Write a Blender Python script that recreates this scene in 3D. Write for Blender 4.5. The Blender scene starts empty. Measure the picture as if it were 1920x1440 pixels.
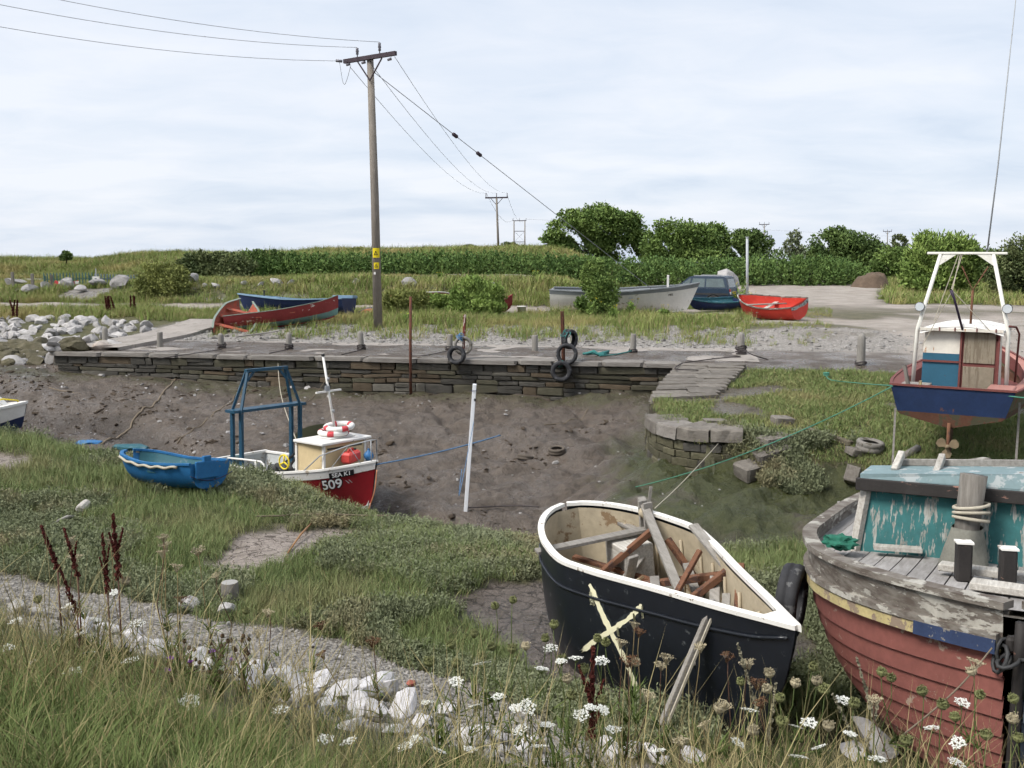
import bpy, bmesh, math, random
import numpy as np
from mathutils import Vector, Matrix, Euler

# ------------------------------------------------------------------ camera, sky, sun, exposure
SC = bpy.context.scene
COL = SC.collection
F_PX, PITCH, CZ = 1880.0, math.radians(7.7), 3.1
cam_d = bpy.data.cameras.new('camera'); cam = bpy.data.objects.new('camera', cam_d); COL.objects.link(cam)
cam.location = (0, 0, CZ); cam.rotation_euler = (math.radians(90) - PITCH, 0, 0)
cam_d.sensor_width = 36; cam_d.lens = 36 * F_PX / 1920; cam_d.clip_start = .05; cam_d.clip_end = 6000
SC.camera = cam
SUN_AZ, SUN_EL = math.radians(-118), math.radians(50)      # sun to the left and a little behind the camera, behind cloud
W = bpy.data.worlds.new('World'); SC.world = W; W.use_nodes = True
SC.view_settings.view_transform = 'Standard'; SC.view_settings.look = 'None'
SC.view_settings.exposure = 0.76; SC.view_settings.gamma = 1
cy = SC.cycles; cy.use_adaptive_sampling = True; cy.adaptive_threshold = .03; cy.adaptive_min_samples = 12
cy.max_bounces = 4; cy.diffuse_bounces = 2; cy.glossy_bounces = 2; cy.transmission_bounces = 3; cy.transparent_max_bounces = 4
cy.caustics_reflective = False; cy.caustics_refractive = False; cy.use_denoising = True


def build_sky():
    nt = W.node_tree; N = nt.nodes; Lk = nt.links; N.clear()
    out = N.new('ShaderNodeOutputWorld'); bg = N.new('ShaderNodeBackground'); bg.inputs[1].default_value = .1
    sky = N.new('ShaderNodeTexSky'); sky.sky_type = 'NISHITA'; sky.sun_disc = False
    sky.sun_elevation = SUN_EL; sky.sun_rotation = SUN_AZ
    tc = N.new('ShaderNodeTexCoord'); sep = N.new('ShaderNodeSeparateXYZ'); Lk.new(tc.outputs['Generated'], sep.inputs[0])
    def math_(op, a, b):
        m = N.new('ShaderNodeMath'); m.operation = op
        for i, q in enumerate((a, b)):
            if isinstance(q, (int, float)): m.inputs[i].default_value = q
            else: Lk.new(q, m.inputs[i])
        return m.outputs[0]
    zz = math_('ADD', math_('MAXIMUM', sep.outputs[2], 0.0), .16)
    cx = N.new('ShaderNodeCombineXYZ')
    Lk.new(math_('DIVIDE', sep.outputs[0], zz), cx.inputs[0]); Lk.new(math_('DIVIDE', sep.outputs[1], zz), cx.inputs[1])
    def noise(scale, detail, rough, dist=0):
        mp = N.new('ShaderNodeMapping'); mp.inputs['Scale'].default_value = (.85, 1.15, 1); mp.inputs['Rotation'].default_value = (0, 0, .12)
        Lk.new(cx.outputs[0], mp.inputs[0])
        n = N.new('ShaderNodeTexNoise'); n.inputs['Scale'].default_value = scale; n.inputs['Detail'].default_value = detail
        n.inputs['Roughness'].default_value = rough; n.inputs['Distortion'].default_value = dist
        Lk.new(mp.outputs[0], n.inputs['Vector']); return n.outputs[0]
    n1 = noise(.8, 2, .5, .3); n2 = noise(3.2, 4, .62, .5)
    s = math_('ADD', math_('MULTIPLY', n1, .72), math_('MULTIPLY', n2, .28))
    r = N.new('ShaderNodeValToRGB'); Lk.new(s, r.inputs[0])
    el = r.color_ramp.elements
    el[0].position = .36; el[0].color = (.635, .715, .84, 1)
    el[1].position = .60; el[1].color = (.835, .868, .94, 1)
    e = el.new(.455); e.color = (.72, .785, .89, 1)
    e = el.new(.53); e.color = (.78, .828, .915, 1)
    sc = N.new('ShaderNodeVectorMath'); sc.operation = 'SCALE'; sc.inputs['Scale'].default_value = 6.45
    Lk.new(r.outputs[0], sc.inputs[0])
    mx = N.new('ShaderNodeMix'); mx.data_type = 'RGBA'; mx.inputs[0].default_value = .93
    Lk.new(sky.outputs[0], mx.inputs[6]); Lk.new(sc.outputs[0], mx.inputs[7])
    Lk.new(mx.outputs[2], bg.inputs[0]); Lk.new(bg.outputs[0], out.inputs[0])


build_sky()
W.cycles.sampling_method = 'NONE'
sun_d = bpy.data.lights.new('sun', 'SUN'); sun = bpy.data.objects.new('sun', sun_d); COL.objects.link(sun)
sun_d.energy = 2.6; sun_d.angle = math.radians(22); sun_d.color = (1, .965, .91)
sd = Vector((math.sin(SUN_AZ) * math.cos(SUN_EL), math.cos(SUN_AZ) * math.cos(SUN_EL), math.sin(SUN_EL)))
sun.rotation_euler = sd.to_track_quat('Z', 'Y').to_euler()

# ------------------------------------------------------------------ helpers
RNG = np.random.default_rng(7); random.seed(7)
CP, SP = math.cos(PITCH), math.sin(PITCH)


def at(px, py, z):
    a = (px - 960) / F_PX; b = (720 - py) / F_PX
    dy = CP + b * SP; dz = -SP + b * CP; s = (z - CZ) / dz
    return np.array([a * s, dy * s, z])


def atD(px, py, D):
    a = (px - 960) / F_PX; b = (720 - py) / F_PX
    dy = CP + b * SP; s = D / dy
    return np.array([a * s, D, CZ + s * (-SP + b * CP)])


def tag(o, label=None, cat=None, group=None, kind=None):
    if label: o['label'] = label
    if cat: o['category'] = cat
    if group: o['group'] = group
    if kind: o['kind'] = kind
    return o


def empty(name, loc, heading=0., pitch=0., roll=0., label=None, cat=None, group=None):
    o = bpy.data.objects.new(name, None); COL.objects.link(o); o.empty_display_size = .2
    o.location = loc; o.rotation_euler = (roll, -pitch, heading)
    return tag(o, label, cat, group)


def link(name, me, parent=None, loc=None, rot=None, scale=None):
    o = bpy.data.objects.new(name, me); COL.objects.link(o)
    if parent is not None: o.parent = parent
    if loc is not None: o.location = loc
    if rot is not None: o.rotation_euler = rot
    if scale is not None: o.scale = scale
    return o


def mesh_np(name, V, Fq, mats, smooth=False):
    """V (n,3); Fq (m,k) array of equal-size faces, or list of lists"""
    me = bpy.data.meshes.new(name)
    V = np.asarray(V, np.float32)
    if isinstance(Fq, np.ndarray):
        m, k = Fq.shape
        me.vertices.add(len(V)); me.vertices.foreach_set('co', V.ravel())
        me.loops.add(m * k); me.loops.foreach_set('vertex_index', Fq.astype(np.int32).ravel())
        me.polygons.add(m); me.polygons.foreach_set('loop_start', np.arange(0, m * k, k, dtype=np.int32))
        me.update(calc_edges=True)
    else:
        me.from_pydata(V.tolist(), [], Fq); me.update()
    for mt in (mats if isinstance(mats, (list, tuple)) else [mats]):
        if mt: me.materials.append(mt)
    if smooth: me.polygons.foreach_set('use_smooth', np.ones(len(me.polygons), bool))
    return me


def vec(a): return np.asarray(a, float)


def nrm(a):
    a = np.asarray(a, float); return a / (np.linalg.norm(a) + 1e-12)


class MB:
    def __init__(s): s.v = []; s.f = []
    def add(s, V, Fc):
        b = len(s.v); s.v.extend([tuple(map(float, p)) for p in V]); s.f.extend([tuple(int(i) + b for i in q) for q in Fc]); return s
    def box(s, c, sz, R=None, ch=0.0):
        hx, hy, hz = [q / 2 for q in sz]; c = vec(c)
        if ch <= 0:
            V = [(sx * hx, sy * hy, sz_ * hz) for sx in (-1, 1) for sy in (-1, 1) for sz_ in (-1, 1)]
            Fc = [(0, 1, 3, 2), (4, 6, 7, 5), (0, 4, 5, 1), (2, 3, 7, 6), (0, 2, 6, 4), (1, 5, 7, 3)]
        else:
            bm = bmesh.new(); bmesh.ops.create_cube(bm, size=1)
            bmesh.ops.scale(bm, vec=(sz[0], sz[1], sz[2]), verts=bm.verts)
            bmesh.ops.bevel(bm, geom=list(bm.edges), offset=ch, segments=1, affect='EDGES', profile=.5)
            bm.verts.index_update(); V = [tuple(q.co) for q in bm.verts]; Fc = [tuple(q.index for q in f.verts) for f in bm.faces]; bm.free()
        V = np.array(V)
        if R is not None: V = V @ np.array(R).T
        return s.add(V + c, Fc)
    def beam(s, a, b, w, h, up=(0, 0, 1), ch=0.0):
        a, b = vec(a), vec(b); d = b - a; L = np.linalg.norm(d); x = d / L
        y = np.cross(up, x)
        if np.linalg.norm(y) < 1e-4: y = np.cross((0, 1, 0), x)
        y = nrm(y); z = np.cross(x, y)
        return s.box((a + b) / 2, (L, w, h), np.stack([x, y, z], 1), ch)
    def tube(s, pts, r, n=8, cap=True, close=False):
        pts = [vec(p) for p in pts]; m = len(pts)
        rr = r if isinstance(r, (list, tuple, np.ndarray)) else [r] * m
        V = []; ref = None
        for i, p in enumerate(pts):
            if close: t = nrm(pts[(i + 1) % m] - pts[i - 1])
            else: t = nrm(pts[min(i + 1, m - 1)] - pts[max(i - 1, 0)])
            if ref is None: ref = (0, 0, 1) if abs(t[2]) < .9 else (1, 0, 0)
            u = np.cross(ref, t); u = nrm(u); w = np.cross(t, u); ref = w
            for k in range(n):
                a = 2 * math.pi * k / n
                V.append(p + rr[i] * (math.cos(a) * u + math.sin(a) * w))
        Fc = []
        for i in range(m if close else m - 1):
            for k in range(n):
                a = i * n + k; b = i * n + (k + 1) % n; j = ((i + 1) % m) * n
                Fc.append((a, b, j + (k + 1) % n, j + k))
        if cap and not close: Fc += [tuple(reversed(range(n))), tuple((m - 1) * n + k for k in range(n))]
        return s.add(V, Fc)
    def grid(s, A, cu=False, cv=False, flip=False):
        A = np.asarray(A); n, m = A.shape[:2]; Fc = []
        for i in range(n if cu else n - 1):
            for j in range(m if cv else m - 1):
                q = (i * m + j, ((i + 1) % n) * m + j, ((i + 1) % n) * m + (j + 1) % m, i * m + (j + 1) % m)
                Fc.append(q[::-1] if flip else q)
        return s.add(A.reshape(-1, 3), Fc)
    def lathe(s, prof, n=16, c=(0, 0, 0), R=None, closed=False):
        A = np.array([[(r * math.cos(2 * math.pi * k / n), r * math.sin(2 * math.pi * k / n), z) for r, z in prof] for k in range(n)])
        if R is not None: A = A @ np.array(R).T
        return s.grid(A + vec(c), cu=True, cv=closed)
    def poly(s, pts): return s.add(pts, [tuple(range(len(pts)))])
    def prism(s, pts2, z0, z1, M=None):
        n = len(pts2); V = [(x, y, z0) for x, y in pts2] + [(x, y, z1) for x, y in pts2]
        V = np.array(V, float)
        if M is not None: V = V @ np.array(M)[:3, :3].T + np.array(M)[:3, 3] if np.array(M).shape[0] == 4 else V @ np.array(M).T
        return s.add(V, [tuple(reversed(range(n))), tuple(range(n, 2 * n))] + [(i, (i + 1) % n, n + (i + 1) % n, n + i) for i in range(n)])
    def mesh(s, name, mat, smooth=False):
        me = bpy.data.meshes.new(name); me.from_pydata(s.v, [], s.f)
        for mt in (mat if isinstance(mat, (list, tuple)) else [mat]): me.materials.append(mt)
        if smooth: me.polygons.foreach_set('use_smooth', np.ones(len(me.polygons), bool))
        me.update(); return me
    def build(s, name, mat, parent=None, smooth=False, loc=None, rot=None):
        return link(name, s.mesh(name, mat, smooth), parent, loc, rot)


def sstep(a, b, x):
    t = np.clip((np.asarray(x, float) - a) / (b - a), 0, 1); return t * t * (3 - 2 * t)


def pc(ctrl):
    """smooth interpolation through (t,value) control points"""
    T = np.array([c[0] for c in ctrl], float); V = np.array([c[1] for c in ctrl], float)
    d = np.diff(V) / np.diff(T); m = np.zeros(len(V)); m[0] = d[0]; m[-1] = d[-1]
    for i in range(1, len(V) - 1): m[i] = 0 if d[i - 1] * d[i] <= 0 else 2 * d[i - 1] * d[i] / (d[i - 1] + d[i])
    def f(t):
        t = np.clip(np.asarray(t, float), T[0], T[-1]); i = np.clip(np.searchsorted(T, t, 'right') - 1, 0, len(T) - 2)
        h = T[i + 1] - T[i]; u = (t - T[i]) / h
        return (2 * u**3 - 3 * u**2 + 1) * V[i] + (u**3 - 2 * u**2 + u) * h * m[i] + (-2 * u**3 + 3 * u**2) * V[i + 1] + (u**3 - u**2) * h * m[i + 1]
    return f


def _hash(ix, iy, s):
    h = (ix.astype(np.int64) * 374761393 + iy.astype(np.int64) * 668265263 + s * 974634777) & 0xFFFFFFFF
    h = ((h ^ (h >> 13)) * 1274126177) & 0xFFFFFFFF
    return ((h ^ (h >> 16)) & 0xFFFFFF) / float(0xFFFFFF)


def vnoise(x, y, s=0):
    ix = np.floor(x); iy = np.floor(y); fx = x - ix; fy = y - iy
    fx = fx * fx * (3 - 2 * fx); fy = fy * fy * (3 - 2 * fy)
    a = _hash(ix, iy, s); b = _hash(ix + 1, iy, s); c = _hash(ix, iy + 1, s); d = _hash(ix + 1, iy + 1, s)
    return (a * (1 - fx) + b * fx) * (1 - fy) + (c * (1 - fx) + d * fx) * fy - .5


def fbm(x, y, sc, o=4, s=0, g=.5):
    x = np.asarray(x, float) / sc; y = np.asarray(y, float) / sc; v = 0; a = 1.
    for i in range(o):
        v = v + a * vnoise(x + 17.3 * i, y - 9.1 * i, s + i); x = x * 2.03; y = y * 2.03; a *= g
    return v


def sdpoly(x, y, poly):
    """signed distance, positive inside"""
    P = np.asarray(poly, float); d = np.full(x.shape, 1e9); ins = np.zeros(x.shape, bool)
    for i in range(len(P)):
        a = P[i]; b = P[(i + 1) % len(P)]; e = b - a
        t = np.clip(((x - a[0]) * e[0] + (y - a[1]) * e[1]) / (e @ e + 1e-12), 0, 1)
        d = np.minimum(d, np.hypot(x - a[0] - t * e[0], y - a[1] - t * e[1]))
        c = ((a[1] > y) != (b[1] > y)) & (x < (b[0] - a[0]) * (y - a[1]) / (b[1] - a[1] + 1e-12) + a[0])
        ins ^= c
    return np.where(ins, d, -d)


# ------------------------------------------------------------------ materials
def nodes(m):
    m.use_nodes = True; nt = m.node_tree; return nt, nt.nodes, nt.links


class MT:
    """tiny node-graph helper"""
    def __init__(s, name):
        s.m = bpy.data.materials.new(name); s.nt, s.N, s.L = nodes(s.m); s.N.clear()
        s.out = s.N.new('ShaderNodeOutputMaterial'); s.b = s.N.new('ShaderNodeBsdfPrincipled')
        s.L.new(s.b.outputs[0], s.out.inputs[0]); s.b.inputs['Specular IOR Level'].default_value = .35
        s.tc = s.N.new('ShaderNodeTexCoord')
    def put(s, sock, v):
        if isinstance(v, (int, float)): sock.default_value = v
        elif isinstance(v, tuple): sock.default_value = v if len(v) == len(sock.default_value) else (*v, 1)
        else: s.L.new(v, sock)
    def coord(s, sc=(1, 1, 1), kind='Object', src=None):
        mp = s.N.new('ShaderNodeMapping'); mp.inputs['Scale'].default_value = sc
        s.L.new(src if src is not None else s.tc.outputs[kind], mp.inputs[0]); return mp.outputs[0]
    def noise(s, scale, detail=4, rough=.6, vec_=None, dist=0):
        n = s.N.new('ShaderNodeTexNoise'); n.inputs['Scale'].default_value = scale; n.inputs['Detail'].default_value = detail
        n.inputs['Roughness'].default_value = rough; n.inputs['Distortion'].default_value = dist
        s.L.new(vec_ if vec_ is not None else s.tc.outputs['Object'], n.inputs['Vector']); return n.outputs[0]
    def voro(s, scale, feat='F1', vec_=None, out='Distance', rand=1):
        n = s.N.new('ShaderNodeTexVoronoi'); n.feature = feat; n.inputs['Scale'].default_value = scale; n.inputs['Randomness'].default_value = rand
        s.L.new(vec_ if vec_ is not None else s.tc.outputs['Object'], n.inputs['Vector']); return n.outputs[out]
    def ramp(s, v, lo, hi, a=0., b=1.):
        n = s.N.new('ShaderNodeMapRange'); s.L.new(v, n.inputs[0])
        n.inputs[1].default_value = lo; n.inputs[2].default_value = hi; n.inputs[3].default_value = a; n.inputs[4].default_value = b; return n.outputs[0]
    def mix(s, f, a, b, mode='MIX'):
        n = s.N.new('ShaderNodeMix'); n.data_type = 'RGBA'; n.blend_type = mode
        s.put(n.inputs[0], f); s.put(n.inputs[6], a); s.put(n.inputs[7], b); return n.outputs[2]
    def math(s, op, a, b=0.):
        n = s.N.new('ShaderNodeMath'); n.operation = op; s.put(n.inputs[0], a); s.put(n.inputs[1], b); return n.outputs[0]
    def attr(s, name, ch=None):
        n = s.N.new('ShaderNodeAttribute'); n.attribute_name = name
        if ch is None: return n.outputs['Color']
        q = s.N.new('ShaderNodeSeparateColor'); s.L.new(n.outputs['Color'], q.inputs[0]); return q.outputs[ch]
    def rand(s): return s.N.new('ShaderNodeObjectInfo').outputs['Random']
    def locn(s): return s.N.new('ShaderNodeObjectInfo').outputs['Location']
    def bump(s, h, st=.3, d=.02):
        n = s.N.new('ShaderNodeBump'); n.inputs['Strength'].default_value = st; n.inputs['Distance'].default_value = d
        s.L.new(h, n.inputs['Height']); s.L.new(n.outputs[0], s.b.inputs['Normal'])
    def fin(s, col, rough=.8, spec=None, metal=0):
        s.put(s.b.inputs['Base Color'], col); s.put(s.b.inputs['Roughness'], rough); s.b.inputs['Metallic'].default_value = metal
        if spec is not None: s.b.inputs['Specular IOR Level'].default_value = spec
        return s.m


def sc3(c, k): return tuple(min(1, q * k) for q in c)


def paint(name, c, rough=.55, var=.25, sc=3., wear=None, wear_amt=.0, wsc=6., stretch=(1, 1, 1), bump=.15, spec=.35, wear2=None, rnd=0.):
    """paint or plain matter: base colour with blotchy variation; `wear` shows through where a stretched noise exceeds a threshold"""
    t = MT(name); n1 = t.noise(sc, 5, .65); n2 = t.noise(sc * 9, 4, .6)
    v = t.math('ADD', t.math('MULTIPLY', n1, .65), t.math('MULTIPLY', n2, .35))
    col = t.mix(t.ramp(v, .3, .7), sc3(c, 1 - var), sc3(c, 1 + var * .8))
    if rnd: col = t.mix(1.0, col, t.mix(t.rand(), sc3((1, 1, 1), 1 - rnd), (1, 1, 1)), 'MULTIPLY')
    h = v
    if wear is not None:
        w = t.noise(wsc, 7, .68, t.coord(stretch))
        f = t.ramp(w, .62 - wear_amt * .3, .65 - wear_amt * .3)
        wc = wear
        if wear2 is not None: wc = t.mix(t.ramp(t.noise(wsc * 2.3, 4, .6, t.coord(stretch)), .4, .62), wear, wear2)
        col = t.mix(f, col, wc); h = t.math('SUBTRACT', v, t.math('MULTIPLY', f, .7))
    if bump: t.bump(h, bump, .01)
    return t.fin(col, rough, spec)


def wood(name, c, c2, sc=1., axis=0, rough=.85, crack=.5):
    t = MT(name); st = [14, 14, 14]; st[axis] = 1.1
    n = t.noise(2.2 * sc, 6, .7, t.coord(tuple(st))); m = t.noise(1.6 * sc, 3)
    col = t.mix(t.ramp(n, .3, .7), c, c2); col = t.mix(t.ramp(m, .35, .7), col, t.mix(.35, col, sc3(c, .55)))
    col = t.mix(1., col, t.mix(t.rand(), (.78, .78, .78), (1, 1, 1)), 'MULTIPLY')
    t.bump(n, crack, .012); return t.fin(col, rough, .2)
# ------------------------------------------------------------------ the lie of the land
QA, QB = np.array([-13.9, 30.2]), np.array([4.5, 27.0])          # quay edge, left end and inner corner
QDIR = (QB - QA) / np.linalg.norm(QB - QA); QN = np.array([-QDIR[1], QDIR[0]])   # QN points inland
NORTH = [(-3000, 64), (-200, 62), (-60, 47), (-30, 37.0), (-18, 32.6), (-13.9, 30.2), (4.5, 27), (3.2, 23.2), (3.0, 22.5), (2.92, 20.6), (3.45, 19.5), (3.95, 19.1),
         (4.7, 18.6), (5.4, 18.4), (6.2, 18.5), (6.9, 17.6), (7.5, 16.4), (9.5, 15.2), (13, 14.2), (25, 12.5), (200, 5), (3000, 5), (3000, 3000), (-3000, 3000)]
SOUTH = [(-3000, 60), (-200, 56), (-60, 38), (-40, 30), (-20, 24.8), (-10.5, 21.6), (-8.8, 20.4), (-7.3, 19.2), (-5.5, 18.7), (-4.7, 18.0), (-3.6, 16.8), (-2.7, 15.75), (-1.95, 14.95),
         (-.7, 14.75), (.37, 13.9), (2.5, 13.4), (3.9, 13.5), (6, 12.4), (9, 11.4), (14, 10.3), (60, 6), (200, 0), (3000, -20), (3000, -3000), (-3000, -3000)]
def pxpoly(pts, z): return [tuple(at(a, b, z)[:2]) for a, b in pts]
PATCH_A = pxpoly([(396, 1056), (430, 1025), (480, 1002), (540, 986), (640, 984), (742, 990), (668, 1010), (600, 1022), (560, 1040), (520, 1060), (470, 1076), (405, 1074)], -.9)
PATCH_B = pxpoly([(815, 1128), (880, 1106), (940, 1092), (1030, 1085), (1200, 1120), (1490, 1130), (1520, 1240), (1400, 1300), (1150, 1330), (1030, 1262), (960, 1258), (905, 1190), (850, 1142)], -.9)
PATCH_C = pxpoly([(-60, 845), (40, 848), (52, 862), (10, 872), (-60, 872)], -.85)
CHAN_PUDDLE = pxpoly([(140, 822), (280, 815), (330, 838), (230, 848)], -1.5)


def land_heights(x, y, detail=True):
    x = np.asarray(x, float); y = np.asarray(y, float)
    dn = sdpoly(x, y, NORTH); ds = sdpoly(x, y, SOUTH)
    u = (x - QA[0]) * QDIR[0] + (y - QA[1]) * QDIR[1]                      # along the quay
    q = (x - QA[0]) * QN[0] + (y - QA[1]) * QN[1]                          # inland of the quay edge
    # channel bed
    zw = np.interp(u, [-8, 0, 5, 10, 15, 19, 26], [-.75, -.62, -.82, -1.0, -1.0, -.86, -.9])
    zb = zw - 1.15 * sstep(0, 9.5, -q) - .1 * sstep(.2, 1.2, -q)
    zb = np.maximum(zb, -1.32 - .30 * np.maximum(0, -dn)) * np.where(x > 2.2, 1, 0) + zb * np.where(x > 2.2, 0, 1) if False else zb
    k = sstep(.5, 3.0, x) * sstep(24.5, 21.5, y)
    zb = zb * (1 - k) + np.maximum(zb, -1.30 - .16 * np.maximum(0, -dn)) * k
    zb = zb + sstep(5, 11, x) * .35 * sstep(24, 19, y)
    gy = np.interp(x, [-40, -14, -9, -5.5, -2.2, .5, 3, 6, 12], [40, 27.2, 24.2, 22.0, 19.3, 17.6, 16.6, 15.6, 14.0]) + .5 * np.sin(x * 1.1)
    gully = np.exp(-((y - gy) / .8) ** 2)
    zb = zb - .34 * np.exp(-((y - gy) / .75) ** 2) + .05 * np.exp(-((y - gy - 1.3) / .5) ** 2)   # drainage gully
    if detail:
        zb = zb + .16 * fbm(x + .5 * y, y * .8 - x * .3, 2.4, 3, 3) + .085 * fbm(x * .8 + y * .6, y * .7 - x * .5, .75, 4, 11)
        rid = 1 - 2 * np.abs(fbm(x * .75 + y * .6, (y * .75 - x * .6) * 1.3, .62, 3, 23))
        fine = sstep(60, 16, y)
        zb = zb + .10 * (rid - .6) * fine + .075 * fbm(x, y, .24, 3, 31) * fine
        sx, sy = x * .86 + y * .5, y * .86 - x * .5
        zb = zb + .20 * fbm(sx * .35, sy * 1.5, .55, 4, 131) * fine * sstep(-6, -1, x)
        # soft runnels down the mud face towards the channel
        zb = zb - .10 * sstep(.12, .0, np.abs(fbm(x * .9 + y * .35, y * .25, 1.6, 2, 47))) * sstep(.8, 2.5, -q)
    # north side
    az = x / np.maximum(y, 1)
    r = np.hypot(x, y)
    left = sstep(.13, .03, az)                                             # raised banks stand only left of the yard
    zt = .02 + .26 * sstep(4.5, 10, q) - .18 * sstep(11, 16, q) + .14 * sstep(15, 22, q)
    bankq = 20.5 + 3 * fbm(x, y, 14, 2, 71)
    zt = zt + left * ((1.0 - .45 * sstep(-.34, -.42, az)) * sstep(bankq, bankq + 5.5, q) + np.interp(az, [-.55, -.4, -.3, -.15, .0, .1], [1.15, 1.2, 1.3, 1.5, 1.6, 1.5]) * sstep(42, 60, q))
    zt = zt + (1 - left) * .35 * sstep(40, 60, q)
    low = sstep(-9.5, -13.5, u)*0
    # lawn on the right slopes towards the creek
    lawn = sstep(1.5, -1.5, q) * (x > -2)
    zl = -.05 - .075 * np.clip(27.4 - y, 0, 30) - .10 * sstep(20.5, 17.5, y)
    zl = np.maximum(zl, -.78)
    zt = zt * (1 - lawn) + zl * lawn
    zt = np.where(u < 0, zt - .25 * sstep(0, -3, u) * sstep(6, 0, q), zt)
    if detail:
        rough = sstep(4.2, 6, q) + lawn * .7
        zt = zt + .10 * fbm(x, y, 2.2, 4, 5) * rough + .35 * fbm(x, y, 9, 3, 15) * sstep(22, 40, q) * left
    wall = (u > -.3) & (u < 20.5) & (y > 22.6) | ((x > 2.6) & (x < 4.0) & (y > 19.2) & (y < 24))
    bw = np.where(wall, .05, np.where(u < 0, 4.5, .9))
    fn = np.where(wall, (dn > .25).astype(float), sstep(-.15, 1, dn / bw))
    # marsh and the gravel bank at our feet
    d = (8.8 - .47 * x - y) / 1.105 + (.35 * fbm(x, y, 1.7, 2, 61) if detail else 0)
    d = d - 1.15 * np.exp(-((x - 1.5) / 1.4) ** 2 - ((y - 7.5) / 1.5) ** 2)
    dd = np.maximum(d, 0)
    zs = -.86 + np.minimum(.30 * dd + .016 * dd * dd, 2.35 + .02 * dd)
    zs = zs - .16 * sstep(2.2, .2, ds)
    if detail:
        pa = np.maximum(np.maximum(sdpoly(x, y, PATCH_A), sdpoly(x, y, PATCH_B)), sdpoly(x, y, PATCH_C))
        m = sstep(-.25, .05, pa)
        zs = zs + .09 * fbm(x, y, 1.8, 3, 9) * sstep(.5, -.2, d) * (1 - m) - .07 * m + .03 * fbm(x, y, .3, 3, 19) * sstep(0, 1, d)
    fs = sstep(-1.3, .25, ds + (.25 * fbm(x, y, .9, 3, 29) if detail else 0))
    z = zb * (1 - fn) + zt * fn
    z = z * (1 - fs) + zs * fs
    z = z - .0145 * np.maximum(0, r - 105)                                 # the land falls away beyond the banks
    return z, dict(dn=dn, ds=ds, u=u, q=q, d=d, az=az, left=left, lawn=lawn, fn=fn, fs=fs, r=r, gully=gully)


def H(x, y): return float(land_heights(np.array([x], float), np.array([y], float))[0][0])


def Hv(P): P = np.asarray(P); return land_heights(P[:, 0], P[:, 1])[0]


def hit(px, py, D0=2.5, D1=160.):
    """first place where the line of sight through a photo point meets the ground"""
    a = (px - 960) / F_PX; b = (720 - py) / F_PX; dy = CP + b * SP; dz = -SP + b * CP
    D = np.geomspace(D0, D1, 420); s = D / dy; X = a * s; Z = CZ + dz * s; g = land_heights(X, D)[0]; k = np.nonzero(Z <= g)[0]; i = k[0] if len(k) else 419
    return np.array([X[i], D[i], g[i]])


def zones(x, y, k):
    q, u, d = k['q'], k['u'], k['d']; jit = fbm(x, y, 1.3, 4, 81); jf = fbm(x, y, .35, 3, 83)
    inN = k['fn'] > .5; inS = k['fs'] > .55
    pa = sdpoly(x, y, PATCH_A); pb = sdpoly(x, y, PATCH_B); pcx = sdpoly(x, y, PATCH_C)
    dry = np.maximum(sstep(-.22, .0, np.maximum(pa, pcx) + .25 * jf), .0) * inS
    mudp = sstep(-.1, .15, pb + .3 * jf) * inS
    # the gravel bank below us turns to grass and weeds at its top left
    gv = sstep(-.15, .15, d + .3 * jf)
    weeds = sstep(2.7, 3.6, d - .25 * x + 1.1 * jit)
    gravS = gv * (1 - weeds) * (k['fs'] > .3)
    # north: shingle strip behind the quay, yard on the right
    shing = sstep(3.6, 4.1, q + .3 * jf) * sstep(10.2 + 3.0 * jit, 8.0 + 3.0 * jit, q + .9 * sstep(9, 16, u) * 0) * sstep(-1, 0, u)
    yardx = sstep(.20, .25, k['az'] + .06 * jit + .003 * (q - 20) * (q > 20)) * sstep(1.0, 2.2, q) * sstep(60, 56, q)
    yg = sstep(.02, .22, fbm(x, y * 1.0, 5, 3, 93) + .10 * np.exp(-((q - 9.5) / 2.2) ** 2) + .24 * np.exp(-((q - 12.3) / 1.6) ** 2)) 
    tcq = 19.0 + .8 * fbm(x, y, 12, 2, 55)
    tracks = np.maximum(sstep(2.0, 1.5, np.abs(q - tcq) + .3 * jf) * sstep(.24, .2, k['az']), sstep(1.4, 1.0, np.abs(q - 37.5 - 4 * sstep(-.1, -.4, k['az']))) * k['left'] * .9)
    yardx = yardx * (1 - sstep(.355, .385, k['az'] + .02 * jit) * sstep(25.5, 28, q + 2 * jit)); yard = yardx * (1 - .85 * yg * sstep(30, 18, q))
    stone = k['left'] * sstep(20.8, 22, q) * sstep(26, 24.5, q) * sstep(.02, .12, fbm(x, y * .6, 3.0, 3, 99)) * .9
    inNf = inN.astype(float) * (1 - (k['fs'] > .3))
    gravel = np.maximum(gravS, shing * inNf); track = np.maximum(tracks, yard) * inNf
    quay = sstep(4.2, 3.9, q) * sstep(-.6, 0, q) * inNf
    bare = k['lawn'] * sstep(.2, .26, fbm(x + 3, y, 2.0, 3, 77)) * inNf * sstep(20.5, 22, y)
    grass = np.maximum(inNf, (k['fs'] > .45) * 1.) * (1 - gravel) * (1 - track) * (1 - dry) * (1 - mudp) * (1 - stone) * (1 - quay) * (1 - bare * .8)
    algae = (1 - grass) * sstep(2.0, .1, -k['dn'] + .9 * jit) * sstep(-.2, .1, -k['dn']) * (.55 + .45 * sstep(2, 3.5, x) * sstep(24, 21, y))
    algae = np.maximum(algae, 1.25 * sstep(.5, 2.6, x) * sstep(21.5, 19.0, y) * sstep(14.5, 16.5, y) * (.75 + jit) * (1 - grass))
    return dict(grass=grass, gravel=gravel, dry=dry, track=track, algae=np.clip(algae, 0, 1), stone=stone, mudp=mudp, bare=bare)


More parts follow.
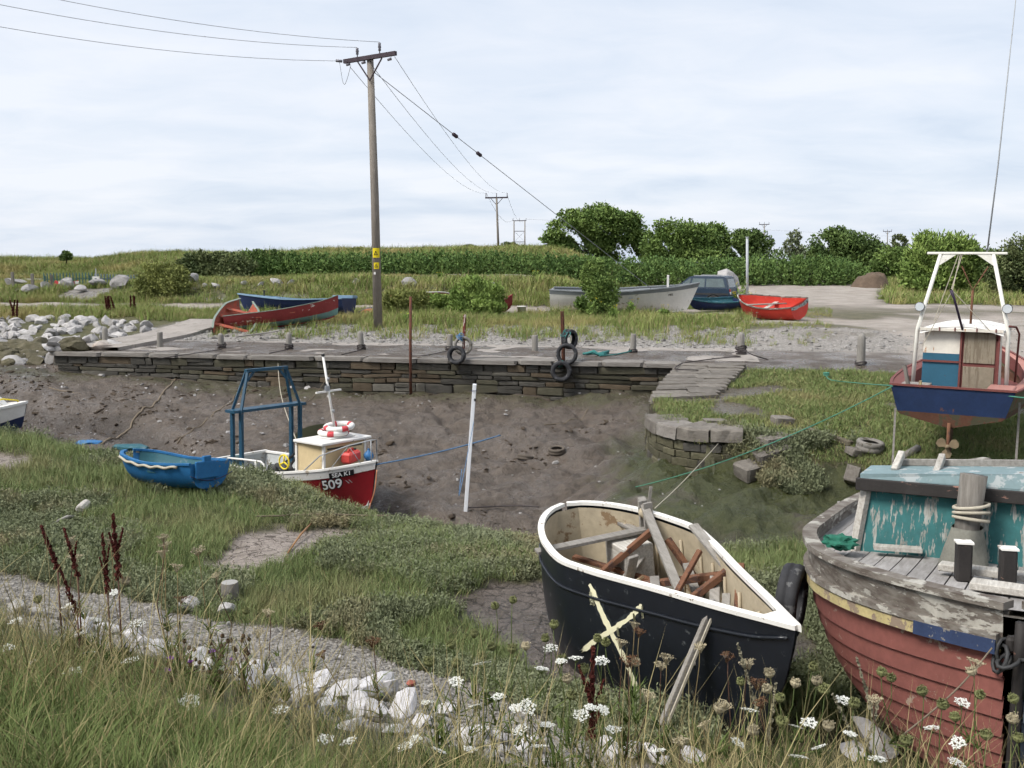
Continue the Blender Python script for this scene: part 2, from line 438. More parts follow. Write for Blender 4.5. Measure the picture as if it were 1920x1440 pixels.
def ground_material():
    t = MT('ground_surface'); co = t.tc.outputs['Object']
    nA = t.N.new('ShaderNodeTexNoise'); nA.inputs['Scale'].default_value = 6.5; nA.inputs['Detail'].default_value = 5; nA.inputs['Roughness'].default_value = .66
    t.L.new(co, nA.inputs['Vector']); n2 = nA.outputs[0]
    n1 = t.noise(1.0, 3, .6)
    stk = t.noise(1.7, 4, .62, t.coord((.55, 2.4, 1), src=t.coord((1, 1, 1), src=co)), .6)
    mud = t.mix(t.ramp(t.math('ADD', t.math('MULTIPLY', n2, .6), t.math('MULTIPLY', stk, .4)), .32, .66), (.034, .0265, .020), (.128, .101, .079))
    mud = t.mix(t.ramp(n1, .42, .62), mud, t.mix(.4, mud, (.142, .116, .095)))
    alg = t.mix(t.ramp(n2, .3, .7), (.026, .032, .010), (.062, .066, .024))
    al = t.attr('zb', 0)
    alm = t.ramp(t.math('ADD', al, t.math('MULTIPLY', t.math('SUBTRACT', n2, .5), .9)), .3, .75)
    col = t.mix(alm, mud, alg)
    cv = t.N.new('ShaderNodeVectorMath'); cv.operation = 'ADD'; t.L.new(co, cv.inputs[0])
    ws = t.N.new('ShaderNodeVectorMath'); ws.operation = 'SCALE'; ws.inputs['Scale'].default_value = .2; t.L.new(nA.outputs['Color'], ws.inputs[0]); t.L.new(ws.outputs[0], cv.inputs[1])
    flat = t.coord((1, 1, .01), src=cv.outputs[0])
    cr = t.voro(5.5, 'DISTANCE_TO_EDGE', flat); crm = t.ramp(cr, .012, .06, 1, 0)
    dry = t.mix(t.ramp(n2, .3, .7), (.20, .168, .142), (.33, .285, .25)); dry = t.mix(crm, dry, (.085, .068, .056))
    col = t.mix(t.attr('za', 2), col, dry)
    mp = t.mix(t.ramp(n2, .3, .7), (.080, .064, .053), (.145, .12, .103)); mp = t.mix(crm, mp, (.035, .028, .023))
    col = t.mix(t.attr('zb', 1), col, mp)
    soil = t.mix(t.ramp(n2, .3, .7), (.045, .048, .020), (.098, .095, .042))
    soil = t.mix(t.ramp(n1, .45, .6), soil, t.mix(.4, soil, (.115, .10, .045)))
    col = t.mix(t.attr('za', 0), col, soil)
    gvn = t.N.new('ShaderNodeTexVoronoi'); gvn.inputs['Scale'].default_value = 20; t.L.new(co, gvn.inputs['Vector'])
    gs = t.N.new('ShaderNodeSeparateColor'); t.L.new(gvn.outputs['Color'], gs.inputs[0]); gd = gvn.outputs['Distance']
    gcol = t.mix(gs.outputs[0], (.17, .155, .138), (.42, .395, .365)); gcol = t.mix(t.ramp(gd, .35, .75), gcol, t.mix(.5, gcol, (.07, .06, .05)))
    col = t.mix(t.attr('za', 1), col, gcol)
    tr = t.mix(t.ramp(n1, .35, .65), (.27, .235, .20), (.39, .345, .30)); tr = t.mix(t.math('MULTIPLY', gs.outputs[1], .4), tr, (.24, .215, .195))
    col = t.mix(t.attr('zb', 2), col, tr)
    stc = t.mix(n2, (.08, .068, .055), (.32, .29, .26))
    col = t.mix(t.attr('zc', 0), col, stc)
    dryness = t.math('ADD', t.math('ADD', t.attr('za', 0), t.attr('za', 1)), t.math('ADD', t.attr('za', 2), t.attr('zb', 2)))
    t.bump(t.noise(13, 5, .7), .9, .065)
    wet = t.ramp(n1, .40, .60, .68, .26); gu = t.ramp(t.math('ADD', t.attr('zc', 1), t.math('MULTIPLY', t.math('SUBTRACT', n2, .5), .8)), .35, .75); wet = t.math('SUBTRACT', wet, t.math('MULTIPLY', gu, .16)); col = t.mix(t.math('MULTIPLY', gu, .6), col, (.046, .037, .030))
    ro = t.math('MAXIMUM', wet, t.math('MULTIPLY', t.math('MINIMUM', dryness, 1.), .95))
    return t.fin(col, ro, .36)


def build_ground():
    th = np.concatenate([np.linspace(-180, -42, 47)[:-1], np.linspace(-42, 42, 620), np.linspace(42, 180, 47)[1:-1]])
    th = np.radians(th)
    r = np.concatenate([[.02, .6, 1.2], np.geomspace(1.8, 8, 110), np.geomspace(8, 34, 330)[1:], np.geomspace(34, 110, 110)[1:], np.geomspace(110, 4000, 36)[1:]])
    TH, R = np.meshgrid(th, r); X = R * np.sin(TH); Y = R * np.cos(TH)
    z, k = land_heights(X, Y)
    Zn = zones(X, Y, k)
    # the cut vertical faces are closed by the quay walls: keep the bed right up to them
    nr, nt = X.shape
    V = np.stack([X, Y, z], -1).reshape(-1, 3)
    i = np.arange(nr - 1)[:, None] * nt; j = np.arange(nt)[None, :]; j2 = (j + 1) % nt
    Fq = np.stack([i + j, i + j2, i + nt + j2, i + nt + j], -1).reshape(-1, 4)[:, ::-1]
    me = mesh_np('ground', V, Fq, ground_material(), True)
    def att(nm, a, b, c):
        A = me.color_attributes.new(nm, 'FLOAT_COLOR', 'POINT')
        C = np.stack([a, b, c, np.ones_like(a)], -1).reshape(-1).astype(np.float32); A.data.foreach_set('color', C)
    att('za', Zn['grass'], Zn['gravel'], Zn['dry']); att('zb', Zn['algae'], Zn['mudp'], Zn['track']); att('zc', Zn['stone'], k['gully'] * (1 - Zn['grass']) * (k['fn'] < .3) * (k['fs'] < .3), Zn['bare'])
    return tag(link('ground', me), 'tidal mud creek with salt marsh banks shingle and gravel yard', None, None, 'structure')


build_ground()
# ------------------------------------------------------------------ plant matter: materials
def leafmat(name, c1, c2, c3=None, rough=.75, patch=1.2):
    """colour varies from plant to plant and in patches over the ground"""
    t = MT(name)
    n = t.noise(patch, 3, .6, t.locn()); r = t.rand()
    v = t.math('ADD', t.math('MULTIPLY', t.ramp(n, .3, .7), .6), t.math('MULTIPLY', r, .4))
    col = t.mix(v, c1, c2)
    if c3 is not None: col = t.mix(t.ramp(t.noise(patch * .6, 3, .6, t.coord((1, 1, 1), src=t.locn())), .52, .66, 0, .8), col, c3)
    t.fin(col, rough, .15)
    return t.m


def tintmat(name, c1, c2, rough=.75, sc=.5):
    """foliage of one tree or hedge: leaf-to-leaf tint from the mesh attribute plus broad noise"""
    t = MT(name); tv = t.attr('tint', 0); n = t.noise(sc, 3, .6)
    v = t.math('ADD', t.math('MULTIPLY', tv, .6), t.math('MULTIPLY', t.ramp(n, .3, .7), .4))
    t.fin(t.mix(v, c1, c2), rough, .2); return t.m


M_MARSH = leafmat('marsh_plant_leaf', (0.134, 0.156, 0.084), (0.228, 0.246, 0.143), (0.256, 0.211, 0.122), patch=.9)
M_MARSHG = leafmat('marsh_grass_blade', (0.120, 0.168, 0.059), (0.226, 0.262, 0.110), (0.262, 0.244, 0.122), patch=.8)
M_LAWN = leafmat('lawn_blade', (0.119, 0.165, 0.053), (0.225, 0.263, 0.100), (0.300, 0.256, 0.125), patch=.9)
M_ROUGH = leafmat('rough_grass_blade', (0.122, 0.187, 0.045), (0.255, 0.296, 0.086), (0.387, 0.317, 0.132), patch=.35)
M_DRYG = leafmat('dry_grass_blade', (0.220, 0.182, 0.083), (0.374, 0.319, 0.165), None)
M_FOREG = leafmat('foreground_grass_blade', (.068, .100, .026), (.145, .178, .060), (.20, .185, .085), patch=1.5)
PROTO = {}


def proto_coll(name, meshes):
    c = bpy.data.collections.new('source_' + name)          # never linked to the scene: only its instances show
    for i, me in enumerate(meshes):
        o = bpy.data.objects.new('%s_%02d' % (name, i), me); c.objects.link(o)
    PROTO[name] = (c, len(meshes)); return c


def blades(n, rad, h, w, lean, rng, mats, dryfrac=0., seg=2, hv=.4):
    V = []; Fc = []; mi = []
    for k in range(n):
        a = rng.uniform(0, 6.283); r0 = rad * math.sqrt(rng.random()); b = rng.uniform(0, 6.283)
        hh = h * (1 - hv + 2 * hv * rng.random()); ww = w * rng.uniform(.6, 1.2); le = lean * rng.uniform(.2, 1.3) * hh
        base = np.array([r0 * math.cos(a), r0 * math.sin(a), -.02]); d = np.array([math.cos(b), math.sin(b), 0]); sd_ = np.array([-d[1], d[0], 0])
        i0 = len(V)
        for s in range(seg):
            u = s / seg; p = base + d * le * u**1.8 + np.array([0, 0, hh * u]); V += [p - sd_ * ww * (1 - u * .55) / 2, p + sd_ * ww * (1 - u * .55) / 2]
        V.append(base + d * le + np.array([0, 0, hh * (1 - .1 * rng.random())]))
        for s in range(seg - 1): Fc.append((i0 + 2 * s, i0 + 2 * s + 1, i0 + 2 * s + 3, i0 + 2 * s + 2)); mi.append(k < n * dryfrac)
        Fc.append((i0 + 2 * seg - 2, i0 + 2 * seg - 1, i0 + 2 * seg)); mi.append(k < n * dryfrac)
    me = bpy.data.meshes.new('blades'); me.from_pydata([tuple(p) for p in V], [], Fc)
    for m in mats: me.materials.append(m)
    if dryfrac: me.polygons.foreach_set('material_index', np.array(mi, np.int32))
    me.update(); return me


def sprig(nstem, leaves, rad, h, ls, rng, mat):
    """low bushy herb: short stems carrying small oblong leaves"""
    V = []; Fc = []
    for k in range(nstem):
        a = rng.uniform(0, 6.283); r0 = rad * .5 * math.sqrt(rng.random()); tip = np.array([math.cos(a), math.sin(a), 0]) * (rad * rng.uniform(.3, 1.)) + np.array([0, 0, h * rng.uniform(.55, 1.1)])
        b0 = np.array([math.cos(a) * r0 * .5, math.sin(a) * r0 * .5, -.02])
        for j in range(leaves):
            u = rng.uniform(.25, 1.); p = b0 + (tip - b0) * u + rng.normal(size=3) * rad * .10
            d = nrm(rng.normal(size=3) + np.array([math.cos(a) * .6, math.sin(a) * .6, .7])); s = nrm(np.cross(d, rng.normal(size=3))); L = ls * rng.uniform(.7, 1.4)
            i0 = len(V); V += [p, p + d * L * .5 + s * L * .2, p + d * L, p + d * L * .5 - s * L * .2]; Fc.append((i0, i0 + 1, i0 + 2, i0 + 3))
    me = bpy.data.meshes.new('sprig'); me.from_pydata([tuple(p) for p in V], [], Fc); me.materials.append(mat); me.update(); return me


def scatter(name, X, Y, Z, scl, proto, label, tilt=.15, cat=None, kind='stuff', seed=1, rots=None):
    rng = np.random.default_rng(seed); n = len(X)
    coll, k = PROTO[proto]
    me = bpy.data.meshes.new(name); me.vertices.add(n); me.vertices.foreach_set('co', np.stack([X, Y, Z], -1).astype(np.float32).ravel())
    rot = np.stack([rng.normal(size=n) * tilt, rng.normal(size=n) * tilt, rng.uniform(0, 6.283, n)], -1) if rots is None else rots
    a = me.attributes.new('rot', 'FLOAT_VECTOR', 'POINT'); a.data.foreach_set('vector', rot.astype(np.float32).ravel())
    a = me.attributes.new('scl', 'FLOAT_VECTOR', 'POINT'); s3 = scl if scl.ndim == 2 else np.repeat(scl[:, None], 3, 1); a.data.foreach_set('vector', s3.astype(np.float32).ravel())
    a = me.attributes.new('pick', 'INT', 'POINT'); a.data.foreach_set('value', rng.integers(0, k, n).astype(np.int32))
    me.update(); o = link(name, me)
    ng = bpy.data.node_groups.new('scatter_' + name, 'GeometryNodeTree')
    ng.interface.new_socket('Geometry', in_out='INPUT', socket_type='NodeSocketGeometry'); ng.interface.new_socket('Geometry', in_out='OUTPUT', socket_type='NodeSocketGeometry')
    N = ng.nodes; L = ng.links
    gi = N.new('NodeGroupInput'); go = N.new('NodeGroupOutput'); ip = N.new('GeometryNodeInstanceOnPoints'); ci = N.new('GeometryNodeCollectionInfo')
    ci.inputs['Collection'].default_value = coll; ci.inputs['Separate Children'].default_value = True; ci.inputs['Reset Children'].default_value = True
    def na(nm, ty):
        q = N.new('GeometryNodeInputNamedAttribute'); q.data_type = ty; q.inputs['Name'].default_value = nm; return q.outputs['Attribute']
    L.new(gi.outputs[0], ip.inputs['Points']); L.new(ci.outputs[0], ip.inputs['Instance']); ip.inputs['Pick Instance'].default_value = True
    L.new(na('pick', 'INT'), ip.inputs['Instance Index'])
    er = N.new('FunctionNodeEulerToRotation'); L.new(na('rot', 'FLOAT_VECTOR'), er.inputs[0]); L.new(er.outputs[0], ip.inputs['Rotation'])
    L.new(na('scl', 'FLOAT_VECTOR'), ip.inputs['Scale']); L.new(ip.outputs[0], go.inputs[0])
    md = o.modifiers.new('scatter', 'NODES'); md.node_group = ng
    return tag(o, label, cat, None, kind)


def sample(n, x0, x1, y0, y1, rng): return rng.uniform(x0, x1, n), rng.uniform(y0, y1, n)


def sample_fan(n, px0, px1, D0, D1, rng, p=1.0):
    """points spread over a wedge seen by the camera, uniform per area if p=1"""
    D = np.sqrt(rng.uniform(D0**2, D1**2, n)) if p == 1 else D0 * (D1 / D0) ** rng.random(n)
    az = rng.uniform((px0 - 960) / F_PX, (px1 - 960) / F_PX, n); return az * D, D


def build_cover():
    rng = np.random.default_rng(11)
    proto_coll('marsh_sprig', [sprig(9, 11, .11, .13, .030, rng, M_MARSH) for _ in range(5)])
    proto_coll('marsh_grass', [blades(26, .12, .17, .007, .5, rng, [M_MARSHG, M_DRYG], .06) for _ in range(4)])
    proto_coll('lawn_tuft', [blades(26, .16, .075, .010, .8, rng, [M_LAWN, M_DRYG], .08) for _ in range(4)])
    proto_coll('rough_tuft', [blades(24, .22, .30, .016, .6, rng, [M_ROUGH, M_DRYG], .25) for _ in range(4)])
    proto_coll('bank_tuft', [blades(22, .45, .60, .045, .7, rng, [M_ROUGH, M_DRYG], .2) for _ in range(4)])
    proto_coll('fore_tuft', [blades(34, .10, .34, .0065, .75, rng, [M_FOREG, M_DRYG], .14, seg=3) for _ in range(5)])
    proto_coll('straw_stem', [blades(5, .07, .62, .0045, .45, rng, [M_DRYG], 0, seg=3, hv=.3) for _ in range(4)])
    def keep(X, Y, extra=None):
        z, k = land_heights(X, Y); Z = zones(X, Y, k); return z, k, Z
    # salt marsh herbs
    X, Y = sample_fan(54000, -560, 2330, 7.5, 26, rng, 2); z, k, Zn = keep(X, Y)
    pch = fbm(X, Y, 2.5, 3, 301) - .35 * sstep(-3, -7, X) * sstep(13, 16, Y)
    m = (Zn['grass'] > .7) & (k['fs'] > .5) & (k['d'] < .35) & (rng.random(len(X)) < .95) & (pch > -.26)
    X1, Y1, z1 = X[m], Y[m], z[m]; hum = 1 + 1.1 * fbm(X1, Y1, 1.3, 2, 333)
    sc = rng.uniform(.6, 1.25, len(X1)) * np.interp(Y1, [8, 14, 22], [.85, 1.1, 1.5]); scl = np.stack([sc, sc, sc * np.clip(hum, .55, 1.6)], -1)
    scatter('saltmarsh_plants', X1, Y1, z1, scl, 'marsh_sprig', 'low grey green saltmarsh herbs carpeting the near bank', .2)
    # greener marsh grass
    X, Y = sample_fan(35000, -560, 2330, 8, 26, rng, 2); z, k, Zn = keep(X, Y); pch = fbm(X, Y, 2.5, 3, 301) - .35 * sstep(-3, -7, X) * sstep(13, 16, Y)
    m = (Zn['grass'] > .5) & (k['fs'] > .5) & (k['d'] < .4) & ((pch < -.06) | (rng.random(len(X)) < .08))
    X1, Y1, z1 = X[m], Y[m], z[m]
    scatter('marsh_grass', X1, Y1, z1, rng.uniform(.6, 1.2, len(X1)) * np.interp(Y1, [8, 14, 22], [.8, 1., 1.35]), 'marsh_grass', 'bright green marsh grass among the saltmarsh herbs', .25, seed=2)
    # lawn on the right
    X, Y = sample_fan(26000, 1190, 2330, 14.5, 28.5, rng); z, k, Zn = keep(X, Y)
    m = (Zn['grass'] > .5) & (k['fn'] > .6) & (k['q'] < 1.5) & (rng.random(len(X)) < .9)
    m &= ~((sdpoly(X, Y, [(4.5, 27.4), (3.0, 23.), (4.6, 23.3), (6.4, 26.6)]) > -.05))
    X1, Y1, z1 = X[m], Y[m], z[m]
    scatter('lawn_grass', X1, Y1, z1, rng.uniform(.7, 1.5, len(X1)), 'lawn_tuft', 'short green turf on the right bank above the creek', .25, seed=3)
    # herbs spilling over the right bank
    X, Y = sample_fan(7000, 1290, 1700, 17, 21.5, rng); z, k, Zn = keep(X, Y)
    m = (k['dn'] > -.25) & (k['dn'] < 1.5) & ((fbm(X, Y, 1.2, 2, 401) > -.02)) & (X > 3.85) & (k['dn'] < .95)
    X1, Y1, z1 = X[m], Y[m], z[m]; sc = rng.uniform(.9, 1.7, len(X1))
    scatter('bank_herbs', X1, Y1, z1, np.stack([sc, sc, sc * rng.uniform(1, 1.8, len(X1))], -1), 'marsh_sprig', 'bushy grey green herbs tumbling over the right creek bank', .3, seed=4)
    # rough grass beyond the quay
    X, Y = sample_fan(34000, -260, 1560, 30, 56, rng); z, k, Zn = keep(X, Y)
    m = (((Zn['grass'] > .5) & (k['q'] > 3.9)) | ((Zn['gravel'] > .5) & (rng.random(len(X)) < .22) & (k['q'] > 5))) & (k['fn'] > .7) & (k['q'] < 22) & ~((k['u'] < 2.5) & (k['q'] < 9.5 + 2 * fbm(X, Y, 2, 2, 67)))
    m &= (rng.random(len(X)) < np.where((k['q'] < 4.6), .3, .9)) & ~((k['az'] > .22) & (rng.random(len(X)) < .6))
    X1, Y1, z1 = X[m], Y[m], z[m]; sc = rng.uniform(.6, 1.3, len(X1)) * np.where(k['az'][m] > .24, .45, 1) * np.where(k['q'][m] < 5.2, .35, 1) * (1 + .8 * fbm(X1, Y1, 2.5, 3, 411))
    scatter('rough_grass', X1, Y1, z1, np.clip(sc, .2, 2), 'rough_tuft', 'rough green and straw coloured grass behind the quay', .2, seed=5)
    # banks further off
    X, Y = sample_fan(34000, -260, 1300, 47, 100, rng); z, k, Zn = keep(X, Y)
    m = (Zn['grass'] > .5) & (k['q'] > 20) & (k['az'] < .14)
    X1, Y1, z1 = X[m], Y[m], z[m]
    scatter('bank_grass', X1, Y1, z1, rng.uniform(.5, 1.15, len(X1)) * (1 + .7 * fbm(X1, Y1, 5, 2, 421)) * np.interp(k['q'][m], [20, 24, 26.5, 29, 40, 44], [.5, .75, .6, .25, .3, .75]), 'bank_tuft', 'long grass and weeds on the far banks', .2, seed=6)
    X, Y = sample_fan(5000, 1380, 2050, 50, 82, rng); z, k, Zn = keep(X, Y)
    m = (k['q'] > 23) & ((Zn['track'] < .3) | (k['q'] > 55) ) 
    X1, Y1, z1 = X[m], Y[m], z[m]
    scatter('verge_grass', X1, Y1, z1, rng.uniform(.4, .9, len(X1)), 'bank_tuft', 'green verge at the foot of the right hand hedges', .2, seed=7)
    # grass and straw at our feet
    X, Y = sample_fan(27000, -1000, 2600, 2.0, 8.5, rng, 2); z, k, Zn = keep(X, Y); jit = fbm(X, Y, .8, 3, 431)
    dens = np.clip(sstep(5.0, 7.0, k['d'] - .36 * X + 1.6 * jit), .0, .24)
    dens = np.maximum(dens, .03 * (k['d'] > 1.6)); dens = np.maximum(dens, .12 * sstep(3.7, 4.4, k['d'])); m = (k['d'] > .5) & (rng.random(len(X)) < dens)
    X1, Y1, z1 = X[m], Y[m], z[m]
    scatter('foreground_grass', X1, Y1, z1, rng.uniform(.25, .75, len(X1)) * np.interp(X1, [-2, 0, 2], [.9, .7, .8]), 'fore_tuft', 'long green grass at the bottom of the gravel bank', .25, seed=8)
    X, Y = sample_fan(1300, -900, 2500, 3.2, 7.3, rng, 2); z, k, Zn = keep(X, Y)
    m = (k['d'] > 1.3) & (rng.random(len(X)) < np.clip(sstep(2.6, 4.8, k['d'] - .2 * X), .03, .8))
    Xe, Ye = sample_fan(230, 1120, 2100, 4.0, 5.9, rng); ze = land_heights(Xe, Ye)[0]
    X1, Y1, z1 = np.concatenate([X[m], Xe]), np.concatenate([Y[m], Ye]), np.concatenate([z[m], ze])
    scatter('straw_stems', X1, Y1, z1, rng.uniform(.5, 1.15, len(X1)), 'straw_stem', 'dry straw coloured grass stems over the gravel bank', .3, seed=9)


def rock_mesh(rng, sub, cuts, mat, squash=(1, 1, .75), rough=.06, smooth=False, lo=.45, hi=.85):
    bm = bmesh.new(); bmesh.ops.create_icosphere(bm, subdivisions=sub, radius=1)
    V = np.array([q.co for q in bm.verts])
    for _ in range(cuts):
        d = nrm(rng.normal(size=3)); c = rng.uniform(lo, hi); t = V @ d; V = V - np.outer(np.maximum(0, t - c), d) * .95
    V = V * np.array(squash) * (1 + rng.normal(size=(len(V), 1)) * rough)
    for q, p in zip(bm.verts, V): q.co = p
    me = bpy.data.meshes.new('rock'); bm.to_mesh(me); bm.free(); me.materials.append(mat)
    if smooth: me.polygons.foreach_set('use_smooth', np.ones(len(me.polygons), bool))
    return me


def rockmat(name, c1, c2, rnd=.35, sc=3.):
    t = MT(name); n = t.noise(sc, 5, .65); m = t.noise(sc * 7, 3, .6)
    col = t.mix(t.ramp(n, .3, .7), c1, c2); col = t.mix(t.ramp(m, .58, .72, 0, .45), col, sc3(c1, .5))
    col = t.mix(1., col, t.mix(t.rand(), sc3((1, 1, 1), 1 - rnd), (1, 1, 1)), 'MULTIPLY')
    t.bump(m, .5, .02); return t.fin(col, .9, .25)


M_LIME = rockmat('limestone', (.30, .285, .27), (.54, .515, .50), .4)
M_PEB = rockmat('pebble_stone', (.24, .22, .195), (.48, .45, .41), .5, 6)
M_BROWNROCK = rockmat('weedy_boulder', (.075, .068, .035), (.16, .14, .095), .3)
M_SHING = rockmat('shingle_strip_stone', (.22, .205, .19), (.42, .40, .375), .45)
M_PINKROCK = rockmat('warm_stone', (.40, .33, .28), (.55, .48, .43), .2)


def build_pebbles():
    rng = np.random.default_rng(21)
    proto_coll('pebble', [rock_mesh(rng, 1, 5, M_PEB, (1, rng.uniform(.6, .9), rng.uniform(.45, .65)), .05) for _ in range(8)])
    proto_coll('mudstone', [rock_mesh(rng, 1, 5, M_LIME, (1, rng.uniform(.6, .9), rng.uniform(.35, .6)), .05) for _ in range(5)])
    proto_coll('strip_stone', [rock_mesh(rng, 1, 5, M_SHING, (1, rng.uniform(.6, .9), rng.uniform(.35, .6)), .05) for _ in range(5)])
    X, Y = sample_fan(52000, -700, 1900, 4.0, 13, rng, 2); z, k = land_heights(X, Y); Zn = zones(X, Y, k)
    m = (Zn['gravel'] > .4) & (k['d'] > -.1); X, Y, z = X[m], Y[m], z[m]
    s = np.clip(.016 * np.exp(rng.normal(size=len(X)) * .35), .008, .05)
    scatter('shingle', X, Y, z + s * .15, s * np.interp(Y, [4, 11], [1, 1.25]), 'pebble', 'grey brown shingle on the near bank', .4, seed=31)
    X, Y = sample_fan(21000, 330, 1980, 27, 43, rng); z, k = land_heights(X, Y); Zn = zones(X, Y, k)
    m = (Zn['gravel'] > .35) & (k['q'] > 3) & (rng.random(len(X)) < np.interp(k['az'], [.2, .27, .5], [.75, .3, .12]) * np.clip(.75 + 1.3 * fbm(X, Y, 2.2, 3, 611), .15, 1)); X, Y, z = X[m], Y[m], z[m]
    s = np.clip(.05 * np.exp(rng.normal(size=len(X)) * .45), .025, .2)
    scatter('shingle_strip', X, Y, z + s * .1, s, 'strip_stone', 'pale loose stones strewn behind the quay', .4, seed=32)
    X, Y = sample_fan(2600, -60, 1620, 16, 31, rng); z, k = land_heights(X, Y)
    m = (k['fn'] < .2) & (k['fs'] < .2) & (rng.random(len(X)) < np.where(k['u'] < 12, np.where(k['q'] > -6, .55, .15), .10)); X, Y, z = X[m], Y[m], z[m]
    s = np.clip(.032 * np.exp(rng.normal(size=len(X)) * .5), .015, .14)
    scatter('mud_stones', X, Y, z + s * .1, s, 'mudstone', 'small pale stones scattered over the creek mud', .4, seed=33)

    X, Y = sample_fan(2600, 150, 1300, 5.0, 9.0, rng, 2); z, k = land_heights(X, Y)
    m = (np.abs(k['d'] - 2.1 - .9 * fbm(X, Y, 1.5, 2, 911)) < .75) & (rng.random(len(X)) < .7); X, Y, z = X[m], Y[m], z[m]; s = np.clip(.022 * np.exp(rng.normal(size=len(X)) * .5), .01, .07)
    scatter('limestone_chips', X, Y, z + s * .2, s, 'mudstone', 'white limestone chips strewn among the larger lumps', .5, seed=35)
    # clods of mud: the creek sides are trodden and slumped
    M_CLOD = rockmat('mud_clod', (.034, .025, .017), (.105, .078, .055), .3, 8)
    proto_coll('clod', [rock_mesh(rng, 1, 3, M_CLOD, (1, rng.uniform(.5, .8), rng.uniform(.3, .5)), .12, False) for _ in range(6)])
    X, Y = sample_fan(9000, -60, 1640, 15.5, 31, rng); z, k = land_heights(X, Y); nz = fbm(X * .8 + Y * .5, Y - X * .4, 1.5, 3, 811)
    m = (k['fn'] < .2) & (k['fs'] < .2) & (nz > np.where(X < -3, .04, .2)); X, Y, z = X[m], Y[m], z[m]
    s = np.clip(.036 * np.exp(rng.normal(size=len(X)) * .55), .015, .13)
    scatter('mud_clods', X, Y, z - s * .05, np.stack([s * 1.3, s, s], -1), 'clod', 'slumped dark clods of mud on the creek sides', .15, seed=34)


build_cover(); build_pebbles()
# ------------------------------------------------------------------ quay, ramp, bastion
M_MORTAR = paint('lime_mortar', (.155, .140, .112), .95, .35, 4, bump=.5)
def stonemat(name, c1, c2, rnd=.45):
    t = MT(name); n = t.noise(3.5, 5, .65, t.coord((1, 1, 1), src=t.tc.outputs['Object'])); m = t.noise(14, 4, .6, t.coord((.5, 1, 2.5)))
    oi = t.rand()
    col = t.mix(t.ramp(n, .3, .7), c1, c2); col = t.mix(t.ramp(m, .5, .7, 0, .5), col, sc3(c1, .6))
    col = t.mix(1., col, t.mix(oi, sc3((1, 1, 1), 1 - rnd), (1, 1, 1)), 'MULTIPLY'); t.bump(m, .6, .02); return t.fin(col, .88, .25)
M_ST = [stonemat('slate_grey_stone', (.062, .058, .050), (.125, .115, .098)), stonemat('brown_gritstone', (.095, .072, .047), (.17, .130, .088)),
        stonemat('olive_stone', (.070, .066, .044), (.135, .122, .085)), stonemat('pale_stone', (.12, .11, .09), (.20, .185, .155))]
M_COPE = stonemat('coping_stone', (.17, .152, .135), (.27, .25, .225), .2)
M_CONC = paint('quay_concrete', (.285, .255, .228), .92, .28, 1.3, wear=(.19, .172, .145), wear_amt=.15, wsc=2.5, bump=.35)
M_MOSSY = stonemat('mossy_stone', (.085, .080, .042), (.17, .155, .105))
M_RAMP = stonemat('ramp_slab', (.13, .115, .098), (.25, .225, .195), .35)


def stone_variants(n, mat, rng):
    out = []
    for i in range(n):
        bm = bmesh.new(); bmesh.ops.create_cube(bm, size=1)
        bmesh.ops.bevel(bm, geom=list(bm.edges), offset=.07, segments=1, affect='EDGES', profile=.5)
        for v in bm.verts: v.co += Vector(rng.normal(size=3) * .022)
        me = bpy.data.meshes.new('stone'); bm.to_mesh(me); bm.free(); me.materials.append(mat); out.append(me)
    return out


def Rz3(h): return np.array([[math.cos(h), -math.sin(h), 0], [math.sin(h), math.cos(h), 0], [0, 0, 1]])


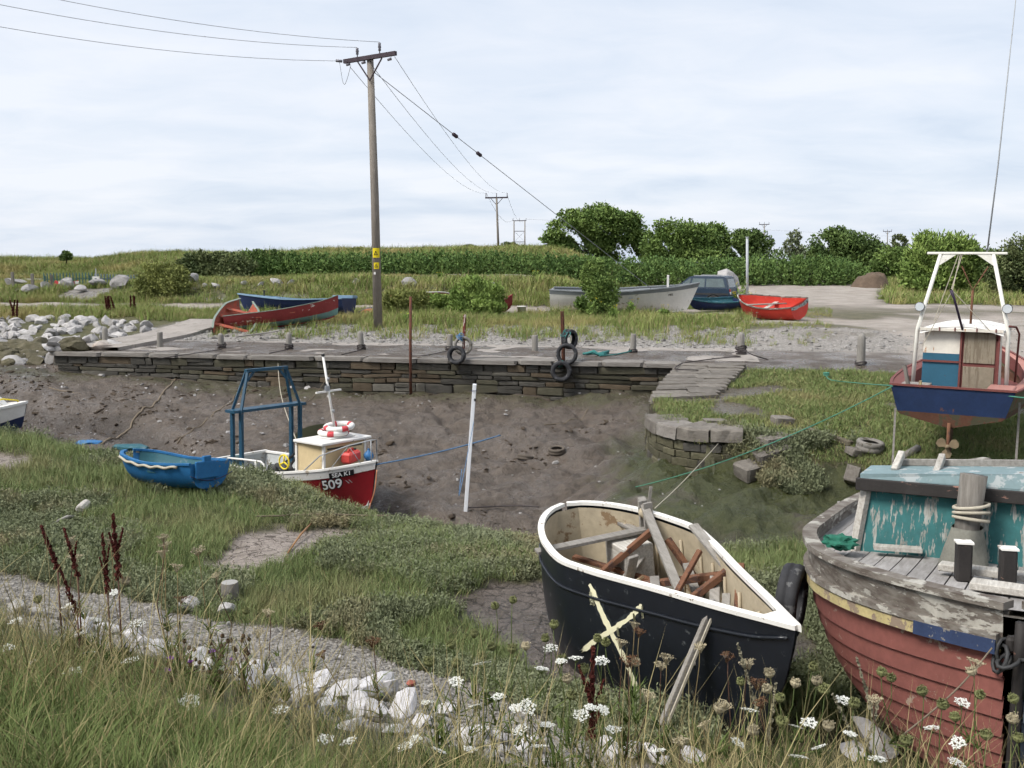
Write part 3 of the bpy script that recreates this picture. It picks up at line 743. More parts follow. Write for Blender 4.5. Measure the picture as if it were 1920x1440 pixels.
def build_quay():
    rng = np.random.default_rng(5)
    root = empty('quay_wall', (QA[0], QA[1], 0), math.atan2(QDIR[1], QDIR[0]), label='long low rubble stone quay wall across the muddy creek', cat='quay wall')
    Lw = float(np.linalg.norm(QB - QA))
    b = MB(); b.box((Lw / 2 + .15, .42, -.95), (Lw + .2, .5, 1.7)); b.build('wall_core', M_MORTAR, root)
    # return wall beside the ramp
    a2 = np.array([3.2, 23.2]); rd = (a2 - QB); rl = np.linalg.norm(rd)
    loc = lambda p: np.array([(p[0] - QA[0]) * QDIR[0] + (p[1] - QA[1]) * QDIR[1], (p[0] - QA[0]) * QN[0] + (p[1] - QA[1]) * QN[1]])
    A, Bq = loc(QB), loc(a2); b = MB(); dirr = nrm(np.append(Bq - A, 0)); side = np.array([dirr[1], -dirr[0], 0]) * -1
    mid = (A + Bq) / 2; off = np.array([.28, .1]); 
    b.beam((A[0] + .3, A[1] - .1, -.85), (Bq[0] + .3, Bq[1], -1.15), .4, 1.45); b.build('return_wall', M_MORTAR, root)
    vs = [stone_variants(5, m, rng) for m in M_ST]
    # coursed rubble: courses wander in height, stones of every length
    z = -.13; rows = []
    while z > -1.32:
        h = rng.choice([.10, .13, .17, .21, .24], p=[.2, .25, .25, .2, .1]); rows.append((z, h)); z -= h + .018
    for (zt, h) in rows:
        x = -.05 + rng.uniform(0, .2)
        while x < Lw - .05:
            l = float(np.clip(rng.lognormal(math.log(.52), .42), .2, 1.25)) * (1.25 if h < .12 else 1)
            l = min(l, Lw - x + .02)
            if l < .1: break
            p = rng.random(); ki = 0 if p < .40 else 1 if p < .66 else 2 if p < .9 else 3
            if x > 12.5 and ki == 1 and rng.random() < .4: ki = 0
            if zt < -.85 and rng.random() < .5: ki = 2
            hh = h * rng.uniform(.82, 1.04); zc = zt - h / 2 + rng.uniform(-.012, .012) + .028 * math.sin(x * .55 + 1.3) * (1 if zt < -.2 else 0) 
            split = rng.random() < .13 and h > .15
            for s in ((-.25, .25) if split else (0,)):
                o = link('stone', vs[ki][rng.integers(5)], root, (x + l / 2, (.155 + rng.uniform(-.035, .02)), zc + s * hh), (rng.normal() * .02, rng.normal() * .025, rng.normal() * .02), (l * .985, .20, hh * (.48 if split else 1)))
            x += l + .016
    # coping slabs
    cm = stone_variants(5, M_COPE, rng); x = -.1
    while x < Lw - .1:
        l = min(rng.uniform(.9, 2.1), Lw - x + .15)
        link('coping_slab', cm[rng.integers(5)], root, (x + l / 2, .36 + rng.uniform(-.03, .02), -.052 + rng.uniform(-.008, .006)), (0, rng.normal() * .004, rng.normal() * .006), (l * .99, .74, .125)); x += l + .012
    # concrete top
    nx, ny = 120, 26; U = np.linspace(0, Lw + 2.2, nx); Vv = np.linspace(.70, 4.15, ny)
    UU, VV = np.meshgrid(U, Vv, indexing='ij'); zz = .012 + .035 * fbm(UU, VV, 1.3, 4, 601) + .02 * sstep(3.2, 4.15, VV)
    VV = VV + sstep(3.9, 4.15, VV) * .35 * fbm(UU, VV, 1.1, 3, 603)
    P = np.stack([QA[0] + UU * QDIR[0] + VV * QN[0], QA[1] + UU * QDIR[1] + VV * QN[1], zz], -1)
    b = MB(); b.grid(P, flip=True); o = b.build('quay_pavement', M_CONC, None, True); tag(o, 'worn concrete surface along the top of the stone quay', None, None, 'structure')
    # path leading up from the left end of the quay
    p0, p1 = at(196, 652, .03)[:2], at(398, 602, .3)[:2]; pts = [p0 + (p1 - p0) * t for t in np.linspace(-.1, 1.0, 14)]
    b = MB(); rows_ = []
    dn_ = nrm(p1 - p0); nn = np.array([-dn_[1], dn_[0]])
    for p in pts: rows_.append([[*(p + nn * w), H(*(p + nn * w)) + .09] for w in (-.9, -.45, 0, .45, .9)])
    A_ = np.array(rows_); A_[:, :, 2] = A_[:, :, 2].mean(1, keepdims=True) + .02
    b.grid(A_, flip=True); lowr = A_.copy(); lowr[:, :, 2] -= .25
    b.grid(np.stack([A_[:, 0], lowr[:, 0]], 1)); b.grid(np.stack([A_[:, -1], lowr[:, -1]], 1), flip=True)
    tag(b.build('concrete_path', M_CONC), 'grey concrete path running from the quay between boulders', None, None, 'structure')
    # ramp of worn slabs going down on the right
    rp = empty('stone_ramp', (3.2, 23.2, -.3), label='ramp of long worn stone slabs descending from the quay corner', cat='ramp')
    A0, B0 = np.array([4.48, 26.9, .02]), np.array([6.3, 26.7, .02]); A1, B1 = np.array([3.18, 23.0, -.33]), np.array([4.75, 23.25, -.33]); n = 12; rm = stone_variants(5, M_RAMP, rng)
    for i in range(n):
        u0, u1 = i / n, (i + 1) / n; u = (u0 + u1) / 2; a = A0 + (A1 - A0) * u; bb = B0 + (B1 - B0) * u; L = np.linalg.norm(bb - a); cut = rng.uniform(.35, .65)
        for s0, s1 in ((0, cut), (cut, 1)):
            c = a + (bb - a) * (s0 + s1) / 2; ang = math.atan2(bb[1] - a[1], bb[0] - a[0])
            link('slab', rm[rng.integers(5)], rp, c - np.array([3.2, 23.2, -.3]) + np.array([0, 0, -.05 + rng.uniform(-.015, .02)]), (rng.normal() * .02 + .06, rng.normal() * .015, ang + rng.normal() * .02), (L * (s1 - s0) * rng.uniform(.93, 1.08), .335 * rng.uniform(.8, 1.12), .16))
    b = MB(); b.add([A0 + (0, 0, -.14), B0 + (0, 0, -.14), B1 + (0, 0, -.14), A1 + (0, 0, -.14), A0 + (0, 0, -1.3), B0 + (0, 0, -1.3), B1 + (0, 0, -1.3), A1 + (0, 0, -1.3)], [(0, 1, 2, 3), (0, 3, 7, 4), (3, 2, 6, 7), (1, 5, 6, 2), (0, 4, 5, 1)])
    o = b.build('ramp_core', M_MORTAR, rp); o.location = (-3.2, -23.2, .3)
    # loose blocks at the ramp foot
    # bastion: curved stub of wall with big cap stones
    bz = -.5
    bs = empty('stone_bastion', (3.4, 20.6, bz), label='rounded stub of old mossy stone wall jutting into the creek', cat='wall')
    ctrl = [(3.16, 23.1), (2.98, 22.3), (2.93, 21.4), (2.98, 20.6), (3.2, 20.0), (3.55, 19.62), (4.0, 19.42), (4.6, 19.3)]
    C = np.array(ctrl); seg = np.linalg.norm(np.diff(C, axis=0), axis=1); S = np.concatenate([[0], np.cumsum(seg)]); 
    def cp(s): return np.array([np.interp(s, S, C[:, 0]), np.interp(s, S, C[:, 1])])
    def tn(s):
        t = nrm(np.append(cp(min(s + .15, S[-1])) - cp(max(s - .15, 0)), 0)); return t, np.array([-t[1], t[0], 0])     # inward normal
    b = MB(); ss = np.linspace(0, S[-1], 40); prof = []
    for s in ss:
        t, nn = tn(s); p = cp(s); q = np.append(p, 0) + nn * .16; r_ = np.append(p, 0) + nn * .75
        prof.append([[q[0], q[1], bz - 1.5], [q[0], q[1], bz - .2], [r_[0], r_[1], bz - .16], [r_[0], r_[1], bz - 1.5]])
    b.grid(np.array(prof)); o = b.build('wall_core', M_MORTAR, bs); o.location = (-3.4, -20.6, -bz)
    ms = stone_variants(6, M_MOSSY, rng); z = bz - .24
    for ci in range(6):
        h = rng.uniform(.12, .2); s = rng.uniform(-.1, .1)
        while s < S[-1] - .1:
            l = rng.uniform(.2, .5); t, nn = tn(s + l / 2); p = np.append(cp(np.clip(s + l / 2, 0, S[-1])), z - h / 2) + nn * (.12 + rng.uniform(-.02, .015))
            link('stone', ms[rng.integers(6)] if rng.random() < .75 else vs[0][rng.integers(5)], bs, p - np.array([3.4, 20.6, bz]), (rng.normal() * .03, rng.normal() * .03, math.atan2(t[1], t[0])), (l * .97, .18, h * .97)); s += l + .012
        z -= h + .012
    cms = stone_variants(4, M_RAMP, rng)
    for i, (s0, s1, dep) in enumerate([(1.55, 2.62, .75), (2.66, 3.35, .6), (3.38, 4.05, .75), (4.08, 4.7, .6)]):
        # wedge-shaped cap stones following the curve
        b = MB(); k = 6; A_ = []
        for s in np.linspace(s0, s1, k):
            t, nn = tn(s); p = np.append(cp(min(s, S[-1])), 0); o_ = p - nn * .05; i_ = p + nn * dep; zt = bz + .02 + .02 * i
            A_.append([[o_[0], o_[1], zt - .25], [o_[0] + nn[0] * .01, o_[1] + nn[1] * .01, zt - .03], [o_[0] + nn[0] * .04, o_[1] + nn[1] * .04, zt], [i_[0], i_[1], zt + rng.uniform(-.01, .02)], [i_[0], i_[1], zt - .25]])
        A_ = np.array(A_) + rng.normal(size=(k, 5, 3)) * .008; b.grid(A_); b.poly([A_[0][j] for j in range(5)]); b.poly([A_[-1][j] for j in reversed(range(5))])
        o = b.build('cap_stone', M_RAMP if i != 1 else M_COPE, bs); o.location = (-3.4, -20.6, -bz)
    # tumbled blocks along the right bank
    blk = [((1410, 897), (.62, .42, .30), (.18, -.12, .5), -1.22, 'wedge shaped fallen stone block lowest on the right bank mud'), ((1448, 868), (.72, .36, .24), (.1, -.25, .3), -1.05, 'long fallen stone block tilted above the lowest one'),
           ((1452, 838), (.62, .40, .28), (.05, -.1, .4), -.88, 'fallen stone block third up the right bank under herbs'), ((1466, 796), (.42, .34, .2), (.05, .05, .2), -.62, 'flat pinkish stone block in the turf above the herbs'),
           ((1605, 856), (.34, .3, .14), (.1, .2, .3), -.92, 'small flat stone beside the grey tyre'), ((1598, 900), (.4, .26, .3), (.2, .5, 1.2), -1.02, 'upright jagged stone in mud beside the teal cabin'), ((1340, 795), (.5, .3, .12), (0, .05, .1), -.5, 'thin slab half sunk in turf behind the bastion')]
    bv = stone_variants(5, M_RAMP, rng)
    for i, ((px, py), s, rt, zz_, lab) in enumerate(blk):
        p = hit(px, py, 14) + (0, 0, s[2] * .25)
        tag(link('stone_block', bv[i % 5], None, p, rt, s), lab, 'stone block', 'fallen blocks on the right bank')
    # posts along the quay
    M_POST = wood('weathered_post_wood', (.20, .185, .165), (.33, .31, .28), 1, 2)
    posts = [(197, 643, .52, 0, 'leftmost of the short mooring posts beside the boulders'), (300, 650, .5, 0, 'mooring post standing next to the concrete path'), (416, 652, .45, 1, 'mooring post in front of the red wrecked boat'), (542, 654, .5, 1, 'mooring post above the blue gantry with rope at its foot'),
             (678, 655, .55, 1, 'mooring post just left of the utility pole'), (843, 655, .5, 0, 'mooring post beside the pair of hanging tyres'), (1003, 657, .5, 0, 'pale split mooring post between the two sets of tyres'), (1187, 660, .58, 0, 'mooring post with teal netting at its foot'),
             (1390, 664, .62, 2, 'round topped mooring post wrapped in ropes by the ramp'), (1614, 682, .8, 3, 'tall round topped mooring post alone on the right shingle')]
    for i, (px, py, h, kd, lab) in enumerate(posts):
        p = at(px, py, .03); root = empty('mooring_post', (p[0], p[1], H(p[0], p[1]) - .02), rng.uniform(0, 6), rng.normal() * .03, rng.normal() * .03, lab, 'mooring post', 'mooring posts along the quay')
        b = MB(); r = .095 + (.02 if kd >= 2 else 0); prof = [(r * 1.05, -.1), (r, .05), (r * .97, h * .6), (r * .93, h * .94)] + ([(r * .7, h * 1.03), (r * .3, h * 1.08), (.001, h * 1.09)] if kd >= 1 or i < 1 else [(r * .85, h * .99), (.001, h)])
        b.lathe(prof, 10); o = b.build('shaft', M_POST, root, True)
        if kd >= 1 or i in (5, 7):
            b = MB(); nt = 5 if kd == 2 else 3 if kd==1 else 2
            for j in range(nt): b.tube([((r + .03 + .02 * (j % 2)) * math.cos(a), (r + .03) * math.sin(a), .05 + .055 * j + .02 * math.sin(a * 2 + j)) for a in np.linspace(0, 6.283, 15)[:-1]], .018, 5, close=True)
            b.build('rope_coil', M_ROPE_D, root, True)
    # tyres hung over the edge
    return vs


M_ROPE_D = paint('dark_rope', (.055, .045, .045), .9, .3, 30, bump=.4)
M_ROPE_W = paint('pale_rope', (.42, .38, .30), .9, .25, 30, bump=.4)
M_ROPE_G = paint('green_rope', (.06, .22, .15), .7, .2, 30, bump=.3)
M_ROPE_B = paint('blue_rope', (.09, .20, .36), .8, .2, 30, bump=.3)
M_ROPE_M = paint('muddy_rope', (.17, .135, .095), .95, .3, 20, bump=.4)
M_NET = paint('teal_netting', (.04, .18, .17), .9, .4, 40, bump=.6)
M_TYRE = paint('black_rubber', (.028, .028, .031), .75, .4, 12, wear=(.10, .10, .10), wear_amt=.1, wsc=9, bump=.2)
M_TYREG = paint('bleached_rubber', (.21, .195, .175), .9, .3, 8, wear=(.10, .09, .07), wear_amt=.2, wsc=8, bump=.3)
M_RUST = paint('rusty_iron', (.135, .052, .032), .9, .4, 8, wear=(.075, .04, .03), wear_amt=.3, wsc=12, bump=.5)
M_RUSTP = paint('flaking_red_white_paint', (.22, .06, .045), .85, .35, 6, wear=(.55, .47, .42), wear_amt=.35, wsc=9, stretch=(1, 1, .5), bump=.4)


def rope(name, pts, r, mat, label, sag=0., n=24, cat='rope', group=None, jit=0., ground=False):
    P = np.array([vec(p) for p in pts])
    if len(P) > 2:                                                  # smooth curve through the points
        E = np.concatenate([[2 * P[0] - P[1]], P, [2 * P[-1] - P[-2]]]); out = []
        for k in range(1, len(E) - 2):
            for t in np.linspace(0, 1, n, endpoint=False):
                p0, p1, p2, p3 = E[k - 1], E[k], E[k + 1], E[k + 2]; out.append(.5 * (2 * p1 + (p2 - p0) * t + (2 * p0 - 5 * p1 + 4 * p2 - p3) * t * t + (3 * p1 - p0 - 3 * p2 + p3) * t**3))
        out.append(P[-1])
    else: out = [P[0] + (P[1] - P[0]) * t for t in np.linspace(0, 1, n + 1)]
    out = [np.array(q) for q in out]; m = len(out) - 1
    for i, q in enumerate(out): q[2] -= sag * 4 * (i / m) * (1 - i / m)
    if jit:
        for i, q in enumerate(out): q[:2] += jit * np.array([vnoise(np.array([i * .25]), np.array([.3]), 5)[0], vnoise(np.array([i * .25]), np.array([7.3]), 6)[0]])
    if ground:
        for q, zz in zip(out, Hv(out)): q[2] = zz + r * .3
    b = MB(); b.tube(out, r, 6); return tag(b.build(name, mat, None, True), label, cat, group)


def tyre_mesh(R, w, mat, rim=.6, n=28):
    """hollow tyre: tread, shoulders, side walls, bead and the open inside"""
    ri = R * rim; b = MB()
    prof = [(ri, -w * .30), (ri + .01, -w * .38), (R * .80, -w * .52), (R * .95, -w * .46), (R, -w * .34), (R * 1.008, -w * .12), (R * .985, -w * .08), (R * .985, w * .08), (R * 1.008, w * .12), (R, w * .34), (R * .95, w * .46), (R * .80, w * .52), (ri + .01, w * .38), (ri, w * .30), (R * .74, w * .40), (R * .90, w * .33), (R * .9, -w * .33), (R * .74, -w * .40)]
    b.lathe(prof, n, closed=True); V = np.array(b.v).reshape(n, len(prof), 3)
    V[::2, [4, 9], :2] *= .975                                     # tread blocks at the shoulders
    b.v = [tuple(p) for p in V.reshape(-1, 3)]; return b.mesh('tyre', mat, True)


def tyre(loc, rot, R, w, mat, label, group=None, rim=.6, lashing=None):
    return tag(link('tyre', tyre_mesh(R, w, mat, rim), None, loc, rot), label, 'tyre', group)


def build_quay_fittings():
    rng = np.random.default_rng(9)
    hq = math.atan2(QDIR[1], QDIR[0])
    g = 'tyres hung on the quay as fenders'
    up = (math.radians(90), 0, hq)
    # iron stakes
    def stake(px, y0, y1, D, w, mat, lab, lean=(0, 0), sz='bar'):
        a = atD(px, y1, D); t = atD(px, y0, D + .02) + np.array([lean[0], 0, 0]); b = MB()
        if sz == 'bar': b.tube([a - (0, 0, .2), a + (t - a) * .5 + (rng.normal() * .01, 0, 0), t], [w, w * .95, w * .9], 8)
        else:           # angle iron
            b.beam(a - (0, 0, .2), t, w * 2.2, w * .5, (1, 0, 0)); b.beam(a + (0, w, -.2), t + (0, w, 0), w * .5, w * 2, (1, 0, 0))
        return tag(b.build('iron_stake', mat, None, sz == 'bar'), lab, 'stake', 'rusty stakes at the quay edge')
    def edgeD(px, off=0): 
        s = (px - 960) / F_PX; return (27.78 - .174 * 0) / (1 + .174 * s / 1.0) * 1.0 + off
    d1, d2, d3 = 28.28, 27.85, 27.55
    stake(770, 556, 729, edgeD(770, -.22), .042, M_RUST, 'tall thin rusty iron stake standing in mud against the quay')
    stake(868, 590, 668, edgeD(868, .28), .04, M_RUSTP, 'leaning flaking red and white stake holding two tyres', (.05, 0), 'angle')
    stake(1057, 584, 672, edgeD(1057, .22), .05, M_RUST, 'thick rusty angle iron stake holding three tyres', (-.04, 0), 'angle')
    tyre(atD(868, 648, edgeD(868, .22)), (math.radians(84), .1, hq + .25), .27, .15, M_TYREG, 'grey tyre tied to the leaning red and white stake', g, .66)
    tyre(atD(856, 666, edgeD(856, -.12)), (math.radians(80), 0, hq - .1), .265, .18, M_TYRE, 'black tyre hanging lower beside the grey one', g, .6)
    tyre(atD(1068, 636, edgeD(1068, .3)), (math.radians(90), 0, hq + 1.0), .28, .19, M_TYRE, 'topmost of three tyres on the thick rusty stake seen edge on', g, .62)
    tyre(atD(1063, 664, edgeD(1063, -.02)), (math.radians(86), 0, hq - .1), .30, .15, M_TYRE, 'middle of the three tyres hanging over the coping', g, .68)
    tyre(atD(1052, 696, edgeD(1052, -.2)), (math.radians(87), 0, hq + .15), .29, .2, M_TYRE, 'lowest of the three tyres against the wall face', g, .58)
    def knot(p, mat, lab, s=.1):
        b = MB()
        for j in range(7):
            c = p + rng.normal(size=3) * s * .35; q = rng.normal(size=3); q = nrm(q); u = nrm(np.cross(q, (0, 0, 1))); w = np.cross(q, u); r = s * rng.uniform(.4, .8)
            b.tube([c + r * (math.cos(a) * u + math.sin(a) * w) for a in np.linspace(0, 6.283, 11)[:-1]], .012, 5, close=True)
        tag(b.build('rope_knot', mat, None, True), lab, 'rope')
    knot(atD(864, 632, edgeD(864, .2)), M_ROPE_B, 'blue rope knot above the grey hanging tyre'); knot(atD(1060, 626, edgeD(1060, .15)), M_NET, 'teal rope knot at the top of the thick stake', .14); knot(atD(1053, 681, edgeD(1053, -.2)), M_NET, 'teal lashing between the two lower tyres', .07)
    # netting and ropes on the quay
    def heap(pts, r, mat, lab):
        b = MB()
        for j in range(5): b.tube([vec(p) + rng.normal(size=3) * np.array([.05, .05, .01]) + (0, 0, .035 + .02 * j * (i % 2)) for i, p in enumerate(pts)], r, 5)
        tag(b.build('netting', mat, None, True), lab, 'netting')
    heap([at(1096, 666, .04), at(1110, 665, .05), at(1124, 667, .04), at(1140, 665, .03)], .035, M_NET, 'teal netting heap lying on the quay right of the tyres')
    rope('rope', [at(1124, 667, .06), at(1150, 665, .05), at(1172, 661, .05), at(1187, 657, .08)], .02, M_NET, 'teal rope from the netting heap to the mooring post', 0, 6)
    rope('rope', [at(1390, 668, .06), at(1340, 672, .05), at(1284, 680, .04), at(1268, 692, .02), at(1310, 694, -.02)], .016, M_ROPE_D, 'dark rope lying across the ramp top', 0, 8, jit=.12)
    rope('rope', [at(843, 657, .06), at(800, 666, .05), at(770, 667, .1)], .014, M_ROPE_D, 'dark rope from mooring post to tall rusty stake', 0, 8)
    rope('rope', [at(1392, 655, .3), at(1412, 664, .2), at(1440, 674, .02)], .016, M_ROPE_D, 'dark stay rope right of the roped mooring post', 0.02, 8)
    for px0, py0, pts, lab in [(416, 655, [(300, 672)], 'thin dark rope along the quay top at the left'), (542, 655, [(505, 662)], 'short dark rope from post to quay edge above the gantry'), (678, 656, [(640, 665)], 'dark rope from post towards the quay edge near the mast')]:
        rope('rope', [at(px0, py0, .06)] + [at(a, b_, .03) for a, b_ in pts], .014, M_ROPE_D, lab, 0, 6)
    # ropes trailing over the mud
    def mudrope(pts, lab, r=.018, z=-1.3):
        P = []
        for px, py in pts:
            P.append(hit(px, py, 14))
        rope('mooring_rope', P, r, M_ROPE_M, lab, 0, 10, jit=.15, ground=True)
    mudrope([(330, 712), (290, 755), (262, 780), (230, 815), (192, 835)], 'muddy rope running down the mud left of the blue gantry', .03)
    mudrope([(440, 745), (420, 762), (385, 795), (330, 838)], 'muddy rope on the mud beside the gantry boat')
    mudrope([(1105, 772), (1060, 790), (1020, 800)], 'short muddy rope below the right end of the quay', .014)
    mudrope([(150, 742), (90, 726)], 'faint muddy rope near the left end of the quay')
    # half-sunk tyres
    def mz(px, py, z=-1.5):
        return hit(px, py, 14)
    tyre(mz(1044, 850) + (0, 0, .03), (.15, -.05, 0), .2, .14, paint('mud_caked_rubber', (.10, .082, .065), .9, .3, 8), 'mud caked tyre half sunk in the creek below the bastion', None, .6)
    tyre(mz(985, 862) + (0, 0, .0), (-.1, .25, .5), .2, .12, bpy.data.materials['mud_caked_rubber'], 'second mud caked tyre nearly buried left of the other', None, .6)
    tyre(hit(1631, 846, 14) + (0, 0, .1), (.12, .05, .3), .26, .2, M_TYREG, 'bleached grey tyre lying on the turf near the blue boat', None, .55)


vs_stones = build_quay(); build_quay_fittings()
# ------------------------------------------------------------------ boats
class Hull:
    """lofted hull; local x forward, y to port, z up. t runs 0 (stern) to 1 (bow), v 0 (keel) to 1 (sheer)"""
    def __init__(s, L, b, sh, kl, vee=((0, .2), (1, .6)), q=.8, rake=.2, rake_s=0., tb=0.):
        s.tb = tb; s.L = L; s.b = pc(b); s.sh = pc(sh); s.kl = pc(kl); s.vee = pc(vee); s.q = q; s.rake = rake; s.rs = rake_s
    def P(s, t, v, side, off=0.):
        t = np.asarray(t, float); v = np.asarray(v, float); t, v = np.broadcast_arrays(t, v)
        def raw(t, v):
            b, st, kt, ve = s.b(t), s.sh(t), s.kl(t), s.vee(t); a = v * math.pi / 2
            y = b * (ve * v + (1 - ve) * np.sin(a) ** s.q) * (1 + s.tb * np.sin(np.pi * v)); z = kt + (st - kt) * (ve * v + (1 - ve) * (1 - np.cos(a)))
            x = s.L * (t - .5) + s.rake * v * sstep(.65, 1, t) - s.rs * v * sstep(.35, 0, t)
            return np.stack([x, y * side, z], -1)
        p = raw(t, v)
        if np.any(off):
            e = 1e-3; du = raw(np.clip(t + e, 0, 1), v) - raw(np.clip(t - e, 0, 1), v); dv = raw(t, np.clip(v + e, 0, 1)) - raw(t, np.clip(v - e, 0, 1))
            n = np.cross(du, dv) * -side; n /= (np.linalg.norm(n, axis=-1, keepdims=True) + 1e-9)
            n = np.where((n[..., 1:2] * side < -.05) & (n[..., 2:3] > .3), -n, n)
            p = p + n * np.asarray(off)[..., None] if np.ndim(off) else p + n * off
        return p
    def skin(s, mb, side, t0=0, t1=1, v0=0, v1=1, nt=30, nv=9, off=0.):
        T, V = np.meshgrid(np.linspace(t0, t1, nt), np.linspace(v0, v1, nv), indexing='ij')
        mb.grid(s.P(T, V, side, off), flip=side < 0)
    def line(s, v, side, t0=0, t1=1, n=30, off=0.): return s.P(np.linspace(t0, t1, n), np.full(n, v), side, off)
    def transom(s, mb, t=0., th=0., n=10):
        V = np.linspace(0, 1, n); a = s.P(np.full(n, t), V, 1); b = s.P(np.full(n, t), V, -1)
        mb.grid(np.stack([a, b], 1)); 
        if th: mb.grid(np.stack([a + (th, 0, 0), b + (th, 0, 0)], 1), flip=True)


def rail(mb, pts, w_in, w_out, h, side, dz=0.):
    """rectangular rail swept along a sheer line: w_in towards the centreline, w_out outside"""
    P = np.asarray(pts); T = np.gradient(P, axis=0); T[:, 2] = 0; T /= np.linalg.norm(T, axis=1, keepdims=True) + 1e-9
    n = np.stack([-T[:, 1], T[:, 0], 0 * T[:, 0]], 1) * side
    A = np.stack([P + n * w_out + (0, 0, dz - h / 2), P + n * w_out + (0, 0, dz + h / 2), P - n * w_in + (0, 0, dz + h / 2), P - n * w_in + (0, 0, dz - h / 2)], 1)
    mb.grid(A, cv=True); mb.poly([A[0][j] for j in range(4)]); mb.poly([A[-1][j] for j in (3, 2, 1, 0)])


def text_mesh(txt, size, fat=.018):
    c = bpy.data.curves.new('lettering', 'FONT'); c.body = txt; c.size = size; c.align_x = 'CENTER'; c.align_y = 'CENTER'; c.offset = size * fat
    o = bpy.data.objects.new('lettering', c); me = bpy.data.meshes.new_from_object(o); bpy.data.objects.remove(o)
    V = np.array([v.co for v in me.vertices]); Fc = [tuple(p.vertices) for p in me.polygons]; bpy.data.meshes.remove(me); return V, Fc


def on_hull(hull, side, t, v, V2, off):
    """wrap flat (x right, y up) print onto a hull side around (t,v)"""
    out = []
    c = hull.P(t, v, side); e = .01
    sx = np.linalg.norm(hull.P(t + e, v, side) - hull.P(t - e, v, side)) / (2 * e); sv = np.linalg.norm(hull.P(t, v + e, side) - hull.P(t, v - e, side)) / (2 * e)
    d = 1 if side < 0 else -1
    T = t + d * V2[:, 0] / sx; VV = v + V2[:, 1] / sv
    return hull.P(np.clip(T, 0, 1), np.clip(VV, 0, 1), side, off)


# ---- paints
M_WHITE = paint('white_boat_paint', (.72, .70, .66), .5, .12, 3, wear=(.42, .36, .28), wear_amt=.02, wsc=7, bump=.1)
M_WHITED = paint('chalky_white_paint', (.78, .755, .70), .6, .12, 3, wear=(.30, .25, .20), wear_amt=.02, wsc=12, bump=.2)
M_BLACKH = paint('black_navy_hull_paint', (.0085, .0105, .015), .36, .35, 2.5, wear=(.065, .07, .072), wear_amt=-.02, wsc=10, bump=.12, spec=.4)
M_CREAMIN = paint('stained_cream_interior', (.44, .37, .26), .75, .3, 1.6, wear=(.24, .16, .09), wear_amt=.15, wsc=2.2, bump=.2)
M_GREYW = wood('grey_weathered_timber', (.22, .20, .175), (.40, .375, .34), 1, 0)
M_GREYWV = wood('grey_weathered_upright', (.13, .115, .10), (.27, .25, .22), 1, 2)
M_WHITEW = wood('flaking_white_timber', (.33, .30, .26), (.66, .63, .57), 1.4, 0)
M_RUSTB = paint('rusty_brown_iron', (.155, .072, .040), .9, .35, 6, wear=(.075, .04, .03), wear_amt=.2, wsc=10, bump=.4)
M_SPRAY = paint('pale_yellow_spray_paint', (.80, .76, .52), .65, .08, 9, bump=.05)
M_HALO = paint('thin_overspray', (.030, .036, .040), .5, .4, 25, wear=(.0085, .0105, .015), wear_amt=.4, wsc=40)
M_REDH = paint('red_oxide_hull_paint', (.200, .070, .056), .75, .30, 2.2, wear=(.30, .22, .17), wear_amt=-.01, wsc=7, stretch=(.4, 1, 1), bump=.25)
M_TEAL = paint('flaking_teal_paint', (.030, .130, .130), .7, .4, 2, wear=(.33, .34, .31), wear_amt=.30, wsc=6, stretch=(3.2, 3.2, .35), bump=.35, wear2=(.20, .19, .165))
M_TEALR = paint('faded_teal_roof', (.17, .24, .25), .7, .2, 3, wear=(.33, .36, .36), wear_amt=.2, wsc=5, bump=.2)
M_DECK = wood('bleached_deck_plank', (.26, .24, .225), (.46, .44, .42), 1.2, 0)
M_BULW = paint('peeling_white_bulwark', (.37, .35, .305), .85, .35, 4, wear=(.19, .17, .145), wear_amt=.62, wsc=6, stretch=(.5, .5, 1.6), bump=.5, wear2=(.10, .08, .065))
M_YEL = paint('peeling_yellow_paint', (.42, .345, .165), .8, .3, 5, wear=(.24, .18, .13), wear_amt=.38, wsc=6, bump=.3)
M_NAVYP = paint('navy_trim_paint', (.026, .042, .095), .65, .3, 5, wear=(.22, .2, .17), wear_amt=.15, wsc=9, bump=.3)
M_BLKBAND = paint('tarry_black_timber', (.028, .024, .022), .7, .4, 5, wear=(.24, .13, .10), wear_amt=.02, wsc=5, stretch=(1, 1, 2.5), bump=.3)
M_GREENNET = paint('green_trawl_net', (.02, .13, .085), .9, .4, 45, bump=.7)
M_SACK = paint('grey_sacking', (.19, .185, .155), .95, .3, 6, bump=.6)
M_GALV = paint('galvanised_steel', (.33, .34, .35), .5, .2, 8, bump=.1)
M_DARK = paint('dark_iron', (.035, .035, .035), .6, .3, 8)


def uv_finder(h, side, eul, loc):
    """where on the hull skin a given point of the photograph lies"""
    R3 = np.array(Euler(eul).to_matrix()); c3 = np.array(loc)
    TT, VV_ = np.meshgrid(np.linspace(.05, .98, 300), np.linspace(.05, .98, 200), indexing='ij'); G = (h.P(TT, VV_, side) @ R3.T + c3)
    dp = G[..., 1] * CP - (G[..., 2] - CZ) * SP; GX = 960 + F_PX * G[..., 0] / dp; GY = 720 - F_PX * (G[..., 1] * SP + (G[..., 2] - CZ) * CP) / dp
    def uv(px, py): i = np.argmin((GX - px) ** 2 + (GY - py) ** 2); return TT.flat[i], VV_.flat[i]
    return uv


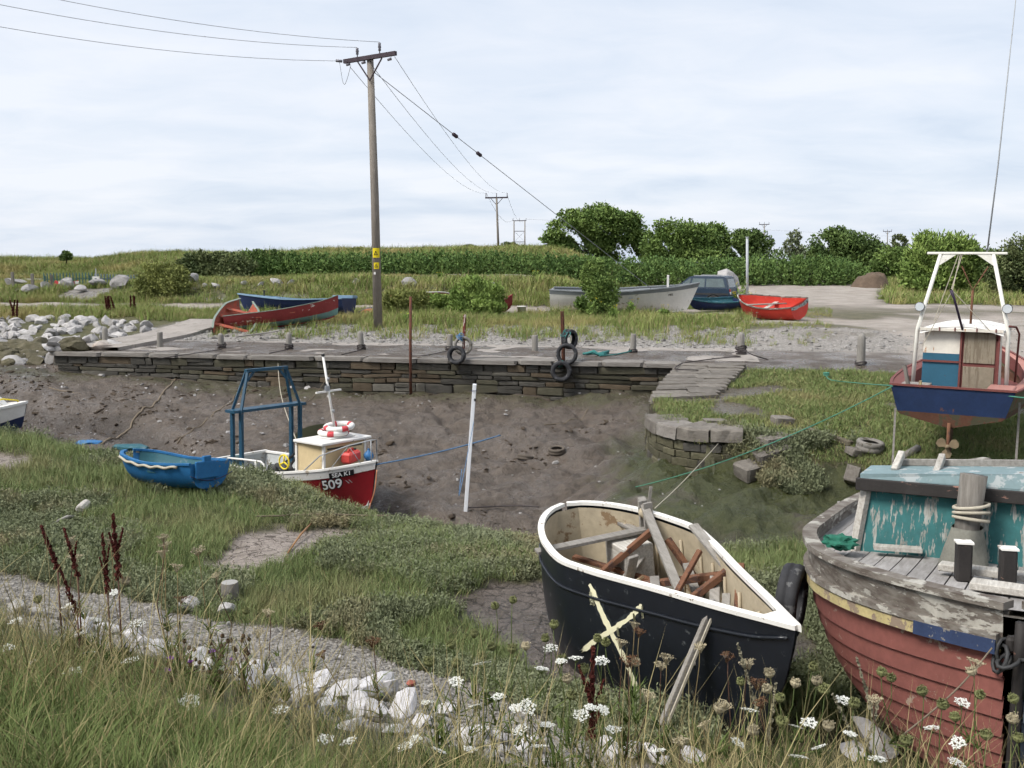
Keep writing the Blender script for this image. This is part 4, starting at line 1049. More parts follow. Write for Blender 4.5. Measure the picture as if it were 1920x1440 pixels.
def build_black_boat():
    L, B, m = 3.75, .75, .40
    tt = np.linspace(0, 1, 15)
    bb = [(t, B * (max(0, 1 - (abs(m - t) / m) ** 1.8) ** (1 / 1.8) if t < m else 1 - ((t - m) / (1 - m)) ** 1.2)) for t in list(np.array([0, .006, .02, .05, .1, .17, .26, .388, .5, .62, .74, .86, .95, 1.0]))]
    bb[0] = (0, .03); bb[-1] = (1, .012)
    h = Hull(L, bb, [(0, .03), (.4, -.01), (.75, .02), (1, .06)], [(0, -1.2), (.04, -1.34), (.2, -1.45), (.5, -1.48), (.75, -1.42), (.9, -1.2), (1, -.55)], vee=[(0, .0), (.3, .0), (.7, .2), (1, .6)], q=.42, rake=.24, rake_s=.0, tb=.10)
    r = empty('black_boat', (1.29, 8.99, .28), -1.18, 0., .10, 'black hulled derelict wooden boat with cream interior and sprayed pale cross', 'boat')
    b = MB(); [h.skin(b, s, nt=44, nv=14) for s in (1, -1)]; b.build('hull', M_BLACKH, r, True)
    b = MB(); [h.skin(b, s, .012, .93, .0, .985, 40, 12, -.045) for s in (1, -1)]; V_ = np.linspace(0, .985, 12); b.grid(np.stack([h.P(np.full(12, .012), V_, s, -.045) for s in (1, -1)], 1)); b.build('inner_planking', M_CREAMIN, r, True)
    b = MB()
    for s in (1, -1): rail(b, h.line(1, s, 0.0, 1, 60), .048, .016, .036, s, .012)
    b.build('gunwale', M_WHITED, r)
    b = MB(); bp = h.P(1., 1., 1); b.add([bp + (.03, 0, .035), bp + (-.3, .09, .028), bp + (-.3, -.09, .028), bp + (.03, 0, -.02), bp + (-.3, .09, -.02), bp + (-.3, -.09, -.02)], [(0, 1, 2), (5, 4, 3), (0, 3, 4, 1), (0, 2, 5, 3), (1, 4, 5, 2)]); b.build('breast_hook', M_WHITED, r)
    b = MB()
    for s in (1, -1): b.tube(h.line(.90, s, 0.02, .985, 40, .006), .016, 6)
    b.build('rubbing_strake', M_BLACKH, r, True)
    # sprayed cross on the starboard side
    uv = uv_finder(h, -1, (.10, 0, -1.18), (1.29, 8.99, .28))
    def band(pts, w, name, mat, off):
        P_ = [np.array(p, float) for p in pts]; n = 30; A = []
        seg_ = np.linspace(0, len(P_) - 1, n)
        for i, s_ in enumerate(seg_):
            k_ = min(int(s_), len(P_) - 2); p = P_[k_] + (P_[k_ + 1] - P_[k_]) * (s_ - k_); d = P_[k_ + 1] - P_[k_]; nn = nrm(np.array([-d[1], d[0]]))
            ww = w * (.85 + .7 * float(fbm(np.array([i * .4]), np.array([w]), 1, 2, 3)[0])) * (1 if 1 < i < n - 2 else .55)
            A.append([h.P(*uv(*(p + nn * ww * q)), -1, off) for q in (-.5, -.17, .17, .5)])
        q = MB(); q.grid(np.array(A)); return q.build(name, mat, r, True)
    band([(1107, 1095), (1130, 1150), (1152, 1195), (1175, 1240), (1197, 1298)], 9.5, 'sprayed_stroke', M_SPRAY, .008)
    band([(1107, 1100), (1130, 1150), (1152, 1195), (1175, 1240), (1196, 1292)], 17, 'overspray', M_HALO, .004); band([(1094, 1219), (1120, 1198), (1150, 1180), (1185, 1156), (1201, 1137)], 19, 'overspray', M_HALO, .006)
    band([(1090, 1222), (1120, 1198), (1150, 1180), (1185, 1156), (1204, 1133)], 10.5, 'sprayed_stroke', M_SPRAY, .010)
    for (x0, y0, l) in [(1206, 1136, 24), (1190, 1150, 14), (1109, 1108, 26), (1114, 1120, 16), (1160, 1175, 18)]: band([(x0, y0), (x0 + 1, y0 + l)], 4, 'paint_drip', M_SPRAY, .012)
    # inside: thwart, stringers, engine box, rubbish timber
    def bar(a, b_, w, hh, mat, nm): q = MB(); q.beam(a, b_, w, hh, ch=.004); return q.build(nm, mat, r)
    bar((-1.05, .66, -.14), (-1.18, -.66, -.16), .13, .035, M_GREYW, 'thwart'); bar((-1.55, .46, -.16), (-1.1, .50, -.18), .08, .04, M_GREYW, 'thwart_knee')
    bar((-1.32, .62, -.1), (-1.3, .66, -.42), .05, .2, M_CREAMIN, 'frame_knee'); bar((-1.02, .70, -.1), (-1.0, .70, -.42), .05, .2, M_CREAMIN, 'frame_knee')
    q = MB(); q.box((-1.0, .30, -.45), (.42, .34, .5), None, .012); q.build('engine_box', M_WHITEW, r)
    for k, (x0, x1, z) in enumerate([(-.2, .35, -.46), (.15, .7, -.48), (.55, 1.15, -.5)]):
        bar((x0, -.16, z), (x1, -.20, z - .03), .24, .03, M_WHITEW, 'bottom_board')
    for x in (-.35, -.02, .32): bar((x, -.34, -.40), (x + .05, .18, -.40), .09, .03, M_WHITEW, 'floor_batten')
    for k, (a, b_, w) in enumerate([((-.95, -.38, -.62), (-.75, .45, -.05), .07), ((-.75, -.55, -.50), (.35, .52, -.20), .075), ((.5, .50, -.1), (.25, -.1, -.55), .07), ((.62, .55, -.02), (1.05, .18, -.45), .07), ((-.55, .5, -.1), (-.2, .62, -.5), .06)]): bar(a, b_, w, .06, M_RUSTB, 'rusty_strut')
    bar((-1.25, .62, .13), (.3, .10, -.28), .085, .05, M_GREYW, 'loose_plank'); bar((-.25, .62, .10), (.78, .52, -.25), .10, .035, M_GREYW, 'loose_plank'); bar((-.8, -.2, -.7), (-.35, .05, -.35), .16, .03, M_CREAMIN, 'loose_board')
    bar((-.62, .02, -.6), (-.45, .05, -.15), .12, .035, M_GREYW, 'loose_board'); bar((.75, -.2, -.6), (.8, .25, -.55), .18, .03, M_GREYW, 'loose_board'); bar((-.5, -.2, -.9), (.7, -.2, -.9), .1, .05, M_GREYW, 'bottom_stringer'); bar((-.7, .2, -.9), (.7, .2, -.9), .1, .05, M_GREYW, 'bottom_stringer')
    for x in np.linspace(-1.4, 1.3, 8):
        t = x / L + .5
        for s in (1, -1): 
            q = MB(); P_ = h.P(np.full(8, t), np.linspace(.1, .93, 8), s, -.06); q.tube(P_, .016, 5); q.build('frame_rib', M_CREAMIN, r, True)
    bar((.0, -.3, -.30), (.62, .1, -.34), .10, .03, M_WHITEW, 'loose_plank'); bar((-.15, .1, -.28), (.55, -.28, -.36), .09, .03, M_GREYW, 'loose_plank'); bar((-.6, -.35, -.55), (-.2, .5, -.42), .12, .04, M_WHITEW, 'loose_plank'); bar((.35, .45, -.2), (.9, .05, -.5), .09, .04, M_GREYW, 'loose_plank'); bar((-1.2, -.1, -.8), (-.9, .1, -.3), .09, .03, M_GREYW, 'loose_plank')
    for (p_, q_, w_, m_) in [((-1.3, -.2, -.35), (-.55, .35, -.52), .07, M_RUSTB), ((.1, -.35, -.42), (.95, .25, -.3), .06, M_RUSTB), ((-.3, .55, -.3), (.55, .2, -.5), .08, M_GREYW), ((.2, .4, .02), (.5, -.3, -.5), .05, M_RUSTB), ((.75, .3, -.2), (1.2, -.05, -.45), .07, M_GREYW), ((-.9, .45, -.3), (-.35, -.4, -.6), .09, M_GREYW)]: bar(p_, q_, w_, .04, m_, 'broken_timber')
    # fairlead with sheave at the quarter
    q = MB(); q.box((-1.12, .56, -.02), (.03, .1, .34)); q.box((-1.02, .56, -.02), (.03, .1, .34)); q.beam((-1.07, .6, .1), (-1.06, .64, .3), .02, .03); q.build('fairlead_bracket', M_GREYW, r)
    q = MB(); q.lathe([(.001, -.03), (.06, -.03), (.05, 0), (.06, .03), (.001, .03)], 12, (-1.07, .55, .03), np.array([[0, 0, 1], [0, 1, 0], [1, 0, 0]])); q.build('sheave', M_CREAMIN, r, True)
    q = MB()
    for k in range(5): q.box((1.05 + .05 * k, -.26 + .03 * k, -.2), (.05, .07, .16), Rz3(.3 * k))
    q.build('broken_brick_ballast', paint('rubble_red', (.28, .13, .09), .9, .5, 9), r)
    q = MB(); q.box((1.2, .02, -.32), (.5, .42, .05), None, .01); q.build('stern_sheet', paint('dark_green_board', (.02, .035, .035), .6), r)
    # props leaning on the near side
    W_ = np.array(r.matrix_basis)[:3, :3] if False else None
    rt = Euler((.10, 0, -1.18)).to_matrix(); lw = lambda p: np.array(rt @ Vector(p)) + np.array([1.30, 8.99, .28])
    a = atD(1340, 1125, 7.72); f = at(1226, 1392, H(1.1, 7.5) - .02)
    q = MB(); q.beam(f, a, .055, .045, ch=.004); tag(q.build('timber_prop', M_GREYW), 'long grey timber prop leaning against the black hull near its cross', 'prop')
    q = MB(); q.beam(f + (.03, -.05, 0), a + (-.03, -.06, -.12), .018, .018); tag(q.build('rope_tail', M_ROPE_W), 'pale rope tied down along the leaning prop', 'rope')
    a = atD(1352, 1135, 7.75); mid = atD(1362, 1225, 7.6); f = at(1392, 1355, H(1.85, 7.2))
    q = MB(); q.tube([f, mid, a], [.035, .032, .028], 7); tag(q.build('branch_prop', M_GREYWV, None, True), 'crooked branch propping the black hull right of the timber prop', 'prop')
    return h, r


def build_red_boat():
    L = 7.0
    bb = [(t, w * 1.15) for t, w in [(0, .55), (.1, .95), (.3, 1.38), (.5, 1.5), (.68, 1.48), (.80, 1.30), (.88, 1.02), (.94, .66), (.98, .30), (1, .05)]]
    h = Hull(L, bb, [(0, .95), (.4, .80), (.7, .861), (1, 1.024)], [(0, -.25), (.2, -.55), (.7, -.62), (.9, -.52), (1, -.40)], vee=[(0, .1), (.6, .06), (1, .5)], q=.46, rake=.16)
    hd = math.radians(-119); fw = np.array([math.cos(hd), math.sin(hd)])
    c = np.array([4.678, 8.693])
    r = empty('clinker_boat', (c[0], c[1], -.205), hd, .06, .023, 'derelict red clinker built boat with flaking teal cabin at lower right', 'boat')
    ns = 11; vs = np.linspace(.05, .84, ns + 1)
    for s in (1, -1):
        b = MB(); h.skin(b, s, 0, 1, 0, .1, 40, 3); b.build('garboard', M_REDH, r, True)
        for i in range(ns):
            b = MB(); T, V = np.meshgrid(np.linspace(0, 1, 44), np.linspace(0, 1, 3), indexing='ij'); v = vs[i] - .008 + (vs[i + 1] - vs[i] + .008) * V
            A = h.P(T, v, s, .024 * (1 - V) + .001); b.grid(A, flip=s < 0); I = h.P(T[:, 0], v[:, 0], s, -.004); b.grid(np.stack([I, A[:, 0]], 1), flip=s < 0)
            o = b.build('strake', M_REDH if s < 0 else paint('blue_black_hull_paint', (.03, .04, .055), .6, .4, 3, wear=(.10, .12, .14), wear_amt=.05, wsc=5) if i == 0 else bpy.data.materials['blue_black_hull_paint'], r, True)
        b = MB(); rail(b, h.line(.865, s, 0, .998, 60), .01, .045, .07, s); o = b.build('wale', M_YEL, r)
        b = MB(); rail(b, h.line(.90, s, 0, .998, 60, .01), .01, .035, .045, s); o = b.build('wale_cap', M_BULW, r)
        b = MB(); h.skin(b, s, 0, .999, .885, 1, 50, 4); h.skin(b, s, 0, .99, .885, 1, 50, 4, -.05); b.build('bulwark', M_BULW, r, True)
        b = MB(); rail(b, h.line(1, s, 0, 1, 60), .085, .03, .045, s, .01); b.build('rail_cap', M_BULW, r)
        b = MB(); rail(b, h.line(.872, s, .958, .998, 14, .045), 0, .012, .085, s); b.build('trim_end', M_NAVYP, r)
    b = MB(); b.tube(np.concatenate([h.line(0, 1, .75, 1, 12) + (0, 0, -.03), h.P(np.full(8, 1.), np.linspace(.1, .96, 8), 1) + np.array([.02, -.03, 0])]), .032, 6); b.build('stem_post', M_BLKBAND, r, True)
    b = MB(); h.transom(b, 0); b.build('transom', M_REDH, r)
    # deck planks: fore and aft planks, one object each
    zd = lambda t: h.sh(t) - .10
    wpl = .135; k = -12
    while k <= 12:
        y0, y1 = (k - .5) * wpl + .006, (k + .5) * wpl - .006; T = np.linspace(.02, .985, 60); ok = np.minimum(h.b(T) - .06, 9) > max(abs(y0), abs(y1)) * .96
        if ok.sum() > 3:
            tt = T[ok]; x = h.L * (tt - .5); cam_ = .03 * (1 - (k * wpl / 1.5) ** 2)
            A = np.stack([np.stack([x, 0 * x + y0, zd(tt) + cam_ - .02], 1), np.stack([x, 0 * x + y0, zd(tt) + cam_], 1), np.stack([x, 0 * x + y1, zd(tt) + cam_], 1), np.stack([x, 0 * x + y1, zd(tt) + cam_ - .02], 1)], 1)
            b = MB(); b.grid(A); b.build('deck_plank', M_DECK, r)
        k += 1
    b = MB(); T = np.linspace(.01, .99, 40); A = np.stack([np.stack([h.L * (T - .5), s * (h.b(T) - .04), zd(T) - .012], 1) for s in (1, -1)], 1); b.grid(A); b.build('deck_beam_shelf', M_GREYWV, r)
    # cabin, its front 2.1 m behind the stem
    xf, xb = L / 2 - 1.95, L / 2 - 2.5; w0, w1 = 1.30, 1.20; zb = .72; zt = 1.38
    def pane(pts, nm, mat, par=r): q = MB(); q.add(pts, [tuple(range(len(pts)))]); return q.build(nm, mat, par)
    q = MB(); q.add([(xf, w0, zb), (xf, -w0, zb), (xf - .12, -w1, zt), (xf - .12, w1, zt), (xb, w0, zb), (xb, -w0, zb), (xb, -w1, zt), (xb, w1, zt)], [(0, 3, 2, 1), (1, 2, 6, 5), (0, 4, 7, 3), (4, 5, 6, 7)]); q.build('cabin_wall', M_TEAL, r)
    q = MB(); q.add([(xf - .02, w1 + .05, zt), (xf - .02, -w1 - .05, zt), (xb, -w1 - .05, zt), (xb, w1 + .05, zt), (xf - .06, 0, zt + .13), (xb, 0, zt + .13), (xf - .02, w1 + .05, zt + .035), (xf - .02, -w1 - .05, zt + .035), (xb, -w1 - .05, zt + .035), (xb, w1 + .05, zt + .035)],
                 [(0, 3, 2, 1), (6, 4, 5, 9), (4, 7, 8, 5), (0, 1, 7, 4, 6), (2, 3, 9, 5, 8), (1, 2, 8, 7), (3, 0, 6, 9)]); rf = q.build('roof', M_TEALR, r)
    q = MB(); q.beam((xf - .015, -w1 - .08, zt - .05), (xf - .015, w1 + .08, zt - .05), .05, .10, ch=.006); q.build('front_beam', M_BLKBAND, r)
    q = MB(); q.beam((xf + .02, -w0 + .02, zb - .02), (xf - .09, -w1 + .0, zt - .02), .07, .05); q.beam((xf - .3, -w0 - .02, zb), (xf - .32, -w1 - .02, zt), .05, .04); q.build('corner_post', M_WHITEW, r)
    q = MB(); q.beam((xf - .55, -w1 + .15, zt + .08), (xf - .55, -.05, zt + .15), .06, .05); q.build('hatch_runner', M_GREYW, rf)
    for y in (-.72, -.40): q = MB(); q.beam((xf - .25, y - .3, zt + .04), (xf - .5, y - .28, zt + .16), .05, .07, ch=.006); q.build('roof_chock', M_WHITEW, rf)
    q = MB(); q.box((xf - .13, .25, zt + .085), (.05, .72, .09), None, .02); q.build('roof_board', M_GREYW, rf)
    for y in (.03, .5): q = MB(); q.lathe([(.02, 0), (.02, .012), (.001, .014)], 8, (xf - .10, y, zt + .095), np.array([[0, 0, 1], [0, 1, 0], [1, 0, 0]])); q.build('bolt_head', M_WHITE, rf)
    # mast stump with lashings and sacking
    my = -.42
    q = MB(); q.tube([(xf + .16, my - .03, zb - .05), (xf + .15, my, zb + .4), (xf + .13, my + .03, zt + .12)], [.095, .092, .10], 9); ms = q.build('mast_stump', M_GREYWV, r, True)
    q = MB()
    for j in range(3): q.tube([(xf + .145 + .125 * math.cos(a), my + .02 + .125 * math.sin(a), zt - .12 - .05 * j + .02 * math.sin(a + j)) for a in np.linspace(0, 6.283, 15)[:-1]], .014, 5, close=True)
    q.build('lashing', M_ROPE_W, ms, True)
    q = MB(); n = 16; A = np.array([[((.13 + .035 * k2 / 5 + .022 * math.sin(3 * a + k2)) * math.cos(a) + xf + .17, (.13 + .05 * k2 / 5 + .022 * math.cos(2 * a + k2)) * math.sin(a) + my - .03 * k2 / 5, zt - .28 - .52 * k2 / 5) for a in np.linspace(0, 6.283, n, endpoint=False)] for k2 in range(6)]); q.grid(A, cv=True); q.build('sacking', M_SACK, ms, True)
    # samson posts on the foredeck
    for y, x in ((-.38, L / 2 - 1.0), (-.10, L / 2 - .95)):
        q = MB(); q.box((x, y, 1.0), (.10, .10, .27), Rz3(.3), .012); sp = q.build('samson_post', M_BLKBAND, r); q = MB(); q.box((x, y, 1.142), (.11, .11, .014), Rz3(.3)); q.build('cap', M_WHITED, sp)
    q = MB(); q.beam((L / 2 - 1.2, -.55, .91), (L / 2 - 1.1, .4, .92), .13, .05, ch=.006); q.build('anchor_chock', M_WHITEW, r)
    q = MB(); q.beam((L / 2 - .62, -.3, .95), (L / 2 - .58, .35, .95), .16, .05, ch=.006); q.build('breast_hook', M_WHITEW, r)
    q = MB(); q.beam((L / 2 - 1.8, -1.1, .86), (L / 2 - 1.88, -.75, .86), .12, .03); q.build('loose_board', M_WHITEW, r)
    # net bundle on deck, chain at the stem
    rng = np.random.default_rng(3); me = rock_mesh(rng, 3, 0, M_GREENNET, (.13, .11, .055), .16, False); o = link('net_bundle', me, None, atD(1577, 1024, 7.75) + (0, 0, .03)); tag(o, 'bundle of green trawl net on the side deck by the teal cabin', 'net')
    q = MB()
    for j in range(9):
        p = np.array([L / 2 + .17 - .02 * j, -.10 + .04 * j, .70 + .03 * math.sin(j)]) + rng.normal(size=3) * .03; n_ = nrm(rng.normal(size=3)); u = nrm(np.cross(n_, (0, 0, 1))); w = np.cross(n_, u)
        q.tube([p + .055 * (math.cos(a) * u + 1.5 * math.sin(a) * w) for a in np.linspace(0, 6.283, 11)[:-1]], .013, 5, close=True)
    q.build('stem_chain', M_DARK, r, True)
    q = MB(); q.box((L / 2 + .10, .02, .80), (.07, .16, .10), Rz3(.4), .02); q.build('stem_head_fitting', M_BLKBAND, r)
    # hanging line and fender
    tyre(atD(1484, 1125, 7.9), (math.radians(92), .1, math.radians(-20) + 1.45), .30, .17, M_TYRE, 'black tyre fender hanging at the red hull beside the black bow', None, .62)
    a, b_ = atD(1912, 1185, 5.2), at(1700, 1400, .1)
    rope('rope', [atD(1860, 1215, 5.4), atD(1790, 1290, 5.3), atD(1690, 1380, 5.2)], .005, M_ROPE_M, 'thin pale line slanting down across the red planking', .02, 10)
    return h, r


M_REDG = paint('crimson_gloss_paint', (.235, .012, .018), .35, .15, 2, bump=.05, spec=.5)
M_CREAM = paint('cream_cabin_panel', (.60, .47, .27), .6, .12, 2, wear=(.42, .31, .16), wear_amt=.0, wsc=4, bump=.08)
M_BLUEST = paint('blue_steel_paint', (.014, .060, .105), .5, .25, 4, wear=(.10, .07, .05), wear_amt=-.08, wsc=9, bump=.12)
M_YELL = paint('yellow_enamel', (.75, .58, .03), .45, .1, 5)
M_REDPL = paint('red_plastic', (.55, .06, .05), .45, .12, 4)
M_LBRED = paint('lifebuoy_red', (.50, .05, .06), .55, .1, 6)
M_BUOYB = paint('blue_buoy_plastic', (.03, .13, .30), .5, .2, 6)
M_BLACKP = paint('black_lettering_panel', (.012, .012, .014), .5, .1, 3)
M_LETW = paint('white_lettering', (.80, .80, .78), .55, .04, 3)
M_HOSE = paint('black_hose', (.03, .028, .026), .6, .2, 6)
M_BILGE = paint('pale_grey_inside', (.40, .41, .40), .7, .2, 3, wear=(.24, .22, .19), wear_amt=.1, wsc=5)


def build_seak():
    hd = math.radians(-36); fw = np.array([math.cos(hd), math.sin(hd)]); L = 4.0
    h = Hull(L, [(0, .78), (.3, .90), (.6, .90), (.8, .68), (.93, .28), (1, .02)], [(0, .62), (.4, .62), (.75, .78), (1, 1.02)], [(0, -.05), (.5, -.10), (.85, -.08), (.97, .02), (1, .10)], vee=[(0, .15), (.6, .2), (1, .8)], q=.6, rake=.16)
    stem = at(704, 868, -1.06); c = stem[:2] - fw * (L / 2 + .16)
    zc = -2.06
    r = empty('fishing_boat', (c[0], c[1], zc), hd, .0, -.03, 'small red and white fishing boat with blue gantry aground in the creek', 'boat')
    b = MB(); [h.skin(b, s, 0, 1, .10, .86, 40, 9) for s in (1, -1)]; h.transom(b, 0); b.build('hull', M_REDG, r, True)
    b = MB(); [h.skin(b, s, 0, 1, 0, .115, 30, 3, .003) for s in (1, -1)]; b.build('boot_topping', M_WHITE, r, True)
    b = MB(); [h.skin(b, s, 0, 1, .86, 1, 40, 3, .008) for s in (1, -1)]; b.build('white_topstrake', M_WHITE, r, True)
    b = MB(); [h.skin(b, s, .01, .99, .05, .99, 36, 7, -.04) for s in (1, -1)]; b.build('inner_skin', M_BILGE, r, True)
    b = MB(); [rail(b, h.line(1, s, 0, 1, 40), .07, .02, .04, s, .01) for s in (1, -1)]; b.beam((-L / 2, -.78, .64), (-L / 2, .78, .64), .07, .05); b.build('gunwale', M_WHITE, r)
    b = MB(); T = np.linspace(.02, .6, 20); b.grid(np.stack([np.stack([L * (T - .5), s * (h.b(T) - .06), 0 * T + .18], 1) for s in (1, -1)], 1)); b.build('working_deck', M_BILGE, r)
    b = MB(); T = np.linspace(.58, .985, 20); b.grid(np.stack([np.stack([L * (T - .5) + .1 * sstep(.65, 1, T), s * np.maximum(h.b(T) - .05, .004), h.sh(T) - .09], 1) for s in (1, -1)], 1)); b.build('foredeck', M_BILGE, r)
    b = MB(); b.add([(-L / 2 + .03, -.74, .2), (-L / 2 + .03, .74, .2), (-L / 2 + .03, .76, .63), (-L / 2 + .03, -.76, .63)], [(0, 1, 2, 3)]); b.build('transom_lining', M_BILGE, r)
    # cabin
    x0, x1, w, zb, zt = .58, 1.28, .63, .66, 1.30
    b = MB(); b.add([(x0, -w, zb), (x1, -w * .9, zb), (x1, w * .9, zb), (x0, w, zb), (x0, -w, zt), (x1, -w * .9, zt + .0), (x1, w * .9, zt), (x0, w, zt)], [(0, 1, 5, 4), (1, 2, 6, 5), (2, 3, 7, 6), (3, 0, 4, 7)]); cb = b.build('cabin', M_CREAM, r)
    b = MB(); b.box(((x0 + x1) / 2 + .02, 0, zt + .04), (x1 - x0 + .14, 2 * w + .12, .055), None, .012); b.box(((x0 + x1) / 2, .1, zt + .085), (.45, .7, .03), None, .01); b.build('roof', M_WHITE, cb)
    for (x, y) in ((x0, -w), (x1, -w * .9), (x1, w * .9)): b = MB(); b.beam((x, y, zb), (x, y, zt + .01), .05, .05); b.build('corner_trim', M_WHITE, cb)
    b = MB(); b.beam((x0 + .0, -w - .012, zb + .02), (x1, -w * .9 - .014, zb + .02), .03, .13); b.box(((x0 + x1) / 2 - .02, -.0, zb - .16), (x1 - x0, 2 * w * .72, .34), None, .01); b.build('cabin_base', M_BILGE, cb)
    b = MB(); b.box((x1 + .012, 0, zt - .08), (.02, w * 1.5, .03)); b.build('window_shade_strip', M_DARK, cb)
    # rails
    b = MB(); b.tube([h.P(.72, 1, -1) + (0, .03, 0), h.P(.80, 1, -1) + (0, .03, .30), h.P(.9, 1, -1) + (.02, .03, .42), h.P(.985, 1, -1) + (-.02, 0, .44), h.P(.985, 1, 1) + (-.02, 0, .44), h.P(.985, 1, 1) + (0, 0, .0)], .014, 6)
    b.tube([h.P(.84, 1, -1) + (0, .03, 0), h.P(.9, 1, -1) + (0.02, .03, .42), h.P(.95, 1, -1)], .010, 6); b.tube([h.P(.985, 1, -1) + (-.02, 0, .44), h.P(.985, 1, -1)], .012, 6); b.build('bow_rail', M_GALV, r, True)
    b = MB(); b.tube([h.P(.17, 1, -1) + (0, .04, .16), h.P(.3, 1, -1) + (0, .04, .20), h.P(.44, 1, -1) + (0, .04, .22), h.P(.465, 1, -1) + (0, .04, .16), h.P(.47, 1, -1) + (0, .04, 0)], .022, 7); b.tube([h.P(.40, 1, -1) + (0, .04, .21), h.P(.40, 1, -1) + (0, .04, 0)], .02, 7); b.build('side_rail', M_WHITE, r, True)
    # gantry
    gx, dx = -1.05, .14; zc2 = 1.80; ztop = 2.62; yo, yi = .80, .52
    for s in (-1, 1):
        for k in (-1, 1):
            b = MB(); b.beam((gx + k * dx, s * yo, .25), (gx + k * dx, s * yo, zc2), .085, .06); b.build('gantry_leg', M_BLUEST, r)
            b = MB(); b.beam((gx + k * dx, s * yo, zc2), (gx + k * .02, s * yi, ztop), .05, .05); b.build('gantry_strut', M_BLUEST, r)
    b = MB(); b.beam((gx, -yo - .18, zc2), (gx, yo + .18, zc2), .30, .055); b.build('gantry_crossbeam', M_BLUEST, r)
    b = MB(); b.beam((gx, -yi - .04, ztop), (gx, yi + .04, ztop), .09, .06); b.beam((gx, -yi, ztop - .22), (gx, -yi + .18, ztop - .03), .05, .03, (1, 0, 0)); b.beam((gx, yi, ztop - .22), (gx, yi - .18, ztop - .03), .05, .03, (1, 0, 0)); b.build('gantry_head', M_BLUEST, r)
    # hauler and handwheel
    wx, wy = .08, -.45
    b = MB(); Ry = np.array([[1, 0, 0], [0, 0, 1], [0, -1, 0]])
    b.box((wx, wy + .28, .40), (.4, .5, .42), None, .02); b.build('winch_frame', M_DARK, r)
    for dx2, dy2, rr in ((-.42, .0, .15), (-.2, .06, .18), (.16, .34, .19)):
        b = MB(); b.lathe([(.001, -.09), (rr, -.09), (rr, -.07), (rr * .5, -.06), (rr * .5, .06), (rr, .07), (rr, .09), (.001, .09)], 14, (wx + dx2, wy + dy2 + .05, .58), Ry); b.build('winch_drum', M_DARK, r, True)
    b = MB(); R_ = .145; cx = np.array([wx + .05, wy - .12, .84])
    b.tube([cx + R_ * np.array([math.cos(a), 0, math.sin(a)]) for a in np.linspace(0, 6.283, 21)[:-1]], .017, 6, close=True)
    for a in (math.pi / 2, math.pi * 7 / 6, math.pi * 11 / 6): b.beam(cx, cx + R_ * np.array([math.cos(a), 0, math.sin(a)]), .03, .02, (0, 1, 0))
    b.build('handwheel', M_YELL, r, True)
    for (x, y) in ((wx - .28, .05), (wx + .3, .25)):
        b = MB(); b.beam((x, y, .95), (x + .16, y, .95), .04, .03); b.beam((x + .02, y, .6), (x + .02, y, .95), .02, .02); b.build('control_lever', M_YELL, r)
    # hoses
    b = MB(); b.tube([(-1.7, .1, .45), (-1.3, .0, .34), (-.9, .25, .5), (-.5, .5, .95)], .03, 6); b.tube([(-1.6, -.1, .32), (-1.1, -.05, .3), (-.7, .15, .4), (-.4, .3, .8)], .028, 6); b.build('hose', M_HOSE, r, True)
    b = MB(); b.box((-1.75, -.25, .45), (.2, .22, .5), None, .03); b.build('outboard_bracket', paint('dull_green_fitting', (.06, .10, .10), .7), r)
    # mast
    mb_ = np.array([.80, .22, 1.36]); mt = mb_ + np.array([-.30, -.06, 1.62])
    b = MB(); b.tube([mb_, mt], [.028, .024], 8); mast = b.build('mast', M_WHITE, r, True)
    mc = mb_ + (mt - mb_) * .56; lat = np.array([-.10, 1., 0]); lat = nrm(lat)
    b = MB(); b.beam(mc - lat * .38, mc + lat * .38, .04, .035); b.build('crosstree', M_WHITE, mast)
    b = MB(); b.poly([mc + lat * -.16 + (0, 0, .03), mc + lat * .02 + (0, 0, .03), mc + lat * -.06 + (0, 0, .17)]); b.box(mc + lat * -.05 + (.01, 0, .06), (.03, .12, .1)); b.build('radar_reflector', M_GALV, mast)
    for f in (.7, .3): b = MB(); b.lathe([(.001, 0), (.03, 0), (.03, .05), (.001, .06)], 8, mb_ + (mt - mb_) * f + (.04, 0, 0)); b.build('mast_lamp', M_GALV, mast, True)
    b = MB(); b.lathe([(.001, 0), (.035, 0), (.035, .05), (.001, .055)], 8, mt); b.build('masthead_light', M_DARK, mast, True)
    # lettering on the starboard bow
    def plate(t, v, w_, h_, nm, mat, off, par): 
        U, V = np.meshgrid(np.linspace(-w_ / 2, w_ / 2, 8), np.linspace(-h_ / 2, h_ / 2, 3), indexing='ij'); q = MB(); q.grid(on_hull(h, -1, t, v, np.stack([U, V], -1).reshape(-1, 2), off).reshape(8, 3, 3)); return q.build(nm, mat, par)
    def letters(txt, sz, t, v, mat, off, par): 
        V, Fc = text_mesh(txt, sz); q = MB(); q.add(on_hull(h, -1, t, v, V[:, :2], off), Fc); return q.build('lettering', mat, par)
    uv = uv_finder(h, -1, (-.03, 0, hd), (c[0], c[1], zc)); tn_, vn_ = uv(640, 889); t5, v5 = uv(619, 910)
    p1 = plate(tn_, vn_, .50, .125, 'name_board', M_BLACKP, .016, r); letters('SEA K1', .125, tn_, vn_, M_LETW, .020, p1)
    t5, v5 = uv(622, 909)
    V, Fc = text_mesh('509', .28, .085); q = MB(); q.add(on_hull(h, -1, t5, v5, V[:, :2], .006), Fc); p2 = q.build('number_outline', M_BLACKP, r); letters('509', .28, t5, v5, M_LETW, .011, p2)  # black outline painted round the white digits
